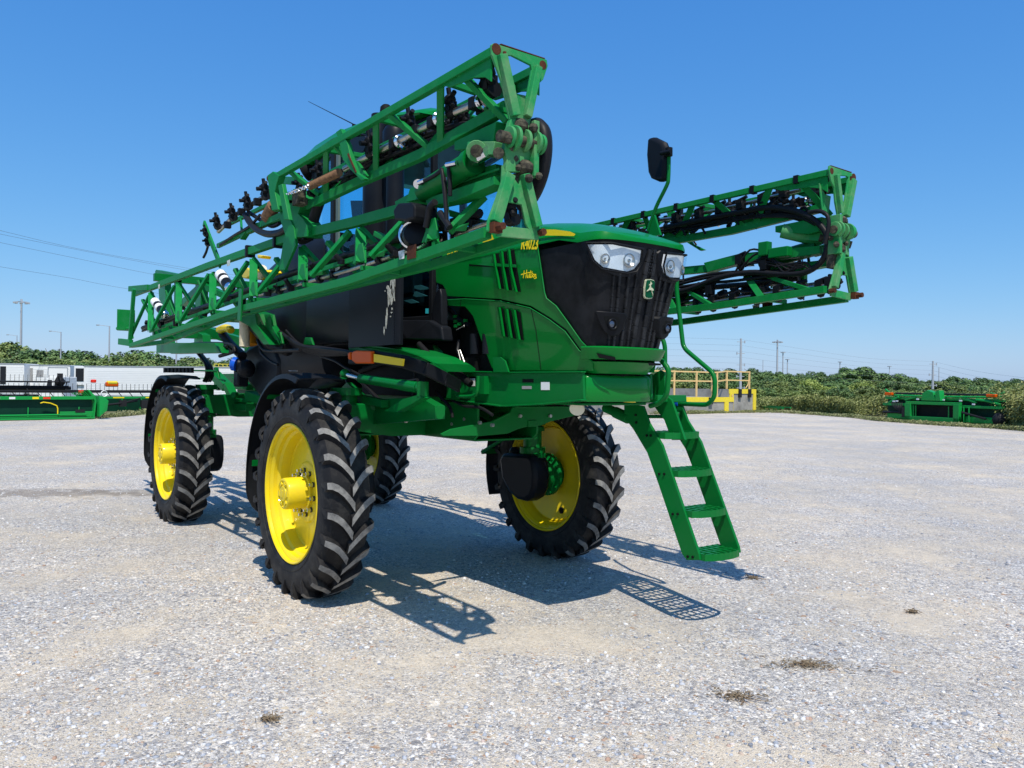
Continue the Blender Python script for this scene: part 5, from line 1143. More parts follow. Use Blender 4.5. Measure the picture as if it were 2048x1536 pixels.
# far-side supports so that the left side is complete
# ================================================================== SETTING
def nodes(name):
    m = bpy.data.materials.new(name); m.use_nodes = True; return m, m.node_tree.nodes, m.node_tree.links, m.node_tree.nodes['Principled BSDF']
def ramp(n, stops):
    r = n.new('ShaderNodeValToRGB'); e = r.color_ramp.elements
    while len(e) > 1: e.remove(e[-1])
    e[0].position = stops[0][0]; e[0].color = (*stops[0][1], 1)
    for p, c in stops[1:]: x = e.new(p); x.color = (*c, 1)
    return r
def gravel_mat():
    m, n, l, b = nodes('gravel'); tc = n.new('ShaderNodeTexCoord'); b.inputs['Roughness'].default_value = .92; b.inputs['Specular IOR Level'].default_value = .2
    warp = n.new('ShaderNodeTexNoise'); warp.inputs['Scale'].default_value = 9; warp.inputs['Detail'].default_value = 2; l.new(tc.outputs['Object'], warp.inputs['Vector'])
    add = n.new('ShaderNodeMixRGB'); add.blend_type = 'LINEAR_LIGHT'; add.inputs[0].default_value = .018; l.new(tc.outputs['Object'], add.inputs[1]); l.new(warp.outputs['Color'], add.inputs[2])
    STONES = [(0, (.24, .245, .265)), (.16, (.35, .355, .375)), (.38, (.46, .465, .475)), (.56, (.6, .595, .585)), (.72, (.7, .68, .64)), (.84, (.56, .5, .4)), (.91, (.82, .81, .79)), (.97, (.38, .25, .17))]
    outs = []
    for sc_ in (62, 125, 30):
        v = n.new('ShaderNodeTexVoronoi'); v.inputs['Scale'].default_value = sc_; v.inputs['Randomness'].default_value = 1; l.new(add.outputs[0], v.inputs['Vector'])
        sp = n.new('ShaderNodeSeparateColor'); l.new(v.outputs['Color'], sp.inputs[0]); r = ramp(n, STONES); r.color_ramp.interpolation = 'CONSTANT'; l.new(sp.outputs[0], r.inputs[0]); outs.append((v, r, sp))
    fine = n.new('ShaderNodeTexNoise'); fine.inputs['Scale'].default_value = 160; fine.inputs['Detail'].default_value = 3; l.new(tc.outputs['Object'], fine.inputs['Vector'])
    dust = ramp(n, [(.3, (.46, .41, .33)), (.7, (.72, .655, .55))]); l.new(fine.outputs[0], dust.inputs[0])
    # how much is fines instead of stones: large soft patches
    pn = n.new('ShaderNodeTexNoise'); pn.inputs['Scale'].default_value = .75; pn.inputs['Detail'].default_value = 7; pn.inputs['Roughness'].default_value = .68; l.new(tc.outputs['Object'], pn.inputs['Vector'])
    pr = ramp(n, [(.36, (0, 0, 0)), (.66, (1, 1, 1))]); l.new(pn.outputs[0], pr.inputs[0])
    def mix(f, a, c_, bt='MIX'):
        x = n.new('ShaderNodeMixRGB'); x.blend_type = bt
        (l.new(f, x.inputs[0]) if hasattr(f, 'links') else setattr(x.inputs[0], 'default_value', f))
        for k, q in ((1, a), (2, c_)): (l.new(q, x.inputs[k]) if hasattr(q, 'links') else setattr(x.inputs[k], 'default_value', (*q, 1)))
        return x.outputs[0]
    def mth(op, a, c_):
        x = n.new('ShaderNodeMath'); x.operation = op; x.use_clamp = False
        for k, q in ((0, a), (1, c_)): (l.new(q, x.inputs[k]) if hasattr(q, 'links') else setattr(x.inputs[k], 'default_value', q))
        return x.outputs[0]
    small = outs[1][1].outputs[0]
    mid_mask = mth('GREATER_THAN', outs[0][2].outputs[1], .42)
    c = mix(mid_mask, small, outs[0][1].outputs[0])
    big_mask = mth('GREATER_THAN', outs[2][2].outputs[1], .93)
    c = mix(big_mask, c, outs[2][1].outputs[0])
    # fines show between stones: threshold against second channel
    f2 = mth('SUBTRACT', pr.outputs[0], mth('MULTIPLY', outs[1][2].outputs[2], .75)); f2 = mth('MULTIPLY', f2, 2.2)
    cl = n.new('ShaderNodeClamp'); l.new(f2, cl.inputs[0]); fm = mth('MULTIPLY', cl.outputs[0], .85)
    c = mix(fm, c, dust.outputs[0])
    # faint wheel tracks and blue-grey areas
    p2 = n.new('ShaderNodeTexNoise'); p2.inputs['Scale'].default_value = .3; p2.inputs['Detail'].default_value = 5; l.new(tc.outputs['Object'], p2.inputs['Vector'])
    tint = ramp(n, [(.38, (.88, .87, .86)), (.62, (1.07, 1.02, .95))]); l.new(p2.outputs[0], tint.inputs[0]); c = mix(1.0, c, tint.outputs[0], 'MULTIPLY')
    p3 = n.new('ShaderNodeTexNoise'); p3.inputs['Scale'].default_value = 3.2; p3.inputs['Detail'].default_value = 9; p3.inputs['Roughness'].default_value = .8; l.new(tc.outputs['Object'], p3.inputs['Vector'])
    t3 = ramp(n, [(.34, (.84, .84, .85)), (.5, (1.02, 1.01, .99)), (.68, (1.17, 1.14, 1.09))]); l.new(p3.outputs[0], t3.inputs[0]); c = mix(.75, c, t3.outputs[0], 'MULTIPLY')
    # damp dirt streak and organic stains, each at its own place on the lot
    sep = n.new('ShaderNodeSeparateXYZ'); l.new(tc.outputs['Object'], sep.inputs[0])
    wob = n.new('ShaderNodeTexNoise'); wob.inputs['Scale'].default_value = 4; wob.inputs['Detail'].default_value = 6; l.new(tc.outputs['Object'], wob.inputs['Vector'])
    def spot(cx, cy, rx, ry, ang, col, amt):
        nonlocal c
        mp = n.new('ShaderNodeMapping'); mp.vector_type = 'TEXTURE'; mp.inputs['Location'].default_value = (cx, cy, 0); mp.inputs['Rotation'].default_value = (0, 0, ang); mp.inputs['Scale'].default_value = (rx, ry, 100)
        l.new(tc.outputs['Object'], mp.inputs[0]); ln = n.new('ShaderNodeVectorMath'); ln.operation = 'LENGTH'; l.new(mp.outputs[0], ln.inputs[0])
        q = mth('ADD', ln.outputs['Value'], mth('MULTIPLY', mth('SUBTRACT', wob.outputs[0], .5), 2.6)); r = ramp(n, [(.45, (1, 1, 1)), (1, (0, 0, 0))]); l.new(q, r.inputs[0]); c = mix(mth('MULTIPLY', r.outputs[0], amt), c, col)
    for (px, py, rx, ry, col, amt) in ((90, 986, 1.9, .5, (.2, .165, .13), .6), (262, 985, 1.1, .3, (.2, .17, .13), .4), (1610, 1330, .34, .1, (.27, .24, .18), .5), (1472, 1396, .2, .09, (.27, .22, .17), .5), (540, 1440, .1, .05, (.25, .2, .15), .6), (1825, 1226, .08, .03, (.3, .22, .16), .6)):
        g = A(px, py, 'z', 0); spot(g.x, g.y, rx, ry, YAW-math.pi/2, col, amt)
    l.new(c, b.inputs['Base Color'])
    # bump: stones rounded, plus fine grain
    h0 = mth('MULTIPLY', outs[0][0].outputs['Distance'], -1.0); h1 = mth('MULTIPLY', outs[1][0].outputs['Distance'], -.55)
    h = mth('ADD', mth('MULTIPLY', h0, mth('SUBTRACT', 1.0, fm)), h1); h = mth('ADD', h, mth('MULTIPLY', fine.outputs[0], .25)); h = mth('ADD', h, mth('MULTIPLY', pn.outputs[0], .5))
    bp = n.new('ShaderNodeBump'); bp.inputs['Strength'].default_value = .85; bp.inputs['Distance'].default_value = .011; l.new(h, bp.inputs['Height']); l.new(bp.outputs[0], b.inputs['Normal'])
    return m
M['gravel'] = gravel_mat()
def struct(name, mb, m, smooth=None):
    o = mb.build(name, m, smooth=smooth); o['kind'] = 'structure'; return o
def G(px, py): return A(px, py, 'z', 0)
# wide ground of dry grass with a drop behind the machinery rows on the left
F2 = Vector((cf.x, cf.y, 0)).normalized(); R2 = Vector((F2.y, -F2.x, 0))
def world(d, s, z=0): return Vector((CAM.x, CAM.y, 0))+F2*d+R2*s+Vector((0, 0, z))
g = MB()
ds = [-20, -5, 3, 10, 20, 30, 40, 46, 52, 60, 75, 100, 150, 250, 500, 1200]; ss = [-900, -300, -120, -60, -40, -25, -15, -8, 0, 10, 20, 30, 45, 60, 100, 300, 900]
def gz(d, s):
    z = -.03
    if s < -5: 
        k = min(1, max(0, (d-44)/12))*min(1, (-5-s)/8); z -= 1.05*k
    return z
vs = [world(d, s, gz(d, s)) for d in ds for s in ss]; K = len(ss)
g.add(vs, [(i*K+j, i*K+j+1, (i+1)*K+j+1, (i+1)*K+j) for i in range(len(ds)-1) for j in range(K-1)])
M['drygrass'] = mat('grass_ground', (.09, .1, .035), .95, noise_amt=1, noise_scale=.6, col2=(.2, .17, .09))
struct('ground', g, M['drygrass'])
# gravel lot outline from the photo's gravel edge (all of it on the plane z = 0)
edge = [(-700, 850), (-300, 846), (0, 841), (190, 838), (240, 834), (290, 829), (400, 824), (520, 817), (700, 815), (850, 815), (1000, 815), (1180, 816), (1335, 828), (1400, 828), (1470, 824), (1512, 825), (1560, 824), (1640, 830), (1720, 836), (1765, 842), (1900, 852), (2010, 858), (2060, 862), (2300, 884), (2700, 930)]
pts = []
random.seed(11)
for a, b in zip(edge, edge[1:]):
    ga, gb = G(*a), G(*b); m_ = max(1, int((gb-ga).length/.8))
    for i in range(m_): p = ga.lerp(gb, i/m_); pts.append(p+F2*random.uniform(-.35, .35))
pts.append(G(*edge[-1])); pts += [world(-15, 25), world(-15, -30)]
gv = MB(); gv.add(pts, [tuple(range(len(pts)))]); gv.v = [Vector((p.x, p.y, 0)) for p in gv.v]
o = gv.build('gravel_lot', M['gravel'], recalc=False); o['kind'] = 'structure'
me = o.data
if me.polygons[0].normal.z < 0: me.flip_normals()
# loose stones lying on the lot near the camera
import numpy as np
def stones():
    rng = np.random.default_rng(5); base = np.array([(0, 0, 1), (.894, 0, .447), (.276, .851, .447), (-.724, .526, .447), (-.724, -.526, .447), (.276, -.851, .447), (.724, .526, -.447), (-.276, .851, -.447), (-.894, 0, -.447), (-.276, -.851, -.447), (.724, -.526, -.447), (0, 0, -1)])
    fc = [(0, 1, 2), (0, 2, 3), (0, 3, 4), (0, 4, 5), (0, 5, 1), (1, 6, 2), (2, 7, 3), (3, 8, 4), (4, 9, 5), (5, 10, 1), (2, 6, 7), (3, 7, 8), (4, 8, 9), (5, 9, 10), (1, 10, 6)]
    N = 26000; V = []; Fc = []
    d = 2.3+14*rng.random(N)**1.7; s = (rng.random(N)*2-1)*(d*.72+.5)
    cx = CAM.x+F2.x*d+R2.x*s; cy_ = CAM.y+F2.y*d+R2.y*s
    # keep denser in patches
    keep = np.array([noise.noise(Vector((x*.9, y*.9, 0)))+.5*noise.noise(Vector((x*3, y*3, 5))) > -.12+.35*random.random()-.2 for x, y in zip(cx, cy_)])
    cx, cy_ = cx[keep], cy_[keep]; N = len(cx); r = .0048+.0095*rng.random(N)**3.2
    P = base[None]*(1+.28*(rng.random((N, 12, 1))-.5)*2)*r[:, None, None]; sc3 = np.stack([1+.5*rng.random(N), 1-.2*rng.random(N), .45+.35*rng.random(N)], 1)[:, None, :]; P = P*sc3
    a = rng.random(N)*6.28; ca, sa = np.cos(a)[:, None], np.sin(a)[:, None]; X = P[..., 0]*ca-P[..., 1]*sa; Y = P[..., 0]*sa+P[..., 1]*ca
    V = np.stack([X+cx[:, None], Y+cy_[:, None], P[..., 2]+(r*.15)[:, None]], -1).reshape(-1, 3)
    f = np.array(fc)[None]+(np.arange(N)*12)[:, None, None]; f = f.reshape(-1, 3)
    me = bpy.data.meshes.new('loose_stones'); me.vertices.add(len(V)); me.vertices.foreach_set('co', V.ravel()); me.loops.add(f.size); me.loops.foreach_set('vertex_index', f.ravel().astype('int32')); me.polygons.add(len(f)); me.polygons.foreach_set('loop_start', np.arange(0, f.size, 3).astype('int32')); me.update(calc_edges=True); me.validate()
    m, n, l, b = nodes('stone'); ge = n.new('ShaderNodeNewGeometry'); rp = ramp(n, [(0, (.17, .185, .22)), (.18, (.3, .325, .37)), (.4, (.43, .45, .49)), (.6, (.56, .57, .58)), (.76, (.7, .69, .67)), (.88, (.52, .45, .37)), (.95, (.38, .24, .17)), (1, (.8, .79, .78))]); l.new(ge.outputs['Random Per Island'], rp.inputs[0]); l.new(rp.outputs[0], b.inputs['Base Color']); b.inputs['Roughness'].default_value = .85
    me.materials.append(m); o = bpy.data.objects.new('loose_stones', me); COL.objects.link(o); o['kind'] = 'stuff'; return o
stones()

# ---------------- foliage
def leaf_mat(name, c1, c2, c3):
    m, n, l, b = nodes(name); ge = n.new('ShaderNodeNewGeometry'); tc = n.new('ShaderNodeTexCoord'); nz = n.new('ShaderNodeTexNoise'); nz.inputs['Scale'].default_value = .9; nz.inputs['Detail'].default_value = 3; l.new(tc.outputs['Object'], nz.inputs['Vector'])
    ad = n.new('ShaderNodeMath'); ad.operation = 'MULTIPLY_ADD'; ad.inputs[1].default_value = .35; l.new(ge.outputs['Random Per Island'], ad.inputs[0]); mu = n.new('ShaderNodeMath'); mu.operation = 'MULTIPLY_ADD'; mu.inputs[1].default_value = 1.3; mu.inputs[2].default_value = -.3; l.new(nz.outputs[0], mu.inputs[0]); l.new(mu.outputs[0], ad.inputs[2])
    r = ramp(n, [(.2, c1), (.5, c2), (.8, c3)]); l.new(ad.outputs[0], r.inputs[0])
    oi = n.new('ShaderNodeObjectInfo'); hs_ = n.new('ShaderNodeHueSaturation'); mr = n.new('ShaderNodeMapRange'); mr.inputs['To Min'].default_value = .75; mr.inputs['To Max'].default_value = 1.25; l.new(oi.outputs['Random'], mr.inputs['Value']); l.new(mr.outputs[0], hs_.inputs['Value']); l.new(r.outputs[0], hs_.inputs['Color']); l.new(hs_.outputs[0], b.inputs['Base Color'])
    b.inputs['Roughness'].default_value = .6; b.inputs['Subsurface Weight'].default_value = 0; return m
M['leafA'] = leaf_mat('leaves_dark', (.035, .085, .022), (.075, .15, .035), (.14, .22, .055))
M['leafB'] = leaf_mat('leaves_olive', (.06, .105, .022), (.12, .18, .04), (.21, .26, .07))
M['leafC'] = leaf_mat('leaves_yellowgreen', (.09, .15, .02), (.2, .28, .045), (.32, .38, .08))
M['bark'] = mat('bark', (.09, .07, .05), .9, noise_amt=1, noise_scale=8, col2=(.16, .13, .1))
def crown_mesh(name, rx, rz, nb, per, leaf, seed, m):
    rnd = random.Random(seed); s = MB(); cs = []
    for i in range(nb):
        while True:
            p = Vector((rnd.uniform(-1, 1), rnd.uniform(-1, 1), rnd.uniform(-1, 1)))
            if p.length < 1: break
        p = Vector((p.x*rx*.72, p.y*rx*.72, p.z*rz*.68)); cs.append((p, rnd.uniform(.24, .42)*min(rx, rz)))
    for c, r in cs:
        for j in range(per):
            a = Vector((rnd.gauss(0, 1), rnd.gauss(0, 1), rnd.gauss(0, 1))); a.normalize(); q = c+Vector((a.x*r, a.y*r, a.z*r*.85))*rnd.uniform(.72, 1.08)
            u = Vector((rnd.gauss(0, 1), rnd.gauss(0, 1), rnd.gauss(0, 1))).normalized(); nn = (a*1.1+u*.8+Vector((0, 0, .3))).normalized(); t = nn.orthogonal().normalized(); w = nn.cross(t); h = leaf*rnd.uniform(.6, 1.25)
            s.add([q-t*h-w*h*.6, q+t*h-w*h*.5, q+t*h*.7+w*h*.7, q-t*h*.8+w*h*.6], [(0, 1, 2, 3)])
    return s.mesh(name, m, recalc=False)
crowns = [crown_mesh('crown', 2.6, 2.3, 38, 190, .13, 1, M['leafA']), crown_mesh('crown', 3.0, 2.0, 44, 180, .13, 2, M['leafA']), crown_mesh('crown', 2.3, 2.6, 38, 190, .125, 3, M['leafB']), crown_mesh('crown', 3.2, 2.2, 46, 180, .135, 4, M['leafB']), crown_mesh('crown', 2.4, 2.3, 36, 180, .125, 5, M['leafC'])]
s = MB(); s.tube([(0, 0, -2.6), (.05, .02, -1.2), (0, 0, 0), (.1, .05, 1)], [.22, .17, .12, .04], 8)
for a in range(5): s.tube([(0, 0, -.9+.3*a), (math.cos(a*2.4)*.8, math.sin(a*2.4)*.8, -.2+.3*a), (math.cos(a*2.4)*1.5, math.sin(a*2.4)*1.5, .5+.25*a)], [.08, .05, .02], 6)
trunk_me = s.mesh('trunk', M['bark'])
def tree(px, top, D, kind, w=1.0, label=None, group=None, zb=-.1, name='tree'):
    """a tree whose crown top shows at pixel (px, top) when it stands D metres away"""
    p = CAM+ray(px, top)*D; ztop = p.z; h = ztop-zb; me = crowns[kind]; half = [2.3, 2.0, 2.6, 2.2, 2.3][kind]*1.02
    t = bpy.data.objects.new(name, None); COL.objects.link(t); t.location = (p.x, p.y, zb); tag(t, label, 'tree', group)
    k = h/(half*2+1.0); c = bpy.data.objects.new('crown', me); COL.objects.link(c); c.parent = t; c.location = (0, 0, h-half*k); c.scale = (k*w, k*w, k); c.rotation_euler = (0, 0, random.uniform(0, 6.28))
    tr = bpy.data.objects.new('trunk', trunk_me); COL.objects.link(tr); tr.parent = t; tr.location = (0, 0, (h-half*k)); tr.scale = (k, k, (h-half*k)/2.6); return t
random.seed(21)
ORD = ['first', 'second', 'third', 'fourth', 'fifth', 'sixth', 'seventh', 'eighth', 'ninth', 'tenth', 'eleventh', 'twelfth', 'thirteenth', 'fourteenth', 'fifteenth', 'sixteenth', 'seventeenth', 'eighteenth', 'nineteenth', 'twentieth']
ORD += ['twenty-'+w for w in ORD[:9]]+['thirtieth']+['thirty-'+w for w in ORD[:9]]+['fortieth']
LT = 'leafy tree in the row behind the white trailers'; RT_ = 'leafy tree in the far wood right of the sprayer'
# skyline left
sk = [(-60, 675), (-10, 682), (20, 680), (48, 690), (75, 696), (100, 688), (125, 692), (150, 702), (175, 698), (200, 705), (225, 708), (250, 701), (275, 698), (300, 700), (325, 706), (350, 710), (380, 708), (410, 712), (440, 712), (475, 712)]
for i, (px, ty) in enumerate(sk): tree(px, ty+random.uniform(-2, 2), random.uniform(118, 135), random.choice([0, 1, 0, 3]), random.uniform(1.1, 1.4), ORD[i]+' from the left of the tall skyline trees behind the white trailers', 'skyline trees behind the trailers', zb=-1.1)
for i in range(26): px = -60+i*21; tree(px+random.uniform(-6, 6), 712+.018*px+random.uniform(-5, 4), random.uniform(92, 104), random.choice([0, 2, 3, 3, 2]), random.uniform(1.1, 1.4), ORD[i]+' from the left of the lower trees just above the trailer roofs', 'lower trees behind the trailers', zb=-1.1)
# skyline right
sk = [(1335, 727), (1350, 728), (1370, 730), (1395, 731), (1420, 734), (1445, 733), (1460, 735), (1485, 742), (1505, 733), (1528, 738), (1545, 737), (1565, 743), (1590, 742), (1612, 746), (1634, 738), (1655, 744), (1690, 746), (1709, 727), (1728, 731), (1750, 741), (1775, 755), (1798, 746), (1815, 752), (1840, 757), (1865, 756), (1890, 757), (1913, 748), (1940, 757), (1965, 751), (1985, 754), (2003, 756), (2020, 762), (2036, 753), (2055, 756), (2080, 757), (2105, 756)]
for i, (px, ty) in enumerate(sk):
    big = px in (1709, 1728, 1798, 1913)
    tree(px, ty+random.uniform(-1, 1), random.uniform(150, 175) if not big else 145, random.choice([0, 0, 1, 0]), 1.25 if not big else 1.5, ORD[i]+(' from left of the wood skyline right of the sprayer, a big round crown' if big else ' from the left along the skyline of the wood right of the sprayer'), 'skyline trees of the far wood')
for i in range(40):
    px = 1330+i*19.5; tree(px+random.uniform(-6, 6), 752+.02*(px-1330)+random.uniform(-6, 5), random.uniform(98, 125), random.choice([0, 2, 3, 1, 0]), random.uniform(1.2, 1.6), ORD[i]+' from the left in the middle row of the wood right of the sprayer', 'middle trees of the far wood')
for (px, ty), w_ in zip(((1622, 752), (1660, 768), (1718, 758), (1735, 764)), ('first', 'second', 'third', 'fourth')): tree(px, ty, 80, 4, 1.0, w_+' from left of the bright yellow-green young trees in front of the wood', 'young trees at the edge of the wood')
for i in range(24):
    px = 1500+i*25; tree(px+random.uniform(-8, 8), 770+.03*(px-1500)*.6+random.uniform(-5, 6), random.uniform(62, 76), random.choice([2, 3, 3, 2, 0]), random.uniform(1.2, 1.6), ORD[i]+' from the left of the low olive trees right behind the scrub', 'low trees behind the scrub')
# scrub thicket along the gravel edge
def thicket(name, line, hgt, dens, seed, m, leaf=.07, depth=2.2):
    rnd = random.Random(seed); s = MB()
    P_ = [G(*p) for p in line]
    for (a, b), (h0, h1) in zip(zip(P_, P_[1:]), zip(hgt, hgt[1:])):
        L_ = (b-a).length; n_ = int(L_*dens)
        for i in range(n_):
            t = rnd.random(); c = a.lerp(b, t)+F2*rnd.uniform(.1, depth); H = (h0+(h1-h0)*t)*(.75+.35*noise.noise(Vector((c.x*.7, c.y*.7, 0)))+rnd.uniform(-.05, .15))
            # a stem with leaves all along
            lean = Vector((rnd.uniform(-.25, .25), rnd.uniform(-.25, .25), 1))
            for k in range(15):
                u = rnd.random()**.8; q = c+lean*H*u+Vector((rnd.gauss(0, .1), rnd.gauss(0, .1), 0)); w = Vector((rnd.gauss(0, 1), rnd.gauss(0, 1), rnd.gauss(0, 1)+.4)).normalized(); t1 = w.orthogonal().normalized(); t2 = w.cross(t1); h = leaf*rnd.uniform(.6, 1.4)
                s.add([q-t1*h-t2*h*.45, q+t1*h-t2*h*.45, q+t1*h*.8+t2*h*.5, q-t1*h*.8+t2*h*.5], [(0, 1, 2, 3)])
    o = s.build(name, m, recalc=False); o['kind'] = 'stuff'; return o
M['scrub'] = leaf_mat('scrub_leaves', (.08, .1, .025), (.17, .2, .05), (.29, .29, .1))
thicket('scrub', [(1512, 823), (1560, 821), (1640, 826), (1720, 832), (1765, 832), (1900, 838), (2010, 845), (2070, 860), (2200, 874)], [.9, 1.1, 1.2, 1.25, 1.3, 1.35, 1.5, 1.9, 2.2], 110, 3, M['scrub'], .045, 3.0)
M['weed'] = leaf_mat('weed_leaves', (.1, .14, .04), (.2, .23, .08), (.32, .32, .15))
thicket('grass_tufts', [(190, 837), (240, 833), (290, 828), (400, 823), (520, 816)], [.2, .3, .3, .2, .25], 30, 5, M['weed'], .03, 2.4)
thicket('grass_tufts', [(1300, 829), (1350, 829), (1410, 828), (1470, 826), (1515, 826)], [.2, .28, .22, .15, .2], 60, 6, M['weed'], .03, 1.0)
thicket('grass_tufts', [(-300, 846), (0, 841), (190, 838)], [.15, .15, .15], 15, 8, M['weed'], .03, 1.0)
thicket('grass_tufts', [(1515, 826), (1560, 826), (1640, 831), (1720, 837), (1765, 843), (1900, 853), (2010, 859), (2300, 886)], [.22]*8, 30, 9, M['weed'], .03, .9)
# dry plant litter on the gravel
def litter(px, py, rx, ry, n_, seed, label):
    rnd = random.Random(seed); c = G(px, py); s = MB()
    for i in range(n_):
        a = rnd.random()*6.28; r = abs(rnd.gauss(0, .5)); p = c+R2*math.cos(a)*r*rx+F2*math.sin(a)*r*ry; t = rnd.random()*6.28; L_ = rnd.uniform(.015, .05); d = Vector((math.cos(t), math.sin(t), rnd.uniform(-.1, .3)))*L_
        p.z = rnd.uniform(.003, .018); s.tube([p, p+d*.5+Vector((0, 0, .004)), p+d], [.0022, .0028, .0012], 4)
        if i % 3 == 0: q = p+d; s.add([q, q+Vector((.012, .003, .006)), q+Vector((.014, .014, .002)), q+Vector((.002, .01, .005))], [(0, 1, 2, 3)])
    o = s.build('dry_plant_litter', M['litter'], recalc=False); tag(o, label, 'plant litter', 'clumps of dry plant litter on the gravel')
M['litter'] = mat('dry_stems', (.17, .12, .075), .9, noise_amt=1, noise_scale=30, col2=(.3, .25, .17))
litter(1612, 1332, .3, .13, 120, 1, 'largest clump of dry stems lying on the gravel at lower right')
litter(1472, 1396, .18, .1, 80, 2, 'dry clump of stems on the gravel nearest the bottom edge')
litter(1506, 1158, .07, .07, 60, 3, 'small reddish clump of dry leaves at the foot of the ladder shadow')
litter(1824, 1226, .06, .02, 40, 4, 'tiny clump of dry stems farthest right on the gravel')
litter(540, 1442, .08, .03, 40, 5, 'small brown clump of debris on the gravel at lower left')

# ---------------- background objects
M['jd2'] = mat('implement_green', (.006, .27, .05), .35, coat=.2, noise_amt=.5, noise_scale=3, col2=(.02, .22, .055))
M['jdd'] = mat('implement_dark_green', (.003, .035, .02), .5, noise_amt=.6, noise_scale=3, col2=(.006, .05, .028))
M['reel'] = mat('reel_black', (.02, .02, .022), .5)
M['trail'] = mat('trailer_white', (.78, .79, .79), .45, noise_amt=.3, noise_scale=.7, col2=(.7, .71, .7))
M['grey'] = mat('galvanized', (.42, .44, .46), .45, metal=.4)
M['darkglass'] = mat('dark_grille', (.02, .022, .026), .3)
M['conc'] = mat('concrete', (.34, .33, .3), .9, noise_amt=1, noise_scale=2, col2=(.2, .19, .17), bump=.2, bump_scale=12)
M['dyel'] = mat('dock_yellow', (.78, .62, .04), .6, noise_amt=.7, noise_scale=6, col2=(.6, .48, .08))
M['railtan'] = mat('rail_tan', (.72, .5, .22), .55)
def frame_at(pa, pb):
    """origin at ground pixel pb, local x towards pa, local y away from the camera side"""
    a, b = G(*pa), G(*pb); X = (a-b).normalized(); Y = Vector((0, 0, 1)).cross(X)
    if Y.dot(F2) < 0: Y = -Y
    return b, X, Y, (a-b).length
class Loc:
    def __init__(s, o, X, Y): s.o, s.X, s.Y = o, X, Y
    def __call__(s, x, y, z): return s.X*x+s.Y*y+Vector((0, 0, z))
def lbar(mb, L_, a, b, w, h): mb.bar(L_(*a), L_(*b), w, h)
def lbox(mb, L_, a, b):
    (x0, y0, z0), (x1, y1, z1) = a, b; vs = [L_(x, y, z) for x in (x0, x1) for y in (y0, y1) for z in (z0, z1)]
    mb.add(vs, [(0, 1, 3, 2), (4, 6, 7, 5), (0, 4, 5, 1), (2, 3, 7, 6), (0, 2, 6, 4), (1, 5, 7, 3)])
EACH = {'reel_tine', 'reel', 'decal', 'window', 'amber_lamp', 'white_label', 'rubber_bumper', 'reel_drive', 'disc_wheel', 'grille', 'landing_leg', 'vent_panel'}
def part(mb, name, m, par, smooth=None, bevel=0):
    for q in (mb.islands(.01) if name in EACH else [mb]):
        o = q.build(name, M[m] if isinstance(m, str) else m, smooth=smooth, bevel=bevel); o.parent = par
    return o
# grain header, left foreground of the background
o, X, Y, Lh = frame_at((-260, 847), (188, 838)); L1 = Loc(o, X, Y)
hd1 = empty('grain_header', o, 'long green grain header lying at the left edge with dark back sheet and black reel', 'harvester header')
b = MB(); lbox(b, L1, (0, .0, .80), (Lh, .1, .93)); lbox(b, L1, (0, .02, .05), (Lh, .14, .14)); lbox(b, L1, (.0, -.12, .02), (Lh, .04, .09)); b.tube([L1(.3, -.06, .2), L1(Lh, -.06, .2)], .035, 8)
for x in (.35, 2.15, 4.1, 6.2, 8.0): lbar(b, L1, (x+.2, .05, .12), (x+.2, .05, .5), .04, .04)
lbox(b, L1, (-.0, .0, .1), (1.25, .09, .32))
part(b, 'frame', 'jd2', hd1, bevel=.01)
b = MB(); lbox(b, L1, (.05, .16, .1), (Lh, .2, .85)); part(b, 'back_sheet', 'jdd', hd1)
b = MB(); b.plate([L1(.02, -.05, .02), L1(-.05, -.05, .75), L1(-.0, -.05, .95), L1(.2, .1, 1.2), L1(.3, .5, 1.1), L1(.0, 1.3, .3), L1(0, 1.3, .02)], X*.06)
b.plate([L1(-.12, .05, .1), L1(-.42, .1, .35), L1(-.47, .1, .75), L1(-.3, .1, .92), L1(-.12, .1, .95)], Y*.7)
for k in range(6): lbar(b, L1, (.1+.05*k, .2+.1*k, .9), (.35+.06*k, .2+.1*k, 1.15-.02*k), .03, .03)
part(b, 'end_sheet', 'jd2', hd1, bevel=.01)
b = MB()
for z, y in ((1.12, .7), (1.32, .9), (1.5, .8), (1.2, 1.4)): b.tube([L1(.7, y, z), L1(Lh, y, z)], .03, 6)
b.tube([L1(.6, 1, 1.25), L1(Lh, 1, 1.25)], .07, 8)
for x in [.8+1.4*i for i in range(8)]:
    for (z, y) in ((1.12, .7), (1.32, .9), (1.5, .8), (1.2, 1.4)): lbar(b, L1, (x, 1, 1.25), (x, y, z), .03, .04)
part(b, 'reel', 'reel', hd1)
b = MB()
for i in range(int(Lh/.15)):
    x = .7+.15*i; lbar(b, L1, (x, .8, 1.5), (x, .78, 1.78), .012, .012); lbar(b, L1, (x, .7, 1.12), (x, .66, .92), .012, .012)
part(b, 'reel_tine', 'reel', hd1)
b = MB(); q = [L1(x, -.03, z) for x, z in ((1.95, .66), (1.85, .7), (1.6, .66), (1.38, .56), (1.34, .45), (1.34, .2))]; b.tube(q, .022, 8); part(b, 'yellow_handle', 'yellow', hd1, smooth=50)
b = MB(); lbox(b, L1, (.35, -.02, .28), (.7, .0, .4)); part(b, 'black_step', 'reel', hd1)
for x, w_, m_ in ((1.6, .25, 'redl'), (4.15, .25, 'redl'), (2.0, .22, 'ystripe'), (2.8, .2, 'white'), (3.3, .1, 'greylab')):
    b = MB(); lbox(b, L1, (x, -.012, .825), (x+w_, -.0, .905)); part(b, 'decal', m_, hd1)
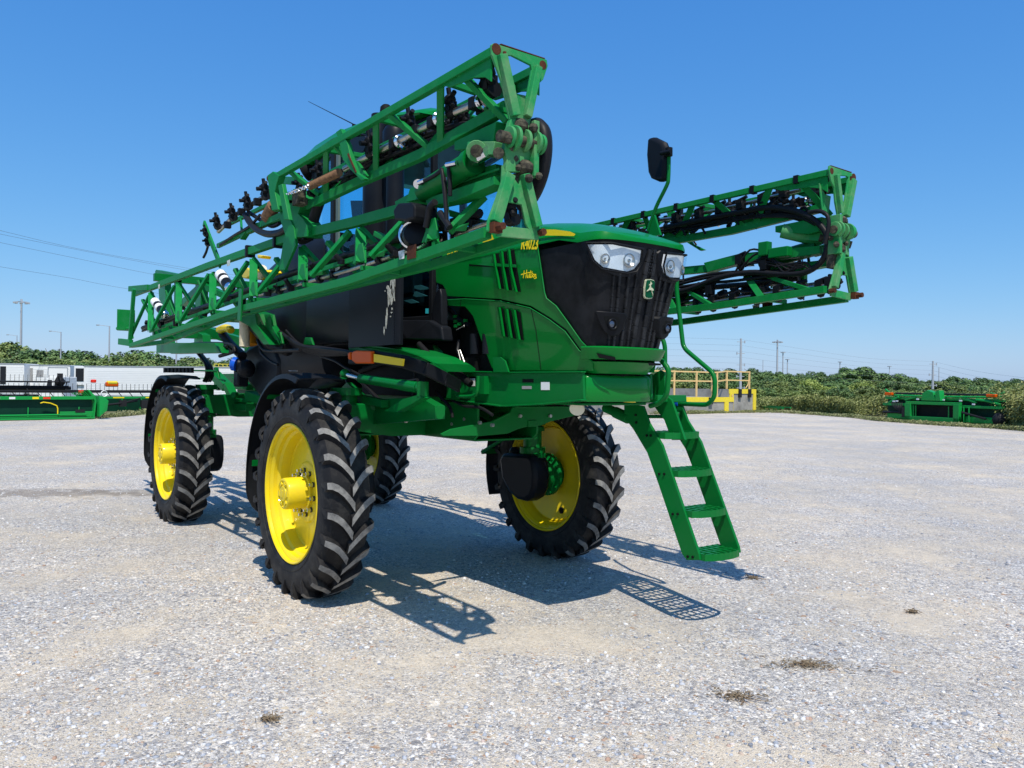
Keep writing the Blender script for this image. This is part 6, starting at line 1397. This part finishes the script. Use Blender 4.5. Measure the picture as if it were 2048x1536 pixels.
for x, y, z, w_ in ((-.05, .3, 1.55, .2), (4.0, 1.2, 1.86, .22), (3.9, 1.2, 1.62, .4), (.35, .5, 1.1, .18)):
    b = MB(); c = L1(x, y, z); b.box(c, (w_, .15, .14), Matrix.Rotation(.4, 3, 'Z')); part(b, 'red_lamp', 'redl', hd1, bevel=.03)
b = MB()
for x in (1.0, 4.6): b.ball(L1(x, 1.0, 1.5), .2, n=10); b.box(L1(x, 1.0, 1.7), (.12, .2, .3)); b.tube([L1(x, .8, 1.3), L1(x+.2, .5, 1.75), L1(x+.3, .6, 1.5)], .03, 6)
part(b, 'reel_drive', 'reel', hd1, smooth=40)
b = MB()
for k in range(7): b.plate([L1(3.5+.1*k, 1.5, .95), L1(3.55+.1*k, 1.5, .95), L1(3.7+.08*k, 1.5, 1.4), L1(3.66+.08*k, 1.5, 1.42)], Y*.2)
b.plate([L1(3.4, 1.5, 1.35), L1(4.2, 1.5, 1.35), L1(4.0, 1.5, 1.75), L1(3.5, 1.5, 1.7)], Y*.1)
part(b, 'crop_divider', 'jd2', hd1)
# second header behind it
o, X, Y, L2h = frame_at((140, 829), (380, 825)); L2 = Loc(o, X, Y); L2h += 4
hd2 = empty('row_header', o, 'green row header behind the grain header with tines along its black top bar', 'harvester header')
b = MB(); lbox(b, L2, (-1, 0, .72), (L2h, .1, .82)); lbox(b, L2, (-1, .5, .15), (L2h, .56, .75)); lbox(b, L2, (-.5, -.1, .1), (1.6, .2, .2)); lbox(b, L2, (-.4, -.1, .1), (-.3, .2, .75)); lbox(b, L2, (1.5, -.1, .1), (1.6, .2, .75)); lbox(b, L2, (2.3, -.1, -.0), (2.45, .1, .3))
b.plate([L2(.2, -.05, .4), L2(1.2, -.05, .4), L2(1.1, -.05, .65), L2(.9, -.05, .5), L2(.5, -.05, .5), L2(.3, -.05, .68)], Y*.2)
for x in (.3, 1.0, 2.2, 3.1, 4.0, 4.8): lbar(b, L2, (x, -.05, .2), (x+.25, -.05, .75), .05, .05)
part(b, 'frame', 'jd2', hd2, bevel=.01)
b = MB(); lbox(b, L2, (-1, .45, .1), (L2h, .5, .7)); part(b, 'back_sheet', 'jdd', hd2)
b = MB(); b.tube([L2(4.9, -.3, .35), L2(3.4, -.2, .5), L2(2.6, 0, .62)], .05, 8); b.tube([L2(3.4, -.2, .5), L2(2.4, 0, .75)], .03, 8); b.box(L2(3.3, -.1, .5), (.3, .3, .3)); b.box(L2(2.3, -.1, .4), (.3, .3, .5)); part(b, 'drive_shaft', 'reel', hd2)
b = MB(); lbox(b, L2, (-1, .8, .98), (L2h, .95, 1.12)); 
for i in range(int((L2h+1)/.2)): lbar(b, L2, (-1+.2*i, .85, 1.1), (-1+.2*i, .85, 1.42), .018, .018)
for i in range(int((L2h+1)/.5)): lbar(b, L2, (-1+.5*i, .85, .8), (-.8+.5*i, .85, 1.05), .03, .03)
part(b, 'reel', 'reel', hd2)
b = MB(); 
for x in (3.0, -.1): 
    b.lathe([(.14, -.05), (.16, 0), (.14, .05), (.11, 0), (.14, -.05)], L2(x+.9, .6, .95), Y, 14, cap=False)
part(b, 'disc_wheel', 'white', hd2, smooth=40)
b = MB(); lbox(b, L2, (3.2, .7, 1.28), (3.75, 1.0, 1.5)); part(b, 'amber_lamp', 'amber', hd2, bevel=.05)
b = MB(); lbox(b, L2, (3.25, .68, 1.4), (3.7, 1.0, 1.56)); part(b, 'yellow_cover', 'dyel', hd2, bevel=.05)
b = MB()
for x, w_ in ((3.2, .5), (-.2, .1), (2.0, .2)): lbox(b, L2, (x, -.01, .74), (x+w_, .0, .8))
part(b, 'decal', 'ystripe', hd2)
# trailers
def pt(px, D, z): 
    d = ray(px, 760); p = CAM+d*D; return Vector((p.x, p.y, z))
def trailer(px0, px1, D, ztop, label, length=None, reefer=True, Dr=None, zb=-1.05):
    a = pt(px0, D, zb); b_ = pt(px1, Dr or D, zb); X = (b_-a).normalized(); Y = Vector((0, 0, 1)).cross(X)
    if Y.dot(F2) < 0: Y = -Y
    Ln = (b_-a).length if length is None else length; L_ = Loc(a, X, Y); t = empty('semi_trailer', a, label, 'trailer', 'white box trailers parked behind the headers'); h = ztop-zb
    m = MB(); lbox(m, L_, (0, 0, 1.15), (Ln, 2.5, h)); bd = part(m, 'body', 'trail', t, bevel=.03)
    m = MB()
    for z in [1.3+.17*i for i in range(int((h-1.5)/.17))]: lbox(m, L_, (.35, -.012, z), (Ln-.1, 0, z+.035))
    lbox(m, L_, (.25, -.02, 1.15), (.33, 0, h)); part(m, 'side_rib', 'trail', t)
    m = MB(); lbox(m, L_, (-.02, -.03, h-.1), (Ln+.02, .02, h+.02)); lbox(m, L_, (-.02, -.03, 1.05), (Ln, .02, 1.17)); part(m, 'edge_rail', 'grey', t)
    if reefer:
        m = MB(); lbox(m, L_, (-1.3, .1, 2.1), (0, 2.4, h-.05)); lbox(m, L_, (-1.1, .3, 1.2), (0, 2.2, 2.1)); rf_ = part(m, 'cooling_unit', 'trail', t, bevel=.05)
        m = MB(); lbox(m, L_, (-1.32, .3, 2.25), (-1.3, 2.2, h-.25)); lbox(m, L_, (-1.05, .06, 2.5), (-.12, .1, h-.25)); o2 = part(m, 'grille', 'darkglass', t)
    for x in (Ln-1.2, Ln-2.4):
        m = MB(); m.cyl(L_(x, .0, .5), L_(x, .3, .5), .5, n=20); part(m, 'wheel', 'reel', t, smooth=40)
    m = MB(); lbox(m, L_, (2.2, .4, 0), (2.35, .55, 1.15)); lbox(m, L_, (2.2, 1.9, 0), (2.35, 2.05, 1.15)); part(m, 'landing_leg', 'grey', t); return t, L_, h
tA, LA, hA = trailer(168, 480, 78, 1.597+(755-727)*78/1568, 'long white refrigerated trailer reaching behind the sprayer rear wheel', Dr=74)
# cooling unit face, lit side: dark panel towards the camera
tB, LB, hB = trailer(50, 140, 81, 1.597+(755-726)*81/1568, 'white box trailer with a side door between two longer trailers', reefer=False)
m = MB(); lbox(m, LB, (2.4, -.03, 1.6), (4.4, .0, 3.9)); part(m, 'side_door', 'trail', tB)
m = MB(); 
for x in (2.4, 4.4): lbox(m, LB, (x-.04, -.05, 1.2), (x+.04, .0, 3.9))
lbox(m, LB, (2.4, -.05, 3.85), (4.4, 0, 3.93)); part(m, 'door_frame', 'grey', tB)
m = MB(); lbox(m, LB, (-3.3+3.3, -.03, 2.4), (.8, -.01, 3.8)); lbox(m, LB, (1.2, -.03, 2.9), (1.9, -.01, 3.6)); part(m, 'vent_panel', 'greylab', tB)
tC, LC, hC = trailer(-90, 48, 80, 1.597+(755-724)*80/1568, 'white box trailer cut off by the left edge of the picture', reefer=False)
m = MB(); 
lbox(m, LC, (4.6, -.03, 2.1), (5.2, .0, hC-.3)); part(m, 'grille', 'darkglass', tC)
# day-cab truck in front of the trailers
a = pt(78, 72, -1.05); X = (pt(125, 72, -1.05)-a).normalized(); Y = Vector((0, 0, 1)).cross(X); Y = Y if Y.dot(F2) > 0 else -Y; LK = Loc(a, X, Y)
tk_ = empty('truck', a, 'white day-cab truck standing in front of the trailers behind the reel', 'truck')
m = MB(); m.plate([LK(0, 0, .6), LK(0, 0, 1.5), LK(.5, 0, 1.75), LK(.7, 0, 2.75), LK(1.0, 0, 2.9), LK(2.2, 0, 2.9), LK(2.25, 0, .6)], Y*2.3); m.xf(lambda v: v+Y*1.15); part(m, 'body', 'trail', tk_, bevel=.05)
m = MB(); m.plate([LK(.66, -.01, 1.8), LK(.82, -.01, 2.6), LK(1.2, -.01, 2.6), LK(1.2, -.01, 1.8)], Y*.02); m.plate([LK(1.4, -.01, 1.75), LK(1.45, -.01, 2.5), LK(2.0, -.01, 2.5), LK(2.0, -.01, 1.75)], Y*.02); m.plate([LK(.52, .2, 1.85), LK(.52, 2.1, 1.85), LK(.68, 2.0, 2.7), LK(.68, .3, 2.7)], X*-.02)
part(m, 'window', 'darkglass', tk_)
m = MB(); lbox(m, LK, (2.2, .3, .6), (5.0, 2.0, .9)); part(m, 'chassis', 'reel', tk_)
for x in (.8, 4.0): m = MB(); m.cyl(LK(x, -.02, .5), LK(x, .3, .5), .5, n=18); part(m, 'wheel', 'reel', tk_, smooth=40)
# yellow railing above the trailer roof
a = pt(428, 90, -1.0); X = (pt(470, 90, -1.0)-a).normalized(); LY = Loc(a, X, F2); ry = empty('yellow_railing', a, 'yellow railing showing above the long white trailer', 'railing'); m = MB()
for i in range(6): lbar(m, LY, (i*.5, 0, 0), (i*.5, 0, 4.6), .06, .06)
for z in (4.0, 4.3, 4.6): lbar(m, LY, (0, 0, z), (2.5, 0, z), .06, .06)
part(m, 'rail', 'dyel', ry)
# light poles and masts
M['pole'] = mat('pole_grey', (.38, .41, .45), .5, noise_amt=.3)
def mast(px, ptop, pbot, D, r, head, label, group, name='light_pole'):
    a = A(px, pbot, 'x', 0); dt = ray(px, ptop); p = CAM+dt*D; t = empty(name, (p.x, p.y, -1.05 if px < 800 else -.03), label, 'pole' if name == 'utility_pole' else 'light pole', group); z0 = t.location.z; h = p.z-z0
    m = MB(); m.tube([(0, 0, 0), (0, 0, h)], [r*.8, r*.5], 8); part(m, 'shaft', 'pole', t, smooth=60)
    m = MB()
    if head == 'ring':
        for k in range(8): an = k*.785; m.bar((0, 0, h-.1), (math.cos(an)*.9, math.sin(an)*.9, h-.15), .08, .08); m.box((math.cos(an)*1.0, math.sin(an)*1.0, h-.3), (.4, .4, .25))
        m.box((0, 0, h+.1), (.3, .3, .4))
    elif head == 'arm': v = R2*-1.0; m.bar((0, 0, h-.05), v*1.3+Vector((0, 0, h+.1)), .07, .07); m.box(v*1.5+Vector((0, 0, h+.1)), (.5, .3, .12))
    elif head == 'small': m.box((0, 0, h), (1.0, 1.0, .25))
    elif head == 'T':
        for i in range(6): z = h-.4-1.35*i; m.bar(R2*-.45+Vector((0, 0, z)), R2*.45+Vector((0, 0, z)), .07, .07); m.cyl(R2*(-.45 if i % 2 else .45)+Vector((0, 0, z-.15)), R2*(-.45 if i % 2 else .45)+Vector((0, 0, z+.15)), .07, n=6)
    part(m, 'lamp_head' if head != 'T' else 'crossarm', 'pole', t); return p
mast(43, 602, 720, 130, .28, 'ring', 'tall floodlight mast with a ring of lamps, leftmost in the sky', 'tall poles')
mast(122, 664, 722, 110, .14, 'arm', 'thin light pole second from the left above the trailers', 'tall poles')
mast(34, 671, 722, 125, .12, 'arm', 'thin pale pole just left of the floodlight mast', 'tall poles')
mast(219, 652, 725, 100, .16, 'arm', 'light pole above the roof of the long white trailer', 'tall poles')
mast(353, 680, 725, 100, .18, 'none', 'pole standing behind the rear boom frame of the sprayer', 'tall poles')
pA = mast(1482, 677, 778, 92, .22, 'T', 'utility pole with crossarms behind the yellow loading dock', 'utility poles', 'utility_pole')
pB = mast(1866, 722, 790, 100, .22, 'T', 'utility pole with crossarms behind the green header at right', 'utility poles', 'utility_pole')
mast(1555, 682, 750, 190, .35, 'ring', 'tallest floodlight mast above the wood right of the dock', 'far masts')
mast(1566, 705, 742, 230, .3, 'small', 'medium mast just right of the tallest floodlight mast', 'far masts')
mast(1575, 719, 742, 260, .3, 'small', 'shortest mast of the three standing close together', 'far masts')
mast(1680, 724, 745, 260, .3, 'small', 'lone mast left of the big round tree', 'far masts')
mast(1779, 733, 748, 260, .2, 'small', 'faint mast right of the big round tree', 'far masts')
mast(1878, 735, 752, 260, .25, 'none', 'faint mast just right of the right utility pole', 'far masts')
mast(1526, 720, 742, 260, .2, 'none', 'faint mast left of the tallest floodlight mast', 'far masts')
# overhead wires
M['wire'] = mat('wire', (.2, .22, .26), .6)
def wire(pts, r, label):
    s = MB(); s.tube(catmull([CAM+ray(x, y)*D for x, y, D in pts], 5), r, 4); o = s.build('overhead_wire', M['wire']); tag(o, label, 'wire', 'overhead wires')
LW_ = ['highest', 'second highest', 'third highest', 'lowest']; H6 = ['highest', 'second highest', 'third highest', 'fourth highest', 'fifth highest', 'lowest']
for pts_ in (((-60, 447), (0, 461), (168, 500), (392, 539), (560, 562)), ((-60, 455), (0, 468), (168, 502), (389, 543), (560, 568)), ((-60, 472), (0, 485), (140, 514), (313, 550), (520, 586)), ((-60, 523), (0, 533.5), (140, 556), (264, 579), (520, 615))):
    wire([(x, y, 70+.05*(x+60)) for x, y in pts_], .017, LW_.pop(0)+' of the four overhead wires crossing the sky at left')
for k in range(6):
    dy = 11.5*k*1.05
    wire([(1200, 672+dy*1.02, 130), (1340, 675+dy, 108), (1482, 679+dy*.98, 92)], .009, H6[k]+' of the six wires running left from the utility pole behind the dock')
    wire([(1482, 679+dy*.98, 92), (1600, 697+dy*.9, 94), (1740, 717+dy*.72, 97), (1866, 723+dy*.75, 100)], .009, H6[k]+' of the six wires strung between the two utility poles at right')
    wire([(1866, 723+dy*.75, 100), (1950, 742+dy*.85, 90), (2060, 757+dy*.95, 80), (2200, 770+dy, 72)], .009, H6[k]+' of the six wires leaving the picture right of the right utility pole')

# loading dock
o, X, Y, Ld = frame_at((1250, 829), (1512, 824.5)); X = X; LD = Loc(o, X, Y); k = (o-CAM).length/1568
dk = empty('loading_dock', o, 'concrete loading dock with yellow edges and a tan pipe railing', 'loading dock')
H1 = 44*k; H2 = 29*k; w1 = 80*k
m = MB(); lbox(m, LD, (0, .05, 0), (w1, 9, H1-.02)); lbox(m, LD, (w1+.02, -.35, 0), (Ld+2, 9, H2-.02)); part(m, 'wall', 'conc', dk)
m = MB(); lbox(m, LD, (0, .0, H1-.3), (w1, .06, H1)); lbox(m, LD, (0, 0, 0), (.3, .06, H1-.3)); lbox(m, LD, (w1-.45, 0, 0), (w1-.05, .06, H1-.3)); lbox(m, LD, (w1+.05, -.4, H2-.3), (Ld+2, -.34, H2)); lbox(m, LD, (w1+.55, -.4, .0), (w1+.95, -.34, H2-.3)); part(m, 'yellow_edge', 'dyel', dk)
m = MB(); 
for x in (.75, 1.75): lbox(m, LD, (x-.12, -.1, H1-.55), (x+.12, .0, H1+.0))
lbox(m, LD, (w1+2.2, -.5, H2-.45), (w1+2.5, -.4, H2-.02)); part(m, 'rubber_bumper', 'reel', dk)
m = MB(); hr = 34*k
for x in (.35, w1-.1, w1+1.35): 
    z0 = H1 if x < w1 else H2; lbar(m, LD, (x, .3, z0), (x, .3, H1+hr), .09, .09)
for z in (H1+hr-.05, H1+hr*.48):
    lbar(m, LD, (.3, .3, z), (w1, .3, z), .08, .08); lbar(m, LD, (w1, .3, z), (w1+1.35, -.1, z-.1), .08, .08); lbar(m, LD, (w1+1.35, -.1, z-.1), (Ld+2, -.1, z-.12), .08, .08)
for x in (w1+1.35, w1+3.3, w1+5.3): lbar(m, LD, (x, -.1, H2), (x, -.1, H1+hr-.1), .09, .09)
m.tube([LD(.5, .25, H1+.6), LD(.55, .25, H1+.3), LD(.8, .25, H1+.05)], .025, 6); m.tube([LD(w1-.85+.6, -.05, .2), LD(w1-.85+.6, -.05, H1-.35)], .04, 6)
part(m, 'railing', 'railtan', dk)
# scrap pile behind the railing
c = LD(w1+3.0, 6, 0)+o; sp2 = empty('scrap_pile', c, 'pile of rusty bars, timber and white sheets on the dock behind the railing', 'scrap pile')
rnd = random.Random(4)
for nm_, mt_, cnt, L0 in (('rusty_bar', 'rust', 26, 2.4), ('plank', 'railtan', 8, 2.6), ('timber', 'bark', 14, 2.0)):
    m = MB()
    for i in range(cnt): a = Vector((rnd.uniform(-1.7, 1.7), rnd.uniform(-.6, .6), 0)); a = X*a.x+Y*a.y; hh = max(.2, 1.35-abs(a.dot(X))*.55); p = a+Vector((0, 0, H2+rnd.uniform(.1, hh))); d = X*rnd.uniform(-1, 1)+Y*rnd.uniform(-.3, .3)+Vector((0, 0, rnd.uniform(-.3, .45))); d = d.normalized()*L0*.4; m.bar(p-d, p+d, .07, .05)
    part(m, nm_, mt_, sp2)
m = MB(); 
for i in range(7): m.ball(X*(rnd.uniform(.2, 2.6))+Y*-.9+Vector((0, 0, H2+.15)), .28, (1.4, 1, .7), 8)
part(m, 'white_sheet', 'white', sp2)
m = MB(); m.lathe([(.3, -.12), (.5, -.12), (.55, 0), (.5, .12), (.3, .12)], X*-1.7+Vector((0, 0, H2+.95)), (F2+R2*.4), 18); part(m, 'old_tyre', 'reel', sp2, smooth=40)
# header at right
o, X, Y, L3h = frame_at((1768, 841), (2008, 855.5)); L3 = Loc(o, X, Y); kk = L3h/6.2
hd3 = empty('folding_header', o, 'wide green folding header lying at right in front of the scrub with two amber lamps', 'harvester header')
S3 = lambda x, z: (x*L3h, z*1.55)
def p3(mb, x0, z0, x1, z1, y0, y1): lbox(mb, L3, (x0*L3h, y0, z0), (x1*L3h, y1, z1))
m = MB(); p3(m, 0, .1, 1, .2, 0, .15); p3(m, 0, 1.12, 1, 1.24, .05, .25); p3(m, .3, .9, .76, 1.05, -.25, -.1); p3(m, .3, .12, .345, .95, -.3, -.1); p3(m, .71, .12, .76, .95, -.3, -.1); p3(m, .3, .12, .76, .32, -.3, -.12); p3(m, .0, .8, .3, .92, -.1, .1); p3(m, .76, .8, 1, .92, -.1, .1); p3(m, .0, .15, .28, .42, -.06, .1); p3(m, .78, .15, .96, .42, -.06, .1)
m.tube([L3(.1*L3h, 0, 1.32), L3(.45*L3h, 0, 1.3)], .05, 8); m.tube([L3(.6*L3h, 0, 1.3), L3(.9*L3h, 0, 1.32)], .05, 8); m.tube([L3(.02*L3h, -.05, 1.0), L3(.12*L3h, -.05, 1.15), L3(.2*L3h, -.05, 1.2)], .06, 8); m.tube([L3(.98*L3h, -.05, .8), L3(.9*L3h, -.05, 1.1), L3(.85*L3h, -.05, 1.25)], .06, 8)
m.plate([L3(.5*L3h, -.1, 1.1), L3(.62*L3h, -.1, 1.1), L3(.61*L3h, -.1, 1.45), L3(.57*L3h, -.1, 1.6), L3(.52*L3h, -.1, 1.5)], Y*.3); m.plate([L3(.455*L3h, -.1, 1.1), L3(.5*L3h, -.1, 1.1), L3(.5*L3h, -.1, 1.55), L3(.47*L3h, -.1, 1.6)], Y*.3)
for a, b in (((.93, 1.35), (.99, 1.62)), ((.02, 1.35), (.1, 1.5)), ((.08, 1.3), (.0, 1.55)), ((.8, 1.1), (.7, 1.25)), ((.2, 1.05), (.3, 1.25))): lbar(m, L3, (a[0]*L3h, 0, a[1]), (b[0]*L3h, 0, b[1]), .08, .08)
for x in (.36, .4, .7, .68, .28, .24, .78): lbar(m, L3, (x*L3h, -.15, .15), (x*L3h, -.15, .85), .05, .05)
part(m, 'frame', 'jd2', hd3, bevel=.01)
m = MB(); p3(m, .0, .12, 1, 1.15, .25, .5); p3(m, .35, .3, .7, .9, .0, .1); part(m, 'back_sheet', 'jdd', hd3)
m = MB(); p3(m, .36, .36, .7, .88, -.02, .0); part(m, 'feeder_opening', 'dark', hd3)
m = MB(); m.tube([L3(.1*L3h, .1, 1.42), L3(.9*L3h, .1, 1.42)], .045, 8); m.tube([L3(.98*L3h, -.2, .45), L3(.8*L3h, -.25, .48)], .06, 8); m.tube([L3(.28*L3h, -.25, .6), L3(.1*L3h, -.25, .35)], .05, 8); m.ball(L3(.01*L3h, -.2, .35), .28, (1, 1, 1.1), 12)
for i in range(6): m.tube(catmull([L3((.8+.02*i)*L3h, -.2, .95), L3((.79+.012*i)*L3h, -.3, .7), L3((.82-.01*i)*L3h, -.25, .4)], 4), .025, 6)
m.box(L3(.77*L3h, -.2, .5), (.25, .2, .5)); part(m, 'drive_shaft', 'reel', hd3, smooth=40)
m = MB(); lbox(m, L3, (.9*L3h, -.2, 1.32), (.97*L3h, -.05, 1.46)); part(m, 'amber_lamp', 'amber', hd3, bevel=.03); m = MB(); lbox(m, L3, (.04*L3h, -.2, 1.32), (.11*L3h, -.05, 1.46)); part(m, 'amber_lamp', 'amber', hd3, bevel=.03)
m = MB()
for x, z in ((.85, 1.0), (.66, 1.12), (.44, 1.12), (.3, 1.1), (.2, .95), (.88, .98)): lbox(m, L3, (x*L3h, -.12, z), (x*L3h+.15, -.1, z+.07))
part(m, 'white_label', 'white', hd3)
# small green implement by the scrub
o, X, Y, L4h = frame_at((1512, 821), (1566, 826)); L4 = Loc(o, X, Y); h4 = empty('harrow', o, 'low green harrow half hidden in the scrub beside the dock', 'harrow'); m = MB()
lbar(m, L4, (0, 0, .3), (L4h, 0, .3), .08, .08); lbar(m, L4, (0, .5, .35), (L4h, .5, .35), .08, .08)
for i in range(7): lbar(m, L4, (i*L4h/6, 0, .3), (i*L4h/6+.1, .1, .02), .04, .04)
part(m, 'frame', 'jd2', h4)
# ---------------- sky colour helper and render settings
SC.render.resolution_x = 1024; SC.render.resolution_y = 768
